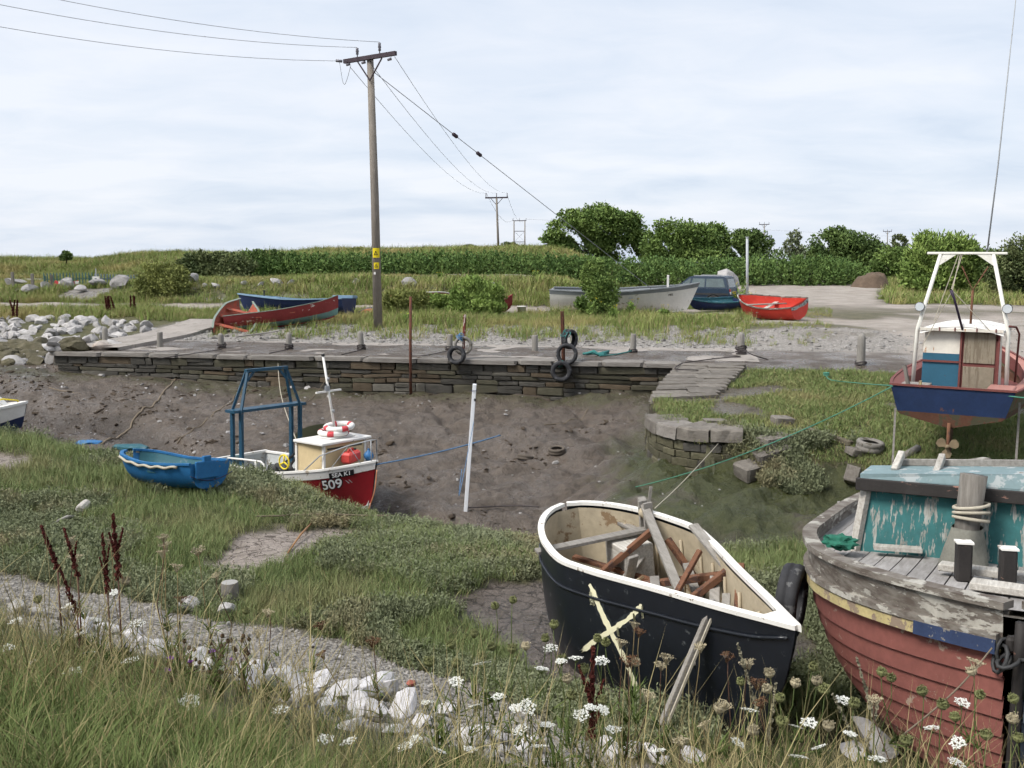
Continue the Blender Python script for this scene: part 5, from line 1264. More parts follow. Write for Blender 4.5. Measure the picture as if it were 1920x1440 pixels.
    for dx_ in (.30, .36): q = MB(); A_ = np.array([[dx_ - .03, .045], [dx_ - .015, .05], [dx_ + .045, -.03], [dx_ + .03, -.035]]); q.add(on_hull(h, -1, t5, v5, A_, .007), [(0, 1, 2, 3)]); q.build('paint_scratch', M_BILGE, r)
    # things on board
    M4 = r.matrix_basis if False else (Matrix.Translation((c[0], c[1], zc)) @ Euler((-.03, 0, hd)).to_matrix().to_4x4())
    wl = lambda p: np.array(M4 @ Vector(p))
    def lifebuoy(p, rot, lab):
        rt = empty('lifebuoy', wl(p), hd + rot[2], rot[1], rot[0], lab, 'lifebuoy', 'lifebuoys on the cabin roof')
        R0, r0, n = .26, .062, 32
        for s in range(8):
            q = MB(); a0, a1 = s * math.pi / 4 + (.0 if s % 2 == 0 else .0), (s + 1) * math.pi / 4
            red = s % 2 == 0
            a0 = s // 2 * math.pi / 2 + (0 if red else .42); a1 = s // 2 * math.pi / 2 + (.42 if red else math.pi / 2)
            A = np.array([[((R0 + (r0 + (.002 if red else 0)) * math.cos(b_)) * math.cos(a), (R0 + (r0 + (.002 if red else 0)) * math.cos(b_)) * math.sin(a), r0 * .9 * math.sin(b_)) for b_ in np.linspace(0, 6.283, 12, endpoint=False)] for a in np.linspace(a0, a1, 6)]); q.grid(A, cv=True); q.build('red_band' if red else 'ring_section', M_LBRED if red else M_WHITE, rt, True)
    lifebuoy((.90, .06, zt + .165), (0, 0, .4), 'lower of two red and white lifebuoys on the cabin roof'); lifebuoy((.96, .16, zt + .275), (.05, .06, 1.0), 'upper red and white lifebuoy stacked on the other')
    rt = empty('fuel_can', wl((1.48, -.02, .93)), hd + .3, 0, 0, 'red plastic fuel can on the foredeck of the gantry boat', 'fuel can')
    b = MB(); b.box((0, 0, .11), (.24, .46, .22), None, .04); b.build('can', M_REDPL, rt); b = MB(); b.tube([(0, -.12, .22), (0, -.10, .27), (0, .08, .27), (0, .1, .22)], .016, 6); b.build('handle', M_REDPL, rt, True); b = MB(); b.lathe([(.03, 0), (.03, .03), (.001, .032)], 10, (0, .17, .22)); b.build('cap', M_BLACKP, rt, True)
    rt = empty('blue_buoy', wl((1.62, .34, 1.02)), 0, 0, 0, 'round blue buoy on the bow beside the fuel can', 'buoy'); b = MB(); b.lathe([(.001, -.1), (.06, -.085), (.1, -.02), (.1, .03), (.06, .09), (.03, .105), (.03, .13), (.001, .135)], 12); b.build('float', M_BUOYB, rt, True); b = MB(); b.lathe([(.012, .13), (.03, .14), (.012, .16)], 8); b.build('eye', M_BUOYB, rt, True)
    stx = wl((L / 2 + .1, 0, .95)); rope('bow_line', [stx, at(938, 816, -1.15)], .014, M_ROPE_B, 'blue bow line from the gantry boat across the mud', .05, 20)
    rope('bow_rope_tail', [wl((L / 2 + .19, -.02, .86)), wl((L / 2 + .15, -.04, .45)), wl((L / 2 + .02, -.07, .06))], .012, paint('orange_rope', (.60, .24, .12), .8), 'orange rope hanging down the red stem', 0, 8)
    rope('stern_line', [at(520, 664, .02), at(528, 745, -1.0), wl((-.75, .75, .6))], .012, M_ROPE_W, 'pale line from the quay edge down to the gantry boat', .0, 8)
    rope('bow_line', [at(641, 668, -.02), at(590, 740, -1.), at(566, 760, -1.1), wl((-1.0, .8, 1.2))], .01, M_ROPE_M, 'thin dark line between gantry and quay wall', .02, 8)
    return h, r


M_NAVY = paint('blue_steel_hull_rusting', (.009, .022, .065), .5, .3, 3, wear=(.12, .05, .028), wear_amt=-.04, wsc=3.2, stretch=(1, 1, .6), bump=.2)
M_RUSTH = paint('rust_streaked_bottom', (.085, .036, .020), .85, .35, 3, wear=(.05, .045, .025), wear_amt=.3, wsc=3, bump=.3)
M_GREENRUST = paint('algae_stained_steel', (.085, .080, .045), .8, .35, 3, wear=(.12, .05, .03), wear_amt=.2, wsc=3, bump=.2)
M_CABB = paint('mid_blue_cabin_paint', (.026, .105, .165), .55, .15, 3, wear=(.09, .04, .03), wear_amt=-.1, wsc=6, bump=.1)
M_CABW = paint('white_cabin_paint_rust_bleeding', (.66, .62, .54), .6, .15, 2, wear=(.42, .22, .11), wear_amt=.04, wsc=3.5, stretch=(2, 2, .4), bump=.1)
M_REDOX = paint('red_oxide_steel', (.16, .052, .045), .75, .3, 4, bump=.2)
M_PLY = paint('weathered_plywood', (.24, .205, .15), .85, .25, 2, wear=(.17, .14, .10), wear_amt=.3, wsc=6, stretch=(3, 3, .3), bump=.2)
M_FRAMEW = paint('white_tube_paint', (.75, .73, .66), .5, .15, 4, wear=(.30, .20, .12), wear_amt=-.02, wsc=7, bump=.1)
M_PINKD = paint('faded_pink_deck', (.36, .17, .14), .8, .2, 2, bump=.2)


def build_blue_boat():
    hd = math.radians(60); fw = np.array([math.cos(hd), math.sin(hd)]); L = 5.8
    h = Hull(L, [(0, .97), (.2, 1.12), (.45, 1.18), (.7, .98), (.9, .45), (1, .03)], [(0, .68), (.4, .70), (.75, .85), (1, 1.1)], [(0, .0), (.4, -.06), (.8, -.02), (1, .35)], vee=[(0, .92), (.5, .9), (1, .95)], q=.5, rake=.3)
    ts = at(1779, 812, 0.02); c = ts[:2] + fw * (L / 2)
    r = empty('blue_workboat', (c[0], c[1], .04), hd, -.02, .0, 'rust streaked blue steel workboat with white mast frame on the bank', 'boat')
    # hard-chine section: bottom plate and side plate
    T = np.linspace(0, 1, 30)
    def cx(s): 
        bsh = h.b(T); ch = np.stack([L * (T - .5) + .1 * sstep(.6, 1, T), s * bsh * .86, .22 + .35 * sstep(.55, 1, T)], 1); kl = np.stack([L * (T - .5), 0 * T, h.kl(T)], 1); top = np.stack([L * (T - .5) + .3 * sstep(.65, 1, T), s * bsh, h.sh(T)], 1); return kl, ch, top
    for s in (1, -1):
        kl, ch, top = cx(s); b = MB(); b.grid(np.stack([kl, ch], 1), flip=s < 0); b.build('bottom_plate', M_RUSTH, r)
        b = MB(); m = ch + (top - ch) * .25; b.grid(np.stack([ch, m], 1), flip=s < 0); b.build('chine_plate', M_RUSTH, r)
        b = MB(); b.grid(np.stack([m, top], 1), flip=s < 0); b.build('side_plate', M_GREENRUST, r)
        b = MB(); rail(b, top, .03, .02, .03, s, .0); b.build('rubbing_edge', M_REDOX, r)
        b = MB(); inn = top * np.array([1, .80, 1]) + (0, 0, -.02); b.grid(np.stack([top, inn], 1)[: 30], flip=s > 0); b.build('side_deck', M_PINKD if s < 0 else M_REDOX, r)
        b = MB(); low = inn + (0, 0, -.25); b.grid(np.stack([inn, low], 1)); b.build('coaming', M_REDOX, r)
    x0 = -L / 2; 
    b = MB(); b.add([(x0, -.97, .68), (x0, .97, .68), (x0, .84, .24), (x0, -.84, .24)], [(0, 1, 2, 3)]); b.add([(x0 + .02, -.97, .68), (x0 + .02, .97, .68), (x0 + .02, .84, .24), (x0 + .02, -.84, .24)], [(3, 2, 1, 0)]); b.build('transom_plate', M_NAVY, r)
    b = MB(); b.add([(x0, -.84, .24), (x0, .84, .24), (x0, .8, .19), (x0, 0, .0), (x0, -.8, .19)], [(0, 1, 2, 3, 4)]); b.build('transom_foot', M_RUSTH, r)
    b = MB(); b.beam((x0, -.98, .69), (x0, .98, .69), .05, .035); b.build('transom_edge', M_REDOX, r)
    b = MB(); T2 = np.linspace(0, .9, 12); b.grid(np.stack([np.stack([L * (T2 - .5), s * h.b(T2) * .8, 0 * T2 + .42], 1) for s in (1, -1)], 1)); b.build('cockpit_floor', M_REDOX, r)
    # quarter seats
    b = MB(); b.box((x0 + .38, .62, .66), (.55, .46, .05), None, .01); b.build('quarter_deck', M_GREYW, r); b = MB(); b.box((x0 + .5, -.72, .675), (.8, .42, .05), None, .02); b.build('quarter_deck', M_PINKD, r)
    b = MB(); b.beam((x0 + .1, .68, .6), (x0 + .12, .78, 1.02), .06, .05); b.build('timber_stump', M_GREYWV, r); b = MB(); b.beam((x0 + .05, .5, .66), (x0 + .05, .5, .77), .1, .04); b.build('cleat_block', M_YEL, r)
    # stern gear
    b = MB(); b.add([(x0 + .02, .015, .05), (x0 + .45, .015, .02), (x0 + .45, .015, -.42), (x0 + .12, .015, -.45)], [(0, 1, 2, 3)]); b.add([(x0 + .02, -.015, .05), (x0 + .45, -.015, .02), (x0 + .45, -.015, -.42), (x0 + .12, -.015, -.45)], [(3, 2, 1, 0)]); b.build('skeg', M_RUSTH, r)
    b = MB(); b.tube([(x0 - .06, .0, .1), (x0 - .06, 0, -.55)], .028, 8); b.build('rudder_stock', M_RUSTB, r, True)
    b = MB()
    for a in (.5, 2.6, 4.7):
        q = [np.array([.02 * math.sin(3 * u), u * .19 * math.cos(a) - w_ * .085 * math.sin(a), u * .19 * math.sin(a) + w_ * .085 * math.cos(a)]) for u, w_ in ((.15, .2), (.5, 1.), (.85, .9), (1., .2), (.95, -.6), (.6, -.9), (.2, -.3))]
        b.poly([p + (x0 - .10, 0, -.30) for p in q]); b.poly([p + (x0 - .105, 0, -.30) for p in reversed(q)])
    b.tube([(x0 - .15, 0, -.3), (x0 + .1, 0, -.28)], .035, 8); b.build('propeller', paint('dull_bronze', (.20, .15, .09), .7, .3, 6), r, True)
    # cabin
    xa, xf, w, zb, zt = x0 + 1.05, x0 + 2.7, .62, .42, 1.60
    cb = MB(); cb.add([(xa, w, zb), (xf, w * .9, zb), (xf, w * .85, zt), (xa, w * .97, zt), (xa, -w, zb), (xf, -w * .9, zb), (xf, -w * .85, zt), (xa, -w * .97, zt)], [(0, 3, 2, 1), (4, 5, 6, 7), (1, 2, 6, 5)]); cab = cb.build('cabin', M_CABW, r)
    q = MB(); q.add([(xa, w, 1.18), (xa, .02, 1.18), (xa, .02, zt), (xa, w * .97, zt)], [(0, 3, 2, 1)]); q.build('upper_panel', M_CABW, cab)
    q = MB(); q.add([(xa, w, zb), (xa, .02, zb), (xa, .02, 1.18), (xa, w, 1.18)], [(0, 3, 2, 1)]); q.build('lower_panel', M_CABB, cab)
    q = MB(); q.add([(xa, .02, zb), (xa, -w, zb), (xa, -w * .97, zt), (xa, .02, zt)], [(0, 3, 2, 1)]); dr = q.build('door', M_REDOX, cab)
    q = MB(); q.box((xa - .012, -.30, 1.30), (.02, .50, .54), None, .006); q.box((xa - .012, -.30, .78), (.02, .50, .38), None, .006); q.build('door_panel', M_PLY, dr)
    q = MB(); q.beam((xa - .02, w, 1.04), (xa - .02, .02, 1.04), .02, .035); q.beam((xa - .02, .0, zb), (xa - .02, .0, zt), .05, .03, (0, 1, 0)); q.beam((xa - .02, -w * .98, zb), (xa - .02, -w * .97, zt), .05, .03, (0, 1, 0)); q.build('frame_strip', M_REDOX, cab)
    q = MB(); n = 9; Y = np.linspace(-w - .05, w + .05, n); A = np.array([[(x, y, zt + .03 + .10 * (1 - (y / w) ** 2) * .9 + dz) for y in Y] for x, dz in ((xa - .14, -.05), (xa - .12, 0), (xf + .1, 0), (xf + .12, -.05))]); q.grid(A); q.grid(A - np.array([0, 0, .035]), flip=True); q.build('roof', M_WHITE, cab)
    q = MB(); q.beam((xa - .13, -w - .05, zt + .01), (xa - .13, w + .05, zt + .01), .03, .05); q.build('roof_edge', M_CABW, cab)
    for y in (-.55, -.25, .1, .35): q = MB(); q.box((xa - .15, y, zt + .02), (.02, .02, .06)); q.build('roof_clip', M_REDOX, cab)
    # mast frame straddling the cabin
    fx = xa - .02; ft, fy0, fy1, fzt = 3.0, .76, .42, 2.92
    for s in (1, -1):
        q = MB(); q.tube([(fx, s * fy0, zb + .15), (fx, s * .73, 1.6), (fx, s * (fy1 + .0), fzt)], [.036, .034, .032], 8); q.build('mast_leg', M_FRAMEW, r, True)
        q = MB(); q.add([(fx - .012, s * .47, fzt - .22), (fx - .012, s * .38, fzt), (fx - .012, s * .16, fzt), (fx + .012, s * .47, fzt - .22), (fx + .012, s * .38, fzt), (fx + .012, s * .16, fzt)], [(0, 1, 2), (5, 4, 3), (0, 2, 5, 3)]); q.build('gusset', M_FRAMEW, r)
        lm = MB(); lm.lathe([(.02, .1), (.075, .06), (.085, 0), (.08, -.01)], 14, (fx - .10, s * .70, 2.0), np.array([[0, 0, 1], [0, 1, 0], [1, 0, 0]])); lp = lm.build('work_lamp', M_DARK, r, True)
        lm = MB(); lm.lathe([(.001, -.004), (.075, -.004)], 14, (fx - .115, s * .70, 2.0), np.array([[0, 0, 1], [0, 1, 0], [1, 0, 0]])); lm.build('lens', paint('lamp_glass', (.55, .58, .60), .1, .1, 5), lp, True)
    q = MB(); q.beam((fx, -.64, fzt + .02), (fx, .64, fzt + .02), .045, .042, ch=.008); q.build('crossbar', M_FRAMEW, r)
    q = MB(); q.tube([(fx + .1, -.35, fzt - .2), (fx + .12, -.12, 2.3), (fx + .12, .08, fzt - .2)], .014, 6); q.tube([(fx + .12, -.12, 2.3), (fx + .12, -.12, zt)], .02, 6); q.build('inner_stay', M_RUSTB, r, True)
    q = MB(); q.tube([(fx - .12, -.02, zt + .02), (fx - .3, .12, 2.15), (fx - .32, .18, 2.3)], [.02, .02, .028], 6); q.build('boom_arm', paint('dark_purple_bar', (.035, .022, .05), .6), r, True)
    q = MB(); 
    for pts in ([(fx, .1, fzt), (fx - .3, .16, 2.3)], [(fx, .13, fzt), (fx - .1, .45, 1.75)], [(fx, .07, fzt), (fx - .28, .18, 2.32)], [(fx - .3, .16, 2.3), (fx - .1, .62, 1.3)], [(fx - .3, .16, 2.3), (fx - .12, -.45, 1.62)]): q.tube(pts, .007, 5)
    q.build('halyard', M_ROPE_W, r)
    q = MB(); q.tube([(fx + .0, -.32, fzt + .04), (fx + .02, -.40, fzt + 1.5), (fx + .05, -.52, fzt + 4.7)], [.014, .012, .007], 6); q.build('whip_aerial', M_GALV, r, True)
    q = MB(); q.tube([(xa + .4, -.86, .7), (xa + .4, -.88, 1.55), (xa + .15, -.84, 1.68), (xa - .05, -.74, 1.7)], .018, 6); q.build('grab_rail', M_REDOX, r, True)
    # leg shores
    for px, y0, y1, D, lab in [(1679, 765, 817, 17.3, 'thin timber shore under the left quarter of the blue workboat'), (1912, 755, 815, 16.4, 'thin timber shore under the right side of the blue workboat')]:
        q = MB(); a = atD(px, y0, D); f = np.array([a[0] - .02, D - .05, H(a[0], D) - .05]); q.beam(f, a, .035, .03); tag(q.build('timber_shore', M_GREYW), lab, 'prop')
    p = atD(1672, 722, 16.6); g_ = lambda px, py: None
    rope('mooring_line', [atD(1674, 724, 16.75), at(1150, 922, -1.7)], .010, M_ROPE_G, 'taut green mooring line from the blue workboat down into the creek', .22, 40)
    rope('mooring_line', [atD(1672, 723, 16.75), at(1615, 716, -.02), at(1560, 710, -.05), at(1548, 704, -.1)], .012, M_ROPE_G, 'slack green line from the blue workboat across the turf', .04, 8)
    rope('mooring_line', [atD(1845, 735, 16.5), atD(1925, 745, 16.0), atD(2000, 740, 15.6)], .012, M_ROPE_G, 'green line over the right quarter of the blue workboat', .01, 8)
    b = MB(); cc = at(1549, 705, -.12)
    for j in range(3): b.tube([cc + (.07 * math.cos(a), .07 * math.sin(a), .03 * j + .02) for a in np.linspace(0, 6.283, 13)[:-1]], .014, 5, close=True)
    tag(b.build('rope_coil', M_ROPE_G, None, True), 'small coil of green rope lying on the turf', 'rope')
    p0, p1 = hit(1688, 868, 14), hit(1724, 852, 14); q = MB(); q.tube([p0 + (0, 0, .07), p1 + (0, .1, .09)], .075, 10); tag(q.build('old_pipe', M_TYREG, None, True), 'short grey pipe end lying beside the propeller', 'pipe')
    p0, p1 = hit(1512, 812, 14), hit(1596, 846, 14); q = MB(); q.beam(p0 + (0, 0, .04), p1 + (0, 0, .08), .12, .12, ch=.02); tag(q.build('old_beam', wood('rotting_beam', (.10, .085, .06), (.20, .175, .13), 1, 0)), 'rotting timber beam on the bank left of the grey tyre', 'timber')


bh = build_black_boat(); rh = build_red_boat(); build_seak(); build_blue_boat()
# ------------------------------------------------------------------ trees, hedges, shrubs
def leaf_mesh(name, lobes, n, size, mat, rng, gap=.0, up=.25, elong=1.6, shell=.55):
    """leaf-sized faces spread through ellipsoid lobes (cx,cy,cz,rx,ry,rz); gaps where a 3-D noise is low"""
    vol = np.array([l[3] * l[4] * l[5] for l in lobes]) ** .75; pr = vol / vol.sum()
    k = rng.choice(len(lobes), n, p=pr); Lb = np.array(lobes)[k]
    d = rng.normal(size=(n, 3)); d /= np.linalg.norm(d, axis=1, keepdims=True)
    rad = shell + (1 - shell) * rng.random(n) ** .6; rad *= 1 + .10 * rng.normal(size=n)
    p = Lb[:, :3] + d * rad[:, None] * Lb[:, 3:6]
    if gap:
        s = max(l[3] for l in lobes) * .42
        nz = fbm(p[:, 0] + p[:, 2] * .6, p[:, 1] * .7 - p[:, 2] * .8, s, 3, 707); ok = nz > np.quantile(nz, gap); p = p[ok]; d = d[ok]; n = len(p)
    ok = p[:, 2] > .02; p = p[ok]; d = d[ok]; n = len(p)
    a = d + rng.normal(size=(n, 3)) * .8 + np.array([0, 0, up]); a /= np.linalg.norm(a, axis=1, keepdims=True)
    b = np.cross(a, rng.normal(size=(n, 3))); b /= np.linalg.norm(b, axis=1, keepdims=True) + 1e-9
    s = size * rng.uniform(.6, 1.4, n)[:, None]
    V = np.stack([p - a * s * elong * .5, p + b * s * .5, p + a * s * elong * .5, p - b * s * .5], 1).reshape(-1, 3)
    Fq = np.arange(4 * n).reshape(n, 4); me = mesh_np(name, V, Fq, mat)
    cl = .5 + 1.1 * fbm(p[:, 0] + p[:, 2], p[:, 1] - p[:, 2], max(.3, size * 5), 2, 717) + rng.normal(size=n) * .22
    A = me.color_attributes.new('tint', 'FLOAT_COLOR', 'POINT'); c = np.repeat(np.clip(cl, 0, 1), 4); A.data.foreach_set('color', np.stack([c, c, c, np.ones_like(c)], -1).astype(np.float32).ravel())
    return me


M_BARK = wood('tree_bark', (.06, .05, .04), (.13, .11, .09), 2, 2)
LF = dict(dark=tintmat('dark_green_leaf', (0.046, 0.081, 0.024), (0.140, 0.199, 0.056)), mid=tintmat('mid_green_leaf', (0.075, 0.131, 0.034), (0.208, 0.284, 0.075)), olive=tintmat('olive_leaf', (0.114, 0.140, 0.040), (0.293, 0.310, 0.097)),
          willow=tintmat('willow_leaf', (0.106, 0.174, 0.040), (0.293, 0.381, 0.102)), nettle=tintmat('nettle_leaf', (0.051, 0.106, 0.030), (0.159, 0.233, 0.062)), grey=tintmat('grey_green_leaf', (0.114, 0.140, 0.075), (0.254, 0.284, 0.166)), bramble=tintmat('bramble_leaf', (0.056, 0.086, 0.030), (0.178, 0.199, 0.086)))
M_RAG = paint('ragwort_yellow', (.60, .46, .02), .8, .2, 10)


def trunk_mb(h, r, limbs, rng):
    b = MB(); b.tube([(0, 0, -.2), (rng.normal() * .05 * h, rng.normal() * .05 * h, h * .5), (rng.normal() * .06 * h, 0, h)], [r, r * .75, r * .4], 7)
    for tip in limbs:
        z0 = h * rng.uniform(.3, .75); b.tube([(0, 0, z0), (tip[0] * .5, tip[1] * .5, z0 + (tip[2] - z0) * .6), tip], [r * .5, r * .3, r * .08], 5)
    return b


def tree(name, px0, px1, ytop, D, zbase, lobes01, n, size, mat, label, cat, group=None, trunk=True, gap=.15, flat=.6, up=.25, elong=1.6, seed=0, shell=.5):
    """lobes01: (x 0..1 across the outline, z 0..1 of height, rx fraction of width, rz fraction of height)"""
    rng = np.random.default_rng(seed + int(px0)); a = atD(px0, ytop, D); b = atD(px1, ytop, D); Wd = b[0] - a[0]; Hh = a[2] - zbase
    root = empty(name, ((a[0] + b[0]) / 2, D, zbase), label=label, cat=cat, group=group)
    lobes = [((x - .5) * Wd, rng.uniform(-.12, .12) * Wd, z * Hh, rx * Wd, rx * Wd * flat, rz * Hh) for x, z, rx, rz in lobes01]
    sub = []
    for l in lobes:                                                  # smaller boughs break up every outline
        for _ in range(6):
            dd = nrm(rng.normal(size=3) + np.array([0, 0, .35])); k = rng.uniform(.28, .5); sub.append((l[0] + dd[0] * l[3] * .85, l[1] + dd[1] * l[4] * .85, l[2] + dd[2] * l[5] * .85, l[3] * k, l[4] * k, l[5] * k))
    link('crown', leaf_mesh('crown', lobes + sub, int(n * 2.6), size * .62, LF[mat], rng, gap, up, elong, shell * .8), root)
    if trunk:
        t = trunk_mb(Hh * .55, max(.05, Hh * .028), [(l[0] * .75, l[1] * .7, l[2]) for l in lobes[:6]], rng); t.build('trunk', M_BARK, root, True)
    return root


def hedge(name, px0, px1, ytops, D, depth, n, size, mat, label, zb=None, seed=0, bumps=14, gap=.05, up=.6, elong=2.2):
    rng = np.random.default_rng(seed); lobes = []; a0 = atD(px0, 480, D); a1 = atD(px1, 480, D); z0 = min(H(a0[0], D), H(a1[0], D)) if zb is None else zb
    root = empty(name, ((a0[0] + a1[0]) / 2, D, z0), label=label, cat='hedge')
    for i in range(bumps):
        u = (i + .5) / bumps; px = px0 + (px1 - px0) * u; zt = atD(px, np.interp(u, np.linspace(0, 1, len(ytops)), ytops) + rng.uniform(-2.5, 2.5), D)[2]; hh = zt - z0; x = atD(px, 480, D)[0] - root.location.x
        w = (a1[0] - a0[0]) / bumps; lobes.append((x, rng.uniform(-.2, .2) * depth, hh * .42, w * .85, depth * .5, hh * .58)); lobes.append((x + rng.uniform(-.3, .3) * w, -.2 * depth, hh * .3, w * .9, depth * .6, hh * .5))
    link('foliage', leaf_mesh('foliage', lobes, int(n * 1.7), size * .72, LF[mat], rng, gap, up, elong, .75), root)
    # stems that carry the leaves
    b = MB()
    for i in range(bumps * 3):
        l = lobes[(i * 2) % len(lobes)]; x = l[0] + rng.uniform(-.8, .8) * l[3]; y = l[1] + rng.uniform(-.5, .5) * l[4]; b.tube([(x, y, -.1), (x + rng.normal() * .1, y, l[2] + l[5] * .6)], [.03, .012], 4)
    o = b.build('stems', M_BARK, root); tag(o, kind='stuff'); return root


def build_vegetation():
    zt = lambda px, D: H((px - 960) / F_PX * D, D)
    T = tree
    g = 'trees along the far hedge line'
    T('spreading_tree', 1016, 1218, 391, 108, 1.2, [(.50, .72, .34, .30), (.30, .58, .28, .22), (.72, .60, .27, .28), (.14, .47, .16, .10), (.55, .88, .20, .12), (.2, .28, .2, .16), (.86, .40, .15, .30), (.45, .45, .2, .14), (.7, .3, .3, .25), (.4, .25, .3, .2)], 17000, .28, 'mid', 'large spreading tree with flat layered crown right of the twin poles', 'tree', g, gap=.22)
    T('round_tree', 1212, 1346, 412, 100, .8, [(.45, .62, .44, .38), (.75, .55, .3, .36), (.25, .42, .3, .36), (.5, .3, .5, .3)], 8000, .28, 'mid', 'broad rounded tree directly behind the white boat and blue car', 'tree', g)
    T('round_tree', 1318, 1376, 419, 104, .8, [(.5, .7, .45, .3), (.45, .35, .5, .4)], 2600, .28, 'mid', 'narrow tree squeezed between two rounder trees behind the car', 'tree', g, gap=.2)
    T('round_tree', 1366, 1448, 431, 102, .8, [(.4, .6, .42, .36), (.7, .66, .3, .3), (.5, .3, .5, .35)], 4200, .27, 'dark', 'dark tree behind the grey lamp pole', 'tree', g, gap=.2)
    T('slender_tree', 1470, 1512, 428, 128, .8, [(.5, .75, .35, .22), (.4, .5, .4, .25), (.65, .35, .35, .25)], 1200, .30, 'grey', 'slender thin leaved tree right of the grey lamp pole', 'tree', g, gap=.35)
    T('broad_bush', 1520, 1656, 427, 96, .5, [(.35, .64, .36, .36), (.6, .55, .36, .36), (.82, .34, .2, .34), (.15, .34, .2, .36), (.5, .3, .5, .32)], 8500, .27, 'dark', 'broad dark bush standing above the earth mound', 'tree', g)
    T('slender_tree', 1656, 1712, 436, 118, .6, [(.55, .72, .35, .2), (.3, .5, .3, .2), (.6, .4, .4, .3)], 1300, .28, 'bramble', 'thin straggling tree beside the far right pole', 'tree', g, gap=.4)
    T('leafy_bush', 1636, 1728, 464, 80, .35, [(.4, .55, .42, .45), (.7, .5, .35, .5), (.2, .35, .3, .4)], 5500, .2, 'mid', 'rounded green bush right of the earth mound', 'bush')
    T('willow_bush', 1698, 1836, 430, 62, .35, [(.45, .5, .40, .44), (.65, .62, .32, .32), (.28, .36, .28, .36), (.8, .36, .25, .36), (.5, .25, .5, .28)], 11000, .16, 'willow', 'yellow green willow bush behind the white mast frame', 'bush', up=.9, elong=3.0)
    T('leafy_bush', 1812, 1890, 462, 73, .35, [(.5, .5, .5, .48), (.3, .3, .4, .35), (.75, .4, .3, .4)], 4200, .2, 'dark', 'dark bush showing through the right leg of the mast frame', 'bush')
    T('leafy_bush', 1868, 1990, 438, 58, .3, [(.4, .55, .42, .44), (.7, .6, .3, .4), (.3, .3, .35, .32)], 7500, .16, 'bramble', 'tall dark bush cut by the right edge of the picture', 'bush')
    T('bramble_thicket', 338, 470, 472, 64, .9, [(.3, .5, .35, .45), (.65, .55, .36, .45), (.5, .3, .5, .3)], 6500, .17, 'bramble', 'dark bramble thicket on the far bank left of the long hedge', 'bush')
    T('bramble_thicket', 420, 536, 468, 67, 1.0, [(.4, .55, .4, .42), (.75, .6, .24, .36), (.5, .3, .5, .3)], 5500, .17, 'dark', 'dark thicket joining the left end of the long hedge', 'bush')
    T('hawthorn_bush', 248, 352, 486, 53.5, .45, [(.5, .5, .45, .46), (.3, .38, .3, .36), (.74, .4, .28, .38), (.5, .2, .5, .22)], 8500, .12, 'olive', 'rounded olive green bush standing by the left track', 'bush')
    T('willow_bush', 846, 948, 521, 42.5, .3, [(.45, .5, .42, .48), (.75, .44, .26, .44), (.2, .38, .24, .38), (.5, .2, .5, .25)], 9000, .085, 'willow', 'bushy green willow on the grass behind the hanging tyres', 'bush', up=1., elong=3.)
    T('low_scrub', 722, 800, 540, 41, .3, [(.5, .5, .5, .5), (.2, .35, .3, .4), (.8, .4, .3, .45)], 4500, .075, 'olive', 'low yellowish scrub just right of the utility pole', 'bush', up=.8, elong=2.5)
    T('low_scrub', 790, 856, 549, 43.5, .3, [(.5, .5, .5, .45), (.2, .35, .35, .4)], 2800, .08, 'willow', 'low green scrub beside the red boat fragments', 'bush', up=.8, elong=2.5)
    T('upright_shrub', 1084, 1162, 489, 43, .3, [(.38, .62, .34, .36), (.6, .38, .38, .36), (.4, .2, .42, .22)], 6500, .095, 'mid', 'upright leafy shrub growing at the stern of the white boat', 'bush', up=.8, elong=2.)
    T('lone_shrub', 110, 136, 471, 82, 2.1, [(.5, .55, .4, .45), (.3, .3, .3, .3)], 500, .16, 'dark', 'tiny lone shrub on the skyline at the far left', 'bush')
    T('skyline_bush', 858, 908, 457, 100, 2.6, [(.5, .4, .5, .5), (.3, .3, .3, .4)], 900, .16, 'bramble', 'small bush on the skyline left of the second pole', 'bush'); T('skyline_bush', 936, 976, 453, 112, 2.6, [(.5, .45, .45, .5)], 800, .18, 'bramble', 'small bush at the foot of the twin poles', 'bush'); T('skyline_bush', 650, 690, 461, 88, 2.5, [(.5, .4, .45, .5)], 700, .13, 'olive', 'small bush on the skyline behind the utility pole', 'bush')
    hedge('tall_weed_hedge', 488, 1150, [474, 473, 472, 471, 470, 472, 476, 480], 68, 3.0, 34000, .125, 'nettle', 'long dark green hedge of tall weeds behind the boulder line', 1.0, 3, 40)
    hedge('tall_weed_hedge', 1160, 1300, [482, 480, 486], 72, 2.8, 6500, .13, 'nettle', 'short green hedge behind the white boat', .4, 4, 9)
    hedge('tall_weed_hedge', 1290, 1612, [486, 480, 478, 480, 486], 76, 3.2, 15000, .14, 'nettle', 'long green hedge behind the grey lamp pole and red dinghy', .35, 5, 18)
    hedge('far_hedge', 1440, 1960, [466, 462, 464, 460, 464, 466], 140, 5, 7000, .32, 'dark', 'distant dark hedge line under the right skyline', .6, 6, 30, up=.3, elong=1.5)
    # ragwort
    rng = np.random.default_rng(77)
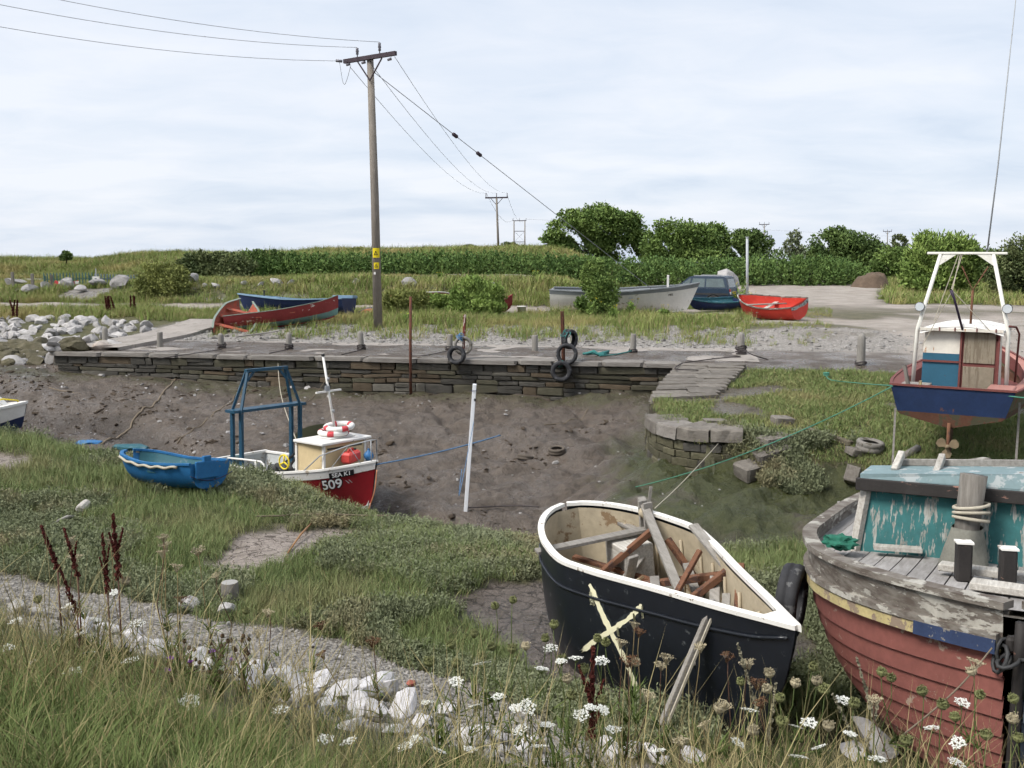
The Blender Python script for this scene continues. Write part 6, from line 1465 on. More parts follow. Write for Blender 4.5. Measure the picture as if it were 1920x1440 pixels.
    spots = [(1392, 522, 46.5, 1.5, 'tall yellow ragwort by the grey lamp pole'), (1410, 545, 46, 1.1, 'yellow ragwort right of the car bumper'), (1378, 548, 47.5, 1.3, 'yellow ragwort close behind the red dinghy bow'), (1245, 572, 41.5, .9, 'yellow ragwort in grass below the white bow'), (1182, 562, 43, .9, 'yellow ragwort against the white hull amidships'), (1150, 572, 41.5, .7, 'yellow ragwort at the foot of the upright shrub'), (1108, 560, 42.2, .8, 'yellow ragwort left of the upright shrub'), (828, 515, 60, 1.2, 'yellow ragwort on the bank top left of the willow'), (1003, 517, 62, 1.1, 'yellow ragwort in front of the long hedge centre'), (765, 585, 38, .6, 'yellow ragwort near the tall rusty stake')]
    hm = leaf_mesh('flower', [(0, 0, 0, .12, .12, .03)], 46, .035, M_RAG, rng, 0, 1., 1.0, .1)
    for px, py, D, h, lab in spots:
        p = atD(px, py, D); gz = H(p[0], D); root = empty('ragwort', (p[0], D, gz), label=lab, cat='flower', group='ragwort plants beyond the quay'); b = MB(); k = 5
        for i in range(k):
            x, y = rng.normal() * .16, rng.normal() * .12; hh = (p[2] - gz) * rng.uniform(.75, 1.05); hh = max(hh, .35); b.tube([(x * .2, y * .2, -.05), (x, y, hh)], [.012, .006], 4)
            link('flower_head', hm, root, (x, y, hh), (0, 0, i))
        b.build('stem', bpy.data.materials['willow_leaf'], root)
        link('leaves', leaf_mesh('leaves', [(0, 0, max(.2, (p[2] - gz) * .45), .22, .2, max(.15, (p[2] - gz) * .4))], 160, .07, LF['willow'], rng, 0, .5, 2., .2), root)


# ------------------------------------------------------------------ poles and wires
M_POLE = wood('pole_timber', (.19, .165, .14), (.31, .275, .235), 1, 2)
M_POLED = paint('dark_pole_steel', (.05, .035, .045), .7, .3, 5)
M_WIRE = paint('overhead_wire', (.24, .245, .26), .6, .1, 1)
M_SIGNY = paint('yellow_sign', (.70, .55, .01), .6, .08, 5)
M_CERAM = paint('insulator_ceramic', (.16, .15, .17), .3, .2, 5)


def build_poles():
    base = at(709, 618, H(-4.9, 36.7)); top = atD(694, 108, base[1] - .1); arm_d = nrm(np.array([1.0, -.62, 0.0]))
    L = top[2] - base[2]
    r = empty('utility_pole', base, label='tall weathered timber utility pole with tee crossarm and yellow signs', cat='utility pole')
    tl = top - base
    b = MB(); b.tube([(0, 0, -.4), tl * .5 + (.02, 0, 0), tl], [.165, .145, .115], 12); b.build('shaft', M_POLE, r, True)
    ca = tl + (0, -.14, -.05); a0, a1 = ca - arm_d * 1.05 * 1.1, ca + arm_d * 1.05 * 1.1; tilt = np.array([0, 0, .06])
    b = MB(); b.beam(a0 - tilt * 0, a1 + tilt, .12, .14); b.build('crossarm', M_POLED, r)
    for s in (-1, 1): b = MB(); b.beam(ca + arm_d * s * .55 + (0, -.04, -.05), ca + (0, -.04, -.75), .05, .03); b.build('brace', M_POLED, r)
    for s, hh in ((-.55, .34), (.45, .42)):
        b = MB(); p = ca + arm_d * s + (0, 0, .07); b.lathe([(.02, 0), (.02, hh * .3), (.055, hh * .35), (.04, hh * .5), (.06, hh * .6), (.045, hh * .8), (.05, hh * .95), (.001, hh)], 10, p); b.build('pin_insulator', M_CERAM, r, True)
    for s in (-.9, -.2, .95):
        b = MB(); p = ca + arm_d * s + (0, .02, -.1); b.tube([p, p + (-.12, -.05, -.05)], [.05, .04], 8); b.build('strain_insulator', M_CERAM, r, True)
    def sgn(y0, y1, w, nm):
        z0 = atD(705, y1, base[1])[2] - base[2]; z1 = atD(705, y0, base[1])[2] - base[2]; R_ = .178; rr = []; q = MB(); th = np.linspace(-w, w, 7) - math.pi / 2 + .13
        xx = tl[0] * (z0 + z1) / 2 / L; yy = tl[1] * (z0 + z1) / 2 / L; q.grid(np.array([[(xx + .01 + R_ * math.cos(t), yy + R_ * math.sin(t), z) for z in (z0, z1)] for t in th])); return q.build(nm, M_SIGNY, r, True)
    s1 = sgn(465, 483, .75, 'warning_sign'); s2 = sgn(492, 504, .55, 'warning_sign')
    for (y0, y1, par) in ((470, 478, s1), (494, 501, s2)):      # the black flash triangle printed on each sign
        z0 = atD(705, y1, base[1])[2] - base[2]; z1 = atD(705, y0, base[1])[2] - base[2]; xx = tl[0] * (z0 + z1) / 2 / L + .02; q = MB(); w = (z1 - z0) * .5
        tri = [(xx - w, -.216, z0), (xx + w, -.216, z0), (xx, -.216, z1)]; q.add(tri + [((xx + (p[0] - xx) * .55), -.216, z0 + (p[2] - z0) * .55 + (z1 - z0) * .14) for p in tri], [(0, 1, 4, 3), (1, 2, 5, 4), (2, 0, 3, 5)]); q.build('warning_triangle', M_BLACKP, par)
    z0 = atD(705, 512, base[1])[2] - base[2]; q = MB(); q.box((tl[0] * .3 - .03, -.2, z0), (.07, .01, .09)); q.build('pole_tag', M_WHITE, r)
    W3 = lambda v: base + v
    def wire(pts, lab, sag, r_=.014): rope('overhead_wire', pts, r_, M_WIRE, lab, sag, 20, 'wire', 'overhead power lines')
    ends = [W3(ca + arm_d * -.95 + (0, 0, 0)), W3(ca + arm_d * -.55 + (0, 0, .42)), W3(ca + arm_d * .45 + (0, 0, .5))]
    for e_, py, lab in zip(ends, (22, 8, -3), ('lowest wire running from the utility pole to the upper left edge', 'middle wire running from the utility pole to the upper left edge', 'highest wire running from the utility pole to the upper left edge')):
        far = atD(-220, {22: 8, 8: -38, -3: -75}[py], 27.0); wire([e_, far], lab, .35, .008)
    # drooping jumper loop
    p0, p1 = W3(ca + arm_d * -1.25 + (-.1, 0, .02)), W3(ca + arm_d * -.85 + (0, 0, -.16)); wire([p0, (p0 + p1) / 2 + (-.05, 0, -.62), p1], 'jumper loop drooping under the left crossarm end', .1, .009)
    b = MB(); b.tube([p0 + (-.12, 0, .02), p0 + (.1, 0, 0)], [.05, .05], 8); tag(b.build('strain_insulator', M_CERAM, None, True), 'pale strain insulator on the left incoming wire', 'insulator')
    # second pole and the H pole
    def pole2(px, ytop, D, w, lab, twin=False, big=True):
        t = atD(px, ytop, D); gz = 2.0; r2 = empty('utility_pole', (t[0], D, gz), label=lab, cat='utility pole', group='poles of the power line'); hh = t[2] - gz; k = D / 1000.
        for dx in ((-w * .42, w * .42) if twin else (0,)):
            b = MB(); b.tube([(dx + .3 * (not twin), 0, -1), (dx, 0, hh)], [.17, .12], 7); b.build('shaft', M_POLE, r2, True)
        b = MB(); b.beam((-w / 2 - .1, 0, hh), (w / 2 + .1, 0, hh + .05), .16, .18); b.build('crossarm', M_POLED, r2)
        for dx in (-w / 2, 0, w / 2): b = MB(); b.tube([(dx, 0, hh), (dx, 0, hh + .6)], [.05, .07], 6); b.build('insulator', M_CERAM, r2, True)
        if twin:
            for f in (.35, .68): b = MB(); b.beam((-w * .42, 0, hh * f), (w * .42, 0, hh * f), .1, .14); b.build('tie_beam', M_POLED, r2)
            for s in (-1, 1): b = MB(); b.beam((s * w * .42, .05, hh * .35), (-s * w * .42, .05, hh * .68), .03, .03); b.build('cross_brace', M_POLED, r2)
        else:
            for s in (-1, 1): b = MB(); b.beam((s * w * .28, 0, hh - .05), (0, 0, hh - .9), .07, .07); b.build('brace', M_POLED, r2)
        return np.array([t[0], D, t[2]]), w
    c2, w2 = pole2(931, 371, 130, 2.7, 'second utility pole of the line seen left of the twin pole')
    c3, w3 = pole2(974, 414, 235, 3.0, 'twin legged utility pole beyond the second pole', True)
    for px, yt, D, lab in [(1433, 421, 260, 'small far utility pole above the dark tree'), (1664, 434, 300, 'small far utility pole above the earth mound'), (1823, 441, 330, 'tiny far utility pole behind the willow bush')]: pole2(px, yt, D, 2.4, lab)
    st = [W3(ca + arm_d * -.9 + (0, 0, -.2)), W3(ca + arm_d * .1 + (0, 0, -.25)), W3(ca + arm_d * 1.1 + (0, 0, -.05))]
    for s_, dx, lab in zip(st, (-w2 / 2, 0, w2 / 2), ('left wire from the utility pole to the second pole', 'middle wire from the utility pole to the second pole', 'right wire from the utility pole to the second pole')): wire([s_, c2 + (dx, 0, .6)], lab, 1.2, .010)
    for dx, lab in ((-1.3, 'left far wire between the second pole and twin pole'), (1.3, 'right far wire between the second pole and twin pole')): wire([c2 + (dx, 0, .6), c3 + (dx, 0, .6)], lab, 2.0, .02)
    wire([c3 + (1.5, 0, .4), atD(1433, 421, 260), atD(1664, 434, 300), atD(1823, 441, 330)], 'faint far wire strung between the small poles on the right', 1.5, .018)
    # stay wire with two insulators
    a = W3(tl + (.08, .1, -.45)); e_ = at(1236, 556, H(6.3, 45.) + .2); e_ = atD(1240, 556, 45.5); wire([a, e_], 'long stay wire slanting from the pole down behind the white boat', .0, .013)
    for f, lab in ((.235, 'upper stay insulator on the slanting stay wire'), (.31, 'lower stay insulator on the slanting stay wire')):
        d = nrm(e_ - a); p = a + (e_ - a) * f; b = MB(); b.tube([p - d * .14, p - d * .09, p + d * .09, p + d * .14], [.03, .075, .075, .03], 8); tag(b.build('stay_insulator', M_POLED, None, True), lab, 'insulator')
    # grey lamp column in the yard
    p = at(1402, 540, .3); D = 62.; p = atD(1402, 530, D); t = atD(1401, 446, D); b = MB(); b.tube([(p[0], D, H(p[0], D) - .2), (t[0], D, t[2])], [.085, .075], 10); b.tube([(t[0], D, t[2]), (t[0], D, t[2] + .06)], [.1, .1], 10); tag(b.build('lamp_column', paint('pale_grey_column', (.42, .44, .46), .6, .1, 3), None, True), 'plain pale grey column rising behind the blue car', 'post')


# ------------------------------------------------------------------ craft and clutter beyond the quay
M_RED = paint('faded_red_paint', (.235, .035, .035), .65, .25, 2.5, wear=(.55, .50, .46), wear_amt=-.02, wsc=5, stretch=(.6, 1, 1), bump=.2)
M_ORED = paint('bright_red_paint', (.50, .040, .024), .6, .2, 2, wear=(.40, .20, .15), wear_amt=-.06, wsc=6, bump=.1)
M_TEALB = paint('sea_green_bottom', (.15, .26, .24), .75, .2, 3, wear=(.2, .18, .15), wear_amt=.1, wsc=5)
M_ORIN = paint('orange_red_inside', (.35, .085, .05), .75, .3, 3, wear=(.2, .1, .07), wear_amt=.2, wsc=5)
M_NAVY2 = paint('dark_navy_paint', (.018, .03, .085), .6, .2, 3, bump=.1)
M_LBLUE = paint('pale_blue_deck', (.18, .28, .38), .65, .2, 3)
M_WGREY = paint('dirty_white_hull', (.74, .72, .68), .7, .15, 1.5, wear=(.36, .32, .27), wear_amt=.05, wsc=2, bump=.1)
M_GREYG = paint('grey_gunwale_band', (.20, .215, .225), .7, .15, 3)
M_TEALD = paint('dark_teal_paint', (.022, .10, .125), .6, .25, 3, wear=(.09, .15, .17), wear_amt=.1, wsc=5)


def open_boat(name, h, loc, hd, pitch, roll, mats, label, thwarts=(.35, .6), split=.0, transom=True, gw=(.05, .02, .03), cat='boat', group=None, wear_tr=None):
    """open boat: hull (two-tone when split>0), inside, gunwale, thwarts, keel"""
    r = empty(name, loc, hd, pitch, roll, label, cat, group)
    if split:
        b = MB(); [h.skin(b, s, 0, 1, 0, split, 26, 5) for s in (1, -1)]; b.build('bottom', mats['bottom'], r, True)
    b = MB(); [h.skin(b, s, 0, 1, split, 1, 28, 7) for s in (1, -1)]; b.build('hull', mats['hull'], r, True)
    b = MB(); [h.skin(b, s, .01, .975, .02, .99, 24, 6, -.025) for s in (1, -1)]; b.build('inside', mats['inside'], r, True)
    if transom: b = MB(); h.transom(b, 0, .03); b.build('transom', mats.get('transom', mats['hull']), r)
    for s in (1, -1): b = MB(); rail(b, h.line(1, s, 0, 1, 30), gw[0], gw[1], gw[2], s, .005); b.build('gunwale', mats['gunwale'], r)
    for t in thwarts:
        z = h.kl(t) + (h.sh(t) - h.kl(t)) * .68; y = float(h.b(t)) * .93; x = h.L * (t - .5); b = MB(); b.beam((x, -y, z), (x, y, z), .2, .03); b.build('thwart', mats.get('thwart', mats['inside']), r)
    b = MB(); b.tube(h.line(0, 1, .02, .97, 14) + np.array([0, 0, -.02]), .03, 6); b.build('keel', mats['hull'], r, True)
    return r


def build_far_boats():
    din = lambda L, B, d: Hull(L, [(0, B * .42), (.25, B * .5), (.55, B * .49), (.8, B * .36), (.94, B * .15), (1, .015)], [(0, d), (.4, d * .93), (.75, d * 1.05), (1, d * 1.3)], [(0, .06), (.3, 0), (.8, .02), (1, .2)], vee=[(0, .1), (.6, .15), (1, .6)], q=.6, rake=.15)
    # red dinghy, transom to the right and near
    h = din(2.9, 1.5, .74); p = at(1450, 600, .12)
    r = open_boat('red_dinghy', h, (p[0], p[1] + .2, H(p[0], p[1]) + .05), math.radians(130), .0, -.30, dict(hull=M_ORED, inside=M_ORED, gunwale=M_BULW, transom=M_ORED, thwart=M_WHITEW), 'bright red open dinghy with chipped grey transom edge', (.55,), gw=(.03, .02, .05))
    b = MB(); V = np.linspace(.0, 1, 9); tw = float(h.b(0)) * .98
    b.add([(-1.47, -tw, .74), (-1.47, -tw * .97, .58), (-1.47, -.28, .52), (-1.47, .1, .56), (-1.47, tw * .5, .54), (-1.47, tw * .98, .6), (-1.47, tw, .74), (-1.47, .35, .70), (-1.47, .1, .67), (-1.47, -.2, .68), (-1.47, -.5, .75)], [tuple(range(10, -1, -1))]); b.build('chipped_edge', paint('chipped_grey_edge', (.30, .32, .30), .8, .3, 4, wear=(.04, .04, .04), wear_amt=.35, wsc=9), r)
    b = MB(); b.tube([(-.5, -.45, .52), (1.05, .35, .66)], [.03, .035], 6); b.build('oar_shaft', M_GREYW, r, True)
    # teal skiff just behind it
    h = din(2.4, 1.25, .42); p = at(1342, 586, .2); open_boat('teal_skiff', h, (p[0], p[1] + .3, H(p[0], p[1]) + .1), math.radians(196), -.02, -.12, dict(hull=M_NAVY2, inside=M_TEALD, gunwale=M_TEALD, thwart=M_TEALD), 'low dark teal skiff between car and red dinghy', (.4,), gw=(.05, .03, .05))
    # white boat
    h = Hull(6.1, [(0, .72), (.3, .95), (.6, .95), (.85, .5), (1, .02)], [(0, 1.02), (.4, .96), (.8, 1.12), (1, 1.32)], [(0, .05), (.5, 0), (.9, .04), (1, .1)], vee=[(0, .3), (1, .8)], q=.6, rake=.55)
    p = at(1186, 576, .2); D = 45.5; bx = atD(1312, 530, D - .6); hd = math.radians(-10); cx_ = bx[0] - math.cos(hd) * 3.6; cy_ = D - .6 - math.sin(hd) * 3.6
    r = open_boat('white_boat', h, (cx_, cy_, H(cx_, cy_) + .12), hd, .0, .05, dict(hull=M_WGREY, inside=M_GREYG, gunwale=M_GREYG), 'long dirty white open boat with grey gunwale band beside the car', (.3, .6), gw=(.08, .03, .05))
    b = MB(); [h.skin(b, s, 0, 1, .87, 1, 28, 3, .012) for s in (1, -1)]; b.build('gunwale_band', M_GREYG, r, True)
    V, Fc = text_mesh('HEL', .14); q = MB(); q.add(on_hull(h, -1, .845, .74, V[:, :2], .008), Fc); q.build('hull_lettering', M_BLACKP, r)
    b = MB(); b.box((2.2, .1, 1.35), (.10, .10, .6), None, .01); b.build('mooring_bitt', M_WHITE, r)
    # pair of red wrecks
    h = Hull(4.1, [(0, .62), (.3, .78), (.6, .76), (.85, .42), (1, .02)], [(0, .60), (.4, .58), (.8, .68), (1, .86)], [(0, .05), (.5, 0), (.9, .05), (1, .15)], vee=[(0, .1), (1, .6)], q=.6, rake=.12)
    a, bq = atD(428, 604, 36.6), atD(613, 570, 37.4); c = (a + bq) / 2; g = 'red wrecks lying on the shingle'
    open_boat('red_wreck', h, (c[0] + .1, c[1] + .3, c[2] - .48), math.atan2(bq[1] - a[1], bq[0] - a[0]) , .115, -.08, dict(hull=M_RED, inside=M_ORIN, gunwale=paint('bleached_green_gunwale', (.22, .26, .22), .8, .2, 5), bottom=M_TEALB), 'long peeling red wreck with green bottom lying across another', (.3, .6), split=.42, group=g)
    h = Hull(3.0, [(0, .60), (.3, .72), (.7, .66), (1, .25)], [(0, .55), (1, .60)], [(0, .05), (.5, 0), (1, .1)], vee=[(0, .1), (1, .3)], q=.6, rake=.0)
    a, bq = atD(418, 618, 35.6), atD(462, 590, 38.2); hd = math.atan2(bq[1] - a[1], bq[0] - a[0]); c = (a + bq) / 2
    open_boat('red_wreck', h, (c[0], c[1], c[2] - .28), hd + .1, .32, .28, dict(hull=M_TEALB, inside=M_ORIN, gunwale=bpy.data.materials['bleached_green_gunwale'], thwart=M_ORIN), 'broken red wreck tilted open towards us under the longer one', (.25, .5, .75), transom=False, group=g)
    for k, (px, py, l) in enumerate([(470, 632, 1.0), (500, 628, .7)]): q = MB(); p = at(px, py, .18); q.beam(p + (-l / 2, .05, 0), p + (l / 2, .35, .12), .16, .04); tag(q.build('wreck_plank', M_GREYW), ['grey wreck plank on shingle right of the tilted wreck', 'shorter wreck plank beside the mooring post shingle'][k], 'timber')
    # blue boat behind
    h = Hull(4.6, [(0, .75), (.3, .85), (.7, .72), (.9, .32), (1, .02)], [(0, .78), (.5, .72), (1, .92)], [(0, .05), (1, .1)], vee=[(0, .2), (1, .6)], q=.6, rake=.4)
    a, bq = atD(645, 590, 41.0), atD(472, 585, 42.0); c = (a + bq) / 2; r = open_boat('blue_boat', h, (c[0], c[1], H(c[0], c[1]) + .02), math.atan2(bq[1] - a[1], bq[0] - a[0]), .0, .05, dict(hull=M_NAVY2, inside=M_LBLUE, gunwale=M_LBLUE), 'dark blue boat with pale deck behind the red wreck', (.3,), gw=(.06, .03, .05))
    b = MB(); T = np.linspace(.74, .97, 8); b.grid(np.stack([np.stack([h.L * (T - .5), s * (h.b(T) - .03), h.sh(T) - .02], 1) for s in (1, -1)], 1)); b.build('foredeck', M_LBLUE, r)
    b = MB(); b.tube([(1.5, 0, .85), (1.5, 0, 1.05)], .03, 6); b.box((1.5, 0, 1.06), (.06, .14, .05)); b.build('mooring_cleat', M_DARK, r); b = MB(); b.box((-1.9, -.5, .85), (.9, .5, .12), None, .01); b.build('stern_locker', M_LBLUE, r)
    # red boat fragments in the scrub, bucket
    h2 = din(2.6, 1.2, .5); p = at(815, 566, .3); open_boat('red_hull', h2, (p[0] - .1, 44.6, H(p[0], 44.6) + .38), math.radians(8), .05, -.5, dict(hull=M_RED, inside=M_RED, gunwale=M_WHITED), 'red boat mostly hidden behind the low scrub', (.5,))
    h3 = din(2.0, 1.1, .5); p = atD(952, 578, 44.5); open_boat('red_hull', h3, (p[0] - .75, 44.5, H(p[0], 44.5) + .08), math.radians(-5), .22, .1, dict(hull=M_RED, inside=M_DARK, gunwale=M_RED), 'red boat bow poking out right of the willow', (.5,))
    p = atD(978, 582, 44.0); r = empty('bucket', (p[0], 44.0, H(p[0], 44.0) + .0), label='white plastic bucket beside the red boat bow', cat='bucket'); b = MB(); b.lathe([(.001, 0), (.15, 0), (.19, .42), (.205, .42), (.205, .45), (.18, .45), (.14, .03)], 14); b.build('body', M_WHITE, r, True); b = MB(); b.tube([(.2 * math.cos(t), .03, .43 - .16 * math.sin(t)) for t in np.linspace(0, math.pi, 9)], .008, 5); b.build('handle', M_GALV, r, True)
    # heap of tarpaulin and buoys beside the pole
    rng = np.random.default_rng(4)
    for px, py, D, s, m, lab in [(684, 583, 42, (.5, .35, .42), paint('purple_grey_tarp', (.09, .075, .10), .7, .3, 4), 'dark tarpaulin heap left of the utility pole'), (692, 586, 41.5, (.36, .3, .30), paint('faded_orange_tarp', (.42, .12, .07), .75, .25, 5), 'orange tarpaulin heap left of the utility pole'), (720, 588, 41.5, (.42, .3, .24), bpy.data.materials['faded_orange_tarp'], 'orange tarpaulin scrap right of the utility pole')]:
        p = atD(px, py, D); me = rock_mesh(rng, 2, 3, m, s, .09, True); tag(link('tarpaulin', me, None, (p[0], D, H(p[0], D) + .1)), lab, 'tarpaulin')
    # pale pipe and stone on the shingle by the yard
    p0, p1 = at(1318, 622, .12), at(1370, 612, .22); b = MB(); b.tube([p0 + (0, 0, .06), p1 + (0, 0, .1)], [.09, .1], 9); tag(b.build('pale_pipe', paint('greenish_white_plastic', (.42, .46, .36), .6, .15, 3), None, True), 'pale green pipe lying in grass near the red dinghy', 'pipe')
    p = at(1386, 625, .08); tag(link('pale_stone', rock_mesh(rng, 1, 5, M_PINKROCK, (.45, .3, .3), .05), None, p + (0, 0, .05)), 'pale triangular stone slab left of the red dinghy', 'stone')
    # small white-blue boat end at the far left
    h = din(3.6, 1.5, .62); p = at(28, 800, -1.35); r = open_boat('motor_boat', h, (p[0] - 1.05, 23.6, -1.36), math.radians(4), 0, .0, dict(hull=M_NAVY2, inside=M_WHITE, gunwale=M_WHITE), 'bow of a white and navy motor boat at the left edge', (.3,), gw=(.08, .04, .06))
    b = MB(); [h.skin(b, s, 0, 1, .55, 1, 28, 3, .012) for s in (1, -1)]; b.build('white_topsides', M_WHITE, r, True)
    b = MB(); b.add([(.1, -.45, .6), (1.45, -.25, .70), (1.45, .25, .70), (.1, .45, .6), (-.1, -.4, 1.2), (1.1, -.24, 1.08), (1.1, .24, 1.08), (-.1, .4, 1.2)], [(0, 1, 5, 4), (1, 2, 6, 5), (2, 3, 7, 6), (3, 0, 4, 7), (4, 5, 6, 7)]); b.build('cuddy', M_WHITE, r)
    b = MB(); T = np.linspace(.5, .97, 10); b.grid(np.stack([np.stack([h.L * (T - .5), s * (h.b(T) - .03), h.sh(T) - .01], 1) for s in (1, -1)], 1)); b.build('foredeck', M_WHITE, r)
    b = MB(); b.tube([(.9, -.4, .85), (1.5, -.2, .92), (1.75, 0, .86), (1.8, 0, .5)], .02, 6); b.build('bow_rope', M_YELL, r, True)
    # blue debris at the bank edge
    for px, py, z, s, m, lab in [(166, 833, -1.5, (.35, .2, .06), M_BUOYB, 'scrap of blue plastic at the marsh edge'), (246, 843, -1.3, (.5, .25, .1), M_TEALD, 'dark teal scrap with white edge behind the blue dinghy')]:
        p = at(px, py, z); tag(link('debris', rock_mesh(rng, 1, 4, m, s, .05), None, (p[0], p[1], max(H(p[0], p[1]), z) + .05)), lab, 'debris')
    # blue pram dinghy on the marsh
    M_BLUED = paint('bright_blue_paint', (.014, .120, .29), .65, .3, 2.5, wear=(.10, .14, .17), wear_amt=.03, wsc=5, bump=.12)
    h = Hull(1.78, [(0, .44), (.3, .52), (.6, .50), (.85, .40), (.96, .22), (1, .08)], [(0, .46), (.5, .42), (1, .52)], [(0, .04), (.4, 0), (.8, .03), (1, .16)], vee=[(0, .1), (1, .3)], q=.55, rake=.08)
    a, bq = at(398, 924, -.83), at(234, 906, -.80); c = (a + bq) / 2; hd = math.radians(152)
    r = open_boat('blue_dinghy', h, (c[0], c[1] + .1, H(c[0], c[1]) + .06), hd, -.02, .10, dict(hull=M_BLUED, inside=M_TEALD, gunwale=M_BLUED), 'small bright blue dinghy with rope fender on the marsh', (.45,), gw=(.04, .02, .035))
    b = MB()
    for s in (1, -1): b.tube([p + (0, s * .03, .0 + .012 * math.sin(i * 1.1)) for i, p in enumerate(h.line(.93, s, .12, .995, 30))], .024, 6)
    b.build('rope_fender', M_ROPE_W, r, True)
    b = MB(); b.box((-.92, .10, .36), (.05, .5, .28), None, .012); b.box((-.91, .10, .52), (.06, .16, .12), None, .01); b.build('outboard_pad', M_BLUED, r)
    b = MB(); b.tube([(-.93, y, .28 - .10 * (1 - (y / .46) ** 2)) for y in np.linspace(-.46, .46, 12)], .009, 5); b.build('transom_line', M_NAVY2, r)


def build_car():
    M_CARB = paint('dark_blue_car_paint', (.014, .03, .055), .42, .15, 2, bump=.02, spec=.5); M_GLASS = paint('car_glass', (.10, .13, .13), .08, .3, 1.5, bump=0, spec=.8)
    p = atD(1338, 575, 48.5); gz = H(p[0], 48.5); hd = math.radians(152)
    r = empty('parked_car', (p[0] - .75, 48.9, gz), hd, label='dark blue four wheel drive car parked behind the white boat', cat='car'); r.scale = (.93, .93, .88)
    # x forward; rear at x=-1.9
    def loft(prof, y0, y1, nm, mat, par=r, in_top=.0):
        n = len(prof); b = MB(); zmax = max(q[1] for q in prof); zmin = min(q[1] for q in prof)
        L_ = [(x, y0 - in_top * (z - zmin) / (zmax - zmin + 1e-6), z) for x, z in prof]; R_ = [(x, -y0 + in_top * (z - zmin) / (zmax - zmin + 1e-6), z) for x, z in prof]; b.add(L_ + R_, [tuple(range(n)), tuple(reversed(range(n, 2 * n)))] + [(i, n + i, n + (i + 1) % n, (i + 1) % n) for i in range(n)]); return b.build(nm, mat, par)
    arch = lambda cx: [(cx + .40 * math.cos(t), .36 + .40 * math.sin(t)) for t in np.linspace(math.pi, 0, 9)]
    lower = [(-1.95, .45)] + arch(-1.15) + arch(1.2) + [(2.05, .45), (2.1, .75), (1.95, 1.0), (.95, 1.08), (-1.92, 1.06), (-2.0, .75)]
    body = loft(lower, .83, 0, 'body', M_CARB); 
    roofp = [(-1.90, 1.062), (-1.72, 1.66), (-1.6, 1.72), (.05, 1.72), (.2, 1.68), (.92, 1.082)]; top = loft(roofp, .80, 0, 'cabin', M_CARB, r, .10)
    def win(pts, nm='window'): b = MB(); b.poly(pts); return b.build(nm, M_GLASS, top)
    for s in (1, -1):
        f = lambda x, z: (x, s * (.808 - .10 * (z - 1.06) / .66), z)
        for q in ([(-1.72, 1.14), (-1.58, 1.6), (-.72, 1.6), (-.72, 1.14)], [(-.64, 1.14), (-.64, 1.6), (.0, 1.6), (.1, 1.14)], [(.18, 1.14), (.08, 1.6), (.16, 1.6), (.75, 1.14)]): w = win([f(*k) for k in (q if s < 0 else q[::-1])])
        b = MB(); b.beam((-1.9, s * .84, .78), (1.9, s * .84, .78), .03, .09); b.build('side_moulding', M_DARK, body)
        for cx in (-1.15, 1.2):
            b = MB(); b.tube([(cx + .42 * math.cos(t), s * .84, .36 + .42 * math.sin(t)) for t in np.linspace(math.pi, 0, 13)], .03, 5); b.build('arch_trim', M_DARK, body)
            wh = empty('wheel', (cx, s * .74, .36)); wh.parent = r; wh.rotation_euler = (math.pi / 2, 0, 0); link('tyre', tyre_mesh(.36, .22, M_TYRE, .55, 20), wh); b = MB(); b.lathe([(.001, -.05), (.1, -.06), (.13, -.02), (.2, -.08), (.2, .08), (.13, .02), (.1, .06), (.001, .05)], 14); b.build('rim', M_GALV, wh, True)
    g = lambda y, z: (-1.895 + .17 * (z - 1.06) / .6 - .012, y, z); win([g(-.62, 1.14), g(-.58, 1.58), g(.58, 1.58), g(.62, 1.14)], 'rear_window')
    b = MB(); b.box((-2.02, 0, .52), (.16, 1.66, .2), None, .03); b.build('bumper', M_GREYG, body)
    for s in (1, -1):
        for (z, m, nm) in ((.98, paint('lamp_red', (.35, .02, .02), .3) if s > 0 else bpy.data.materials['lamp_red'], 'tail_lamp'), (.83, M_WHITE, 'reversing_lamp')): b = MB(); b.box((-1.985 + (.02 if z > .9 else 0), s * .72, z), (.05, .15, .14), None, .01); b.build(nm, m, body)
    b = MB(); b.box((-2.005, .0, .84), (.02, .5, .13)); b.build('number_plate', M_SIGNY, body)
    for y in (-.18, -.06, .06, .18): b = MB(); b.box((-2.018, y, .84), (.006, .06, .08)); b.build('plate_character', M_BLACKP, body)
    for s in (1, -1): b = MB(); b.beam((-1.5, s * .6, 1.76), (.0, s * .6, 1.76), .03, .03); b.build('roof_rail', M_GALV, top)


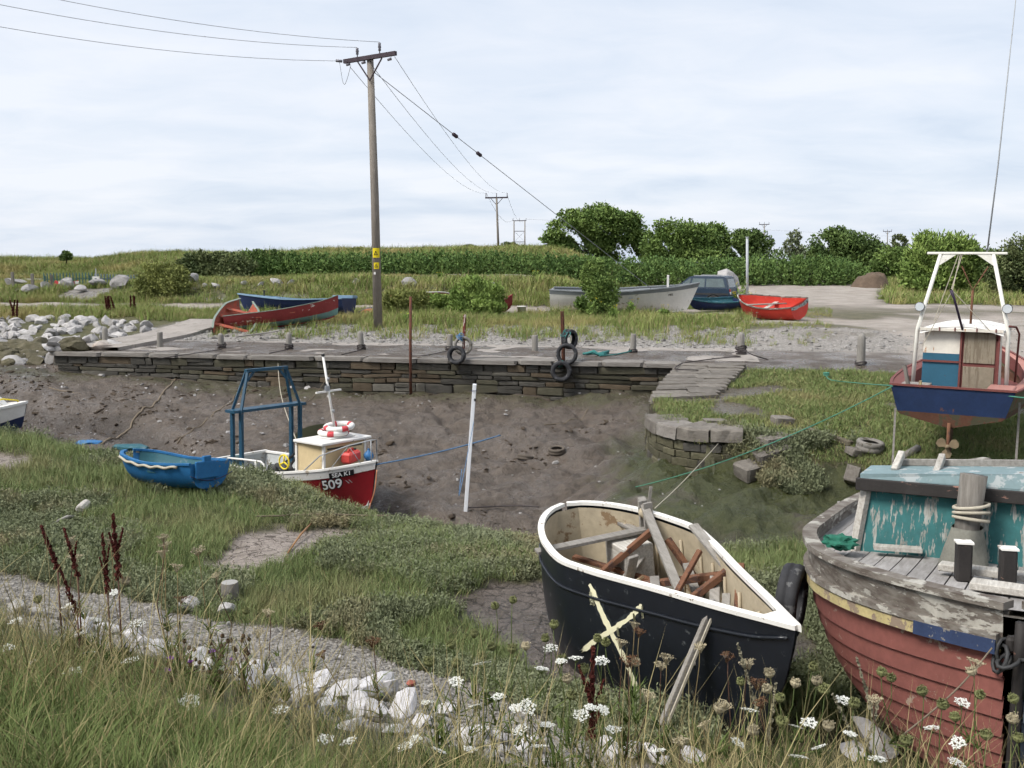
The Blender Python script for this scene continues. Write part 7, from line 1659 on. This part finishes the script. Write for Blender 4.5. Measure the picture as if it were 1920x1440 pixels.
def build_rocks():
    rng = np.random.default_rng(12)
    R1 = [rock_mesh(rng, 2, 10, M_LIME, (1.15, rng.uniform(.7, .95), rng.uniform(.5, .75)), .02, False, .35, .7) for _ in range(9)]; RB = [rock_mesh(rng, 2, 8, M_BROWNROCK, (1, rng.uniform(.7, .95), rng.uniform(.55, .75)), .02) for _ in range(4)]; RW = [rock_mesh(rng, 2, 10, rockmat('fresh_white_limestone', (.46, .44, .44), (.70, .68, .68), .2) if q == 0 else bpy.data.materials['fresh_white_limestone'], (1.15, rng.uniform(.7, .95), rng.uniform(.55, .8)), .02, False, .42, .74) for q in range(7)]; RP = rock_mesh(rng, 2, 8, M_PINKROCK, (1, .8, .65), .02)
    def put(px, py, s, me, lab, grp, zoff=.1, cat='boulder', nm='boulder'):
        p = hit(px, py); return tag(link(nm, me, None, p + (0, 0, s * zoff), (rng.normal() * .25, rng.normal() * .25, rng.uniform(0, 6.28)), (s, s, s * rng.uniform(.8, 1.2))), lab, cat, grp)
    # rock armour at the left end of the quay
    cnt = 0
    for k in range(215):
        v = rng.random() ** .9; py = 600 + 84 * v; xm = np.interp(py, [598, 606, 620, 645, 668, 690], [120, 280, 300, 245, 130, 100]); px = rng.uniform(-40, xm); s = rng.uniform(.22, .6) * (1.15 if py > 640 else .9)
        weedy = py > 655 and rng.random() < .6
        put(px, py, s * .8, RB[rng.integers(4)] if weedy else R1[rng.integers(9)], 'green weedy boulder at the foot of the rock armour' if weedy else ('pale limestone boulder in the upper rows of the rock armour' if py < 628 else 'pale limestone boulder in the middle of the rock armour slope' if py < 652 else 'pale limestone boulder low in the rock armour near the mud'), 'weedy boulders at the waterline' if weedy else ('upper rock armour boulders' if py < 628 else 'middle rock armour boulders' if py < 652 else 'lower rock armour boulders'))
    put(55, 668, .62, RB[0], 'largest brown boulder at the foot of the rock armour', 'rock armour boulders')
    put(192, 655, .5, RP, 'pinkish boulder at the left end of the quay top', 'rock armour boulders'); put(160, 606, .5, R1[2], 'big rounded pale stone behind the leftmost mooring post', 'rock armour boulders')
    # boulders along the far terrace
    for px, py, s, lab in [(25, 534, 1.15, 'pale boulder on the left terrace near the picture edge'), (60, 545, .9, 'low pale boulder just right of the edge boulders'), (88, 540, .9, 'yellowish boulder left of the palisade fence'), (128, 538, 1.0, 'pale boulder in front of the red and white barrier'), (152, 543, .8, 'round white boulder right of the barrier'), (186, 536, 1.15, 'dark angular boulder under the square sign'), (222, 538, 1.2, 'large pale boulder right of the square sign'), (362, 530, 1.15, 'large buff boulder right of the hawthorn bush'), (386, 536, .5, 'small boulder right of the buff one'),
                           (405, 536, .5, 'second small boulder before the dark thicket'), (458, 533, .55, 'white boulder at the thicket foot'), (490, 534, .6, 'low white boulder left of the pointed one'), (519, 532, .72, 'tall pointed white boulder below the long hedge'), (546, 532, .6, 'smaller pointed white boulder below the long hedge'), (630, 534, .35, 'small white stone left of the utility pole'), (668, 533, .75, 'flat white boulder just left of the utility pole'), (768, 534, .85, 'white boulder right of the utility pole'), (925, 532, .4, 'small pale stone on the terrace above the red bow')]:
        put(px, py + 4, s * (.66 if px < 380 else .6), R1[rng.integers(9)], lab, 'boulders lining the far terrace', .4)
    p = atD(1362, 525, 55); tag(link('boulder', R1[3], None, (p[0], 55, H(p[0], 55) + .9), (0, 0, 1), (1.25, 1., 1.4)), 'huge white boulder showing above the parked car roof', 'boulder')
    for px, py, s in [(1352, 800, .0)]: pass
    # earth mound
    n = 26; U, V = np.meshgrid(np.linspace(-1, 1, n), np.linspace(-1, 1, n), indexing='ij'); rr = np.sqrt(U**2 + V**2); z = np.maximum(0, 1 - rr**1.7) * 2.0; z = np.minimum(z * 1.25, 1.35 + .08 * z) * (1 + .45 * fbm(U, V, .4, 4, 55)) * (1 + .25 * U); c = atD(1632, 540, 72); b = MB(); b.grid(np.stack([c[0] + U * 1.45, 72 + V * 1.45, z * .72 + H(c[0], 72) - .12], -1), flip=True); tag(b.build('earth_mound', paint('bare_earth', (.115, .082, .058), .95, .35, 2.5, bump=.7), None, True), 'brown bare earth mound at the gap in the hedges', 'mound')
    # limestone lumps on the near bank
    near = [(30, 1150, .16), (75, 1158, .12), (120, 1160, .10), (362, 1150, .17), (425, 1155, .17), (430, 1178, .06), (585, 1215, .07), (640, 1240, .05)]
    labs = ['white stone at the left edge of the gravel', 'second white stone from the left on the gravel', 'small white stone left of the dark dock stems', 'wedge shaped white stone left of the cut post', 'pale curved stone just below the cut post', 'tiny white stone under the curved one', 'grey stone at the marsh edge of the gravel', 'small grey stone right along the marsh edge']
    for (px, py, s), l in zip(near, labs): put(px, py, s, R1[rng.integers(9)], l, 'stones on the near gravel bank', .35, 'stone', 'white_stone')
    for px, py, s in [(470, 1285, .12), (505, 1290, .12), (545, 1300, .11), (575, 1315, .12), (600, 1290, .13), (560, 1325, .10), (640, 1312, .13), (695, 1312, .19), (720, 1318, .13), (668, 1340, .13), (755, 1345, .12), (620, 1340, .1), (700, 1355, .1), (655, 1370, .09), (790, 1365, .1), (740, 1378, .08), (840, 1345, .09), (900, 1385, .12), (880, 1400, .1), (930, 1395, .1), (985, 1410, .1), (1150, 1420, .12), (1185, 1425, .1), (300, 1225, .1), (330, 1240, .1), (365, 1250, .11), (275, 1215, .1), (250, 1205, .12), (395, 1260, .1), (200, 1190, .1), (160, 1185, .12), (1640, 1405, .16), (1600, 1420, .12), (1230, 1435, .1), (1300, 1430, .1)]:
        zone = 'left of the purple knapweed' if px < 280 else 'around the purple knapweed' if px < 420 else 'in the main white row on the gravel' if px < 770 else 'right of the main white row' if px < 1100 else 'in front of the black boat' if px < 1500 else 'below the red planking'
        put(px, py, s * rng.uniform(.95, 1.4), RW[rng.integers(7)], 'white limestone lump ' + zone, 'limestone lumps ' + zone, .42, 'stone', 'white_stone')
    put(722, 1282, .055, RB[1], 'dark purple stone on the gravel below the marsh', 'odd coloured stones', .4, 'stone', 'dark_stone'); put(770, 1290, .06, rock_mesh(rng, 1, 4, paint('brick_red_stone', (.30, .10, .07), .9, .3, 9), (1, .7, .6), .05), 'brick red stone lying on the gravel', 'odd coloured stones', .4, 'stone', 'red_stone')


def build_fence():
    M_PAL = paint('green_palisade_steel', (.065, .14, .125), .55, .2, 3); M_PALB = paint('blue_grey_palisade', (.13, .18, .21), .55, .2, 3)
    segs = [((82, 511), (178, 510), 61.0, M_PAL, 'green steel palisade fence on the left terrace'), ((178, 512), (262, 515), 62.5, M_PALB, 'blue grey palisade fence continuing right to the bush')]
    for (a, b_, D, m, lab) in segs:
        p0, p1 = atD(a[0], a[1], D), atD(b_[0], b_[1], D + 1.2); z0 = .55; r = empty('palisade_fence', (p0[0], p0[1], z0), label=lab, cat='fence'); pass; d = p1 - p0; L = np.linalg.norm(d[:2]); n = int(L / .17); q = MB()
        for i in range(n):
            u = i / n; x, y = d[0] * u, d[1] * u; h_ = p0[2] + d[2] * u - z0; q.add([(x - .04, y, -.3), (x + .04, y, -.3), (x + .04, y, h_ - .08), (x, y, h_), (x - .04, y, h_ - .08), (x, y - .025, -.3), (x, y - .025, h_ - .06)], [(0, 5, 6, 4), (5, 1, 2, 6), (4, 6, 3), (6, 2, 3)])
        tag(q.build('pales', m, r), kind='stuff')
        for i in range(0, n, 14): u = i / n; q = MB(); q.box((d[0] * u, d[1] * u + .08, .35), (.1, .1, 1.1)); q.build('post', m, r)
        for hz in (.15, .7): q = MB(); q.beam((0, .04, hz), (d[0], d[1] + .04, hz), .05, .05); q.build('rail', m, r)
    p = atD(180, 524, 60.5); r = empty('notice_board', (p[0], 60.5, 1.05), label='small white square notice on the palisade fence', cat='sign'); b = MB(); b.box((0, 0, p[2] - 1.05), (.42, .03, .36)); bd = b.build('board', M_WHITE, r); b = MB(); b.box((0, .04, .3), (.06, .04, 1.1)); b.build('post', M_GALV, r); b = MB(); b.box((0, -.018, p[2] - 1.05), (.13, .006, .13)); b.build('pictogram', M_NAVY2, bd)
    p = atD(125, 531, 58.5); z = 1.0; r = empty('road_barrier', (p[0], 58.5, z), label='red and white striped barrier in front of the palisade', cat='barrier')
    hz = atD(125, 530, 58.5)[2] - z
    for i in range(6): b = MB(); b.box((-.58 + .235 * i, 0, hz), (.235, .04, .16)); b.build('stripe_board', M_LBRED if i % 2 == 0 else M_WHITE, r)
    for x in (-.62, .62): b = MB(); b.box((x, .03, hz - .35), (.09, .05, .95)); b.build('leg', M_LBRED, r)
    for i, (px, y0, y1, D) in enumerate([(25, 515, 540, 59), (62, 518, 545, 58), (98, 520, 545, 57.5)]):
        a, t = atD(px, y1, D), atD(px, y0, D); b = MB(); b.box((a[0], D, (a[2] + t[2]) / 2), (.16, .14, t[2] - a[2] + .3), Rz3(.2 * i), .02); tag(b.build('fence_post', M_GREYWV), ['stubby grey post at the far left among boulders', 'second stubby grey post left of the fence', 'dark stubby post against the fence left end'][i], 'post')


build_vegetation(); build_poles(); build_far_boats(); build_car(); build_rocks(); build_fence()
# ------------------------------------------------------------------ near bank: posts, log, wild flowers
def ordinal(i): return ['first', 'second', 'third', 'fourth', 'fifth', 'sixth', 'seventh', 'eighth', 'ninth', 'tenth', 'eleventh', 'twelfth', 'thirteenth', 'fourteenth', 'fifteenth', 'sixteenth', 'seventeenth', 'eighteenth', 'nineteenth', 'twentieth', 'twenty first', 'twenty second', 'twenty third', 'twenty fourth'][i]


def build_near_things():
    rng = np.random.default_rng(8)
    f = hit(873, 966, 12); t = atD(890, 720, f[1] - .05); r = empty('white_post', f, label='tall leaning square white post standing at the creek edge', cat='post')
    tl = t - f; b = MB(); b.beam(-tl * .08, tl, .075, .075, (0, 1, 0), .006); b.build('shaft', paint('white_plastic_post', (.80, .81, .83), .45, .06, 3, wear=(.45, .42, .38), wear_amt=-.05, wsc=6), r); b = MB(); p = tl * .88; b.box(p + (.03, -.042, 0), (.035, .012, .05)); b.build('dark_patch', M_BLACKP, r)
    b = MB(); b.tube([tl * .95 + .047 * np.array([math.cos(a), math.sin(a), 0]) * 1.25 for a in np.linspace(0, 6.283, 9)[:-1]], .006, 5, close=True); b.build('band', M_NAVY2, r)
    rope('mooring_rope', [f + (.05, 0, .08), hit(960, 958, 15) + (0, 0, .1), at(1010, 950, -1.5)], .014, M_ROPE_D, 'dark rope from the white post foot towards the black boat', .0, 10)
    rope('thin_line', [t + (-.02, 0, -.75) , atD(862, 925, 15.0), atD(866, 880, 14.8)], .005, M_ROPE_B, 'thin blue line hanging beside the white post', 0, 6)
    p = hit(432, 1132, 6); r = empty('cut_post', p, label='short round sawn timber post in the marsh herbs', cat='post'); b = MB(); b.lathe([(.095, -.1), (.098, .1), (.095, .235), (.09, .242)], 16); b.build('shaft', M_GREYWV, r, True); b = MB(); b.lathe([(.09, .242), (.05, .243), (.001, .243)], 16); b.build('sawn_top', paint('sawn_end_grain', (.30, .29, .27), .85, .2, 12), r)
    # driftwood
    p0, p1 = hit(150, 970, 8) + (0, 0, .10), hit(177, 954, 8) + (0, -.12, .17); b = MB(); d = nrm(p1 - p0); b.tube([p0, p0 + d * .01, p0 + d * .12, p0 + d * .26, p0 + d * .27], [.05, .068, .072, .066, .05], 9); lg = b.build('driftwood_log', wood('bleached_driftwood', (.40, .37, .33), (.62, .59, .54), 3, 0)); tag(lg, 'short bleached driftwood log in the green marsh', 'log')
    p0, p1 = hit(95, 992, 8) + (0, 0, .03), hit(140, 978, 8) + (0, 0, .05); b = MB(); b.tube([p0, p0 * .7 + p1 * .3 + (.02, 0, .03), p0 * .3 + p1 * .7 + (0, .02, .03), p1], [.012, .02, .026, .02], 6); tag(b.build('driftwood_branch', M_GREYW, None, True), 'grey driftwood branch left of the bleached log', 'branch')
    p0, p1 = hit(540, 1042, 8) + (0, 0, .02), hit(584, 986, 8) + (0, 0, .04); b = MB(); b.tube([p0, (p0 + p1) / 2 + (0, 0, .03), p1], [.012, .016, .014], 6); tag(b.build('bamboo_cane', paint('brown_cane', (.30, .16, .07), .7, .2, 6), None, True), 'brown cane lying across the pale cracked mud', 'cane')
    rope('old_rope', [hit(480, 985, 10) + (0, 0, .1), hit(600, 978, 10) + (0, 0, .12), hit(735, 981, 10) + (0, 0, .1)], .012, M_ROPE_M, 'old straw coloured rope along the top of the cracked mud', 0, 10, jit=.1)
    rope('thin_line', [atD(1355, 822, 20.3), atD(1290, 890, 15), atD(1228, 953, 11.0)], .007, M_ROPE_W, 'thin pale line from the bastion herbs to the black boat', .03, 10)
    p = hit(606, 822, 19, 40); b = MB(); n = 14; A = np.array([[(p[0] + .75 * u, p[1] + .25 * u + .05 * v, p[2] - .1 + (.38 * math.sqrt(max(0, 1 - u * u)) + .05) * v) for v in (0, .5, 1.)] for u in np.linspace(-1, 1, n)]); b.grid(A); b.grid(A + np.array([0, .06, 0]), flip=True); tag(b.build('hollow_shade', paint('hollow_shade_green', (.055, .058, .028), .6, .3, 4)), 'dark green sheet for the shadowed bank hollow behind the red fishing boat', 'timber')  # dark green sheet added to colour in the shade of a bank hollow


# flowers
M_STEMG = paint('green_stem', (.085, .115, .030), .8, .2, 8, rnd=.3); M_STEMR = paint('reddish_stem', (.105, .055, .035), .8, .2, 8, rnd=.3); M_STEMD = paint('dry_stem', (.28, .21, .10), .85, .2, 8, rnd=.3)
M_PETAL = paint('white_petal', (.66, .66, .60), .8, .08, 20); M_CREAMF = paint('cream_seed_head', (.44, .38, .25), .9, .25, 20, rnd=.3); M_BRNF = paint('brown_seed_head', (.16, .085, .045), .9, .3, 20, rnd=.3)
M_GRNF = paint('green_seed_umbel', (.20, .21, .085), .9, .3, 20, rnd=.3); M_DOCK = paint('dark_red_dock_seed', (.105, .022, .016), .9, .4, 30, rnd=.2); M_PURP = paint('purple_knapweed', (.27, .10, .36), .8, .2, 20); M_BUD = paint('brown_knapweed_bud', (.10, .065, .035), .9, .3, 20); M_LEAFW = leafmat('weed_leaf', (.055, .085, .02), (.11, .14, .04))


def head_white(rng, r=.04):
    """open umbel: domed plate of many tiny florets in clusters, on rays"""
    b = MB(); k = 17; ray = []
    for i in range(k):
        a = i * 2.399; q = r * math.sqrt((i + .5) / k); c = np.array([q * math.cos(a), q * math.sin(a), .010 - 4.0 * q * q]); b.tube([(0, 0, -.022), c], [.0009, .0006], 3, False); ray += [1, 1, 1]
        for j in range(13):
            ray.append(0)
            p = c + np.array([rng.normal() * .0045, rng.normal() * .0045, rng.uniform(0, .003)]); s = rng.uniform(.0022, .004); t = rng.uniform(0, 6.28); u = np.array([math.cos(t), math.sin(t), rng.normal() * .3]); v = np.array([-math.sin(t), math.cos(t), rng.normal() * .3]); b.add([p + u * s, p + v * s, p - u * s, p - v * s], [(0, 1, 2, 3)])
    me = b.mesh('umbel', [M_PETAL, M_STEMG]); me.polygons.foreach_set('material_index', np.array(ray, np.int32)); return me


def head_nest(rng, r=.032, mat=None):
    """closed seed umbel: rays curled up into a cup with seed clusters at their tips"""
    b = MB(); k = 22
    for i in range(k):
        a = i * 2 * math.pi / k * 1.0 + rng.normal() * .08; ring = 1 if i % 2 else .72; R = r * ring; hgt = r * rng.uniform(1.25, 1.6)
        d = np.array([math.cos(a), math.sin(a), 0]); tip = d * R * .62 + np.array([0, 0, hgt]); b.tube([(0, 0, 0), d * R * .75 + (0, 0, hgt * .35), d * R + (0, 0, hgt * .7), tip], [.0016, .0014, .0014, .001], 3, False)
        for j in range(5):
            p = tip + rng.normal(size=3) * .004; s = .0042; u = nrm(rng.normal(size=3)); v = nrm(np.cross(u, rng.normal(size=3))); b.add([p + u * s, p + v * s, p - u * s, p - v * s], [(0, 1, 2, 3)])
    A = np.array([[(q * math.cos(t), q * math.sin(t), z) for q, z in ((.002, -.002), (r * .6, r * .35), (r * .86, r * .85), (r * .8, r * 1.15))] for t in np.linspace(0, 2 * math.pi, 12, endpoint=False)]); b.grid(A, cu=True)
    return b.mesh('seed_umbel', mat or M_GRNF)


def head_yarrow(rng, r=.045, mat=None):
    b = MB(); k = 24
    for i in range(k):
        a = i * 2.399 + rng.normal() * .2; q = r * math.sqrt((i + .5) / k); c = np.array([q * math.cos(a), q * math.sin(a), rng.uniform(-.006, .004)]); b.tube([(0, 0, -.05), c * np.array([.5, .5, 1]) + (0, 0, -.02), c], [.0012, .001, .0008], 3, False)
        for j in range(7):
            p = c + np.array([rng.normal() * .005, rng.normal() * .005, rng.uniform(0, .004)]); s = rng.uniform(.003, .005); u = nrm(rng.normal(size=3)); v = nrm(np.cross(u, rng.normal(size=3))); b.add([p + u * s, p + v * s, p - u * s, p - v * s], [(0, 1, 2, 3)])
    return b.mesh('flat_head', mat or M_CREAMF)


def spike(rng, L, r, n, mat):
    """dense dock spike along +z"""
    b = MB()
    for i in range(n):
        u = rng.random(); w = r * (1 - .75 * u) * (.7 + .5 * math.sin(u * 40)) ; a = rng.uniform(0, 6.28); p = np.array([w * math.cos(a) * rng.random() ** .4, w * math.sin(a) * rng.random() ** .4, u * L]); s = rng.uniform(.006, .011); q = nrm(rng.normal(size=3)); v = nrm(np.cross(q, rng.normal(size=3))); b.add([p + q * s, p + v * s, p - q * s, p - v * s], [(0, 1, 2, 3)])
    b.tube([(0, 0, -.02), (0, 0, L)], [.004, .0015], 5); return b.mesh('spike', mat)


def thistle_head(rng, flower):
    b = MB(); b.lathe([(.001, -.018), (.008, -.014), (.0095, -.004), (.006, .004)], 8); me = b.mesh('bud', M_BUD, True)
    if not flower: return me, None
    b = MB()
    for i in range(26):
        a = rng.uniform(0, 6.28); e = rng.uniform(.15, 1.1); d = np.array([math.cos(a) * math.sin(e), math.sin(a) * math.sin(e), math.cos(e)]); s = np.cross(d, rng.normal(size=3)); s = nrm(s) * .0022; t = d * rng.uniform(.013, .02); b.add([(0, 0, .002), t + s, t - s], [(0, 1, 2)])
    return me, b.mesh('florets', M_PURP)


def build_flowers():
    rng = np.random.default_rng(15)
    HW = [head_white(rng, r) for r in (.036, .044, .03)]; HN = [head_nest(rng, r) for r in (.026, .032, .029)]; HNB = [head_nest(rng, r, M_CREAMF) for r in (.028, .03)]; HY = [head_yarrow(rng, .042), head_yarrow(rng, .036)]; HYB = [head_yarrow(rng, .04, M_BRNF), head_yarrow(rng, .05, M_BRNF)]
    TB = thistle_head(rng, False)[0]; TF = thistle_head(rng, True)
    leafm = blades(7, .012, .09, .012, 1.3, rng, [M_LEAFW], 0, seg=2)
    LC = {}
    def depth(px, py):
        return float(np.interp(py, [960, 1050, 1150, 1250, 1330, 1440], [6.3, 6.0, 5.6, 5.15, 4.6, 4.1])) + rng.uniform(-.25, .25)
    def plant(px, py, heads, hs, stem_mat, name, label, group, tilt=.25, curve=.12, sz=1., D=None, leafy=2, cat='flower', partname='flower_head'):
        D = D or depth(px, py); top = atD(px, py, D); lean = rng.normal() * .06
        bx, by = top[0] + lean + rng.normal() * .03, D + rng.uniform(-.05, .08); g = H(bx, by)
        if top[2] - g < .12: g = top[2] - .2
        root = empty(name, (bx, by, g), label=label, cat=cat, group=group); t = top - np.array([bx, by, g]); mid = t * .55 + np.array([rng.normal() * curve * .4, rng.normal() * curve * .3, 0])
        b = MB(); b.tube([(0, 0, -.03), mid * .5, mid, t * .86 + mid * .02, t], [.0038, .0034, .003, .0026, .0022], 5); b.build('stem', stem_mat, root, True)
        o = link(partname, heads[rng.integers(len(heads))], root, t, (rng.normal() * tilt, rng.normal() * tilt - .1, rng.uniform(0, 6)), (sz * hs,) * 3)
        for j in range(leafy): u = rng.uniform(.08, .6); link('leaf', leafm, root, t * u, (rng.normal() * .4, rng.normal() * .4, rng.uniform(0, 6)), (rng.uniform(.6, 1.3),) * 3)
        return root, t
    regions = [(0, 480, 'on the grassy left of the bank'), (480, 800, 'over the white stones'), (800, 1000, 'below the cracked mud'), (1000, 1240, 'in front of the sprayed cross'), (1240, 1480, 'in front of the timber props'), (1480, 1640, 'below the gap between both big boats'), (1640, 1920, 'in front of the red planking')]
    def reg(px): return next(t for a, b_, t in regions if a <= px < b_)
    white = [(935, 1308), (855, 1280), (890, 1326), (1016, 1256), (902, 1246), (1052, 1242), (1080, 1236), (1128, 1241), (1033, 1216), (968, 1330), (988, 1327), (1108, 1329), (1130, 1333), (1090, 1342), (1026, 1362), (976, 1370), (880, 1408), (822, 1410), (1404, 1333), (1492, 1366), (1517, 1357), (1497, 1421), (1594, 1379), (1582, 1315), (1748, 1367), (1804, 1319), (1796, 1394), (1645, 1426), (1792, 1432), (1382, 1394), (1536, 1404), (16, 1216), (60, 1244), (30, 1166), (130, 1138), (150, 1190), (180, 1164), (170, 1225), (136, 1260), (246, 1239), (215, 1112), (249, 1336), (230, 1352), (258, 1170), (356, 1316), (528, 1332), (610, 1388), (655, 1392), (780, 1388), (760, 1402), (800, 1320), (300, 1436), (1010, 1402), (1150, 1370), (1236, 1410)]
    green = [(850, 1216), (926, 1220), (960, 1226), (986, 1220), (890, 1196), (907, 1236), (1038, 1180), (1024, 1204), (960, 1132), (931, 1142), (1054, 1246), (1122, 1204), (1135, 1212), (1190, 1250), (1066, 1282), (1095, 1265), (1069, 1312), (1128, 1322), (806, 1250), (853, 1253), (1522, 1257), (1531, 1286), (1546, 1303), (1652, 1270), (1671, 1278), (1462, 1318), (1346, 1338), (1391, 1286), (1462, 1363), (1410, 1380), (1553, 1372), (1489, 1290), (1826, 1268), (1832, 1308), (1732, 1306), (1792, 1354), (1897, 1356), (1907, 1393), (1850, 1389), (1905, 1320), (1700, 1400), (1766, 1330), (460, 1152), (235, 1098), (72, 1132), (1445, 1270), (1443, 1300), (1600, 1330)]
    yar = [(206, 1012, 0), (132, 1011, 0), (306, 1006, 0), (309, 1020, 0), (304, 1034, 0), (370, 1031, 0), (332, 1060, 0), (405, 1078, 0), (141, 1043, 0), (125, 1140, 0), (503, 1146, 0), (599, 1170, 1), (484, 1184, 0), (602, 1224, 1), (1312, 1211, 0), (1365, 1228, 1), (1401, 1242, 0), (1250, 1231, 0), (1240, 1246, 0), (1421, 1277, 1), (1216, 1301, 0), (1426, 1315, 1), (1360, 1320, 0), (1190, 1168, 0), (1199, 1182, 1), (1319, 1357, 0), (1277, 1387, 0), (1165, 1202, 0), (1180, 1236, 1), (60, 1430, 1), (115, 1422, 1), (20, 1366, 1), (45, 1252, 1), (340, 1120, 1), (700, 1200, 1), (1830, 1240, 0), (1640, 1310, 0)]
    def run(lst, key, fmt, fn):
        cnt = {}
        for it in sorted(lst, key=lambda q: q[0]):
            k = reg(min(max(it[0], 0), 1919)); cnt[k] = cnt.get(k, 0) + 1; fn(it, '%s %s %s' % (ordinal(cnt[k] - 1), fmt, k))
    run(white, 0, 'white wild carrot umbel from the left', lambda it, lab: plant(it[0], it[1], HW, 1.0, M_STEMG, 'wild_carrot', lab, 'white wild carrot flowers', .22))
    run(green, 0, 'curled green seed umbel from the left', lambda it, lab: plant(it[0], it[1], HN if rng.random() < .75 else HNB, 1.0, M_STEMG, 'wild_carrot', lab, 'wild carrot seed heads', .2))
    run(yar, 0, 'flat tan yarrow head from the left', lambda it, lab: plant(it[0], it[1], HYB if it[2] else HY, rng.uniform(.8, 1.1), M_STEMR if rng.random() < .5 else M_STEMD, 'yarrow', lab, 'yarrow seed heads', .15, leafy=4))
    # docks: several spikes from one root
    SP = [spike(rng, .24, .02, 330, M_DOCK) for _ in range(3)]
    def dock(tip, base, D, n, w, lab):
        t = atD(*tip, D); bt = atD(*base, D); gz = H(bt[0], D); root = empty('dock_plant', (bt[0], D, gz), label=lab, cat='dock', group='dark red dock plants'); d = t - bt; L = np.linalg.norm(d)
        rot = Vector(d).to_track_quat('Z', 'Y').to_euler(); link('seed_spike', SP[rng.integers(3)], root, bt - np.array([bt[0], D, gz]), rot, (w, w, L / .24))
        for j in range(n): a = rng.uniform(-.35, .35); off = bt + d * rng.uniform(.0, .4); link('side_spike', SP[j % 3], root, off - np.array([bt[0], D, gz]), (rot.x + rng.normal() * .12, rot.y + a, 0), (w * .6, w * .6, L / .24 * .45))
        b = MB(); b.tube([(0, 0, -.03), bt - np.array([bt[0], D, gz])], [.006, .005], 5); b.build('stem', M_STEMR, root, True); [link('leaf', leafm, root, (0, 0, .05 * j), (.5, 0, j * 2.), (1.6,) * 3) for j in range(3)]
    dock((77, 985), (108, 1066), 5.6, 3, .9, 'leftmost dark red dock spike leaning left'); dock((120, 990), (146, 1080), 5.7, 2, .8, 'second dark red dock spike from the left'); dock((212, 964), (222, 1085), 5.6, 3, 1.0, 'tallest dark red dock spike in the left clump'); dock((192, 1000), (202, 1110), 5.5, 3, .8, 'dark red dock spike just left of the tallest'); dock((110, 1060), (145, 1150), 5.5, 1, .7, 'low dark red dock spike in the left clump'); dock((1112, 1212), (1107, 1385), 5.0, 5, 1.15, 'single thick dark red dock spike before the black boat')
    for i, (px, py, D, lab) in enumerate([(202, 588, 42, 'left of the distant pair of dark red docks'), (208, 586, 43, 'dark red dock touching the distant left pair'), (249, 580, 43, 'right hand distant dark red dock by the path'), (33, 600, 40, 'lone distant dark red dock among the boulders')]):
        t = atD(px, py, D); gz = H(t[0], D); root = empty('dock_plant', (t[0], D, gz), label=lab, cat='dock', group='distant dock plants'); [link('seed_spike', SP[k], root, (rng.normal() * .12, 0, .25), (rng.normal() * .15, rng.normal() * .15, 0), (3.2, 3.2, 2.6)) for k in range(3)]; b = MB(); b.tube([(0, 0, 0), (0, 0, .4)], .02, 5); b.build('stem', M_STEMR, root)
    # knapweed: branched stems with buds and purple heads
    kn = [(398, 1224, 1), (436, 1241, 1), (320, 1238, 1), (313, 1260, 1), (202, 1307, 1), (357, 1244, 1), (438, 1213, 0), (459, 1216, 0), (395, 1192, 0), (427, 1200, 0), (417, 1190, 0), (346, 1200, 0), (456, 1190, 0), (355, 1212, 0)]
    for i, (px, py, fl) in enumerate(sorted(kn)):
        root, t = plant(px, py, [TB], 1.25, M_STEMR, 'knapweed', '%s knapweed from the left %s' % (ordinal(i), 'with a purple flower' if fl else 'with brown bud heads only'), 'knapweed on the left gravel', .2, leafy=4, partname='bud')
        if fl: link('florets', TF[1], root, t, (0, 0, i), (1.4,) * 3)
        for j in range(2):
            u = rng.uniform(.5, .8); tip = t * (u + .18) + np.array([rng.normal() * .06, rng.normal() * .04, 0]); b = MB(); b.tube([t * u, tip], [.0022, .0016], 4); b.build('side_stem', M_STEMR, root); link('bud', TB, root, tip, (0, 0, j), (1.1,) * 3)
    # mugwort-like wands on the right
    M_MUG = paint('grey_green_bud', (.24, .22, .15), .9, .3, 20)
    SG = [spike(rng, .24, .012, 90, M_MUG) for _ in range(2)]
    for i, (tip, base) in enumerate([((1030, 1290), (1010, 1400)), ((1382, 1205), (1420, 1330)), ((1455, 1280), (1440, 1390)), ((1560, 1300), (1610, 1400)), ((1606, 1232), (1640, 1350)), ((1648, 1310), (1625, 1400))]):
        D = 4.9; t = atD(*tip, D); bt = atD(*base, D); gz = H(bt[0], D); root = empty('mugwort', (bt[0], D, gz), label='%s grey green mugwort wand from the left' % ordinal(i), cat='weed', group='mugwort wands on the near bank'); d = t - bt; rot = Vector(d).to_track_quat('Z', 'Y').to_euler(); L = np.linalg.norm(d)
        link('wand', SG[i % 2], root, bt - np.array([bt[0], D, gz]), rot, (1, 1, L / .24)); b = MB(); b.tube([(0, 0, -.03), bt - np.array([bt[0], D, gz])], [.005, .004], 5); b.build('stem', M_STEMG, root, True)


build_near_things(); build_flowers()
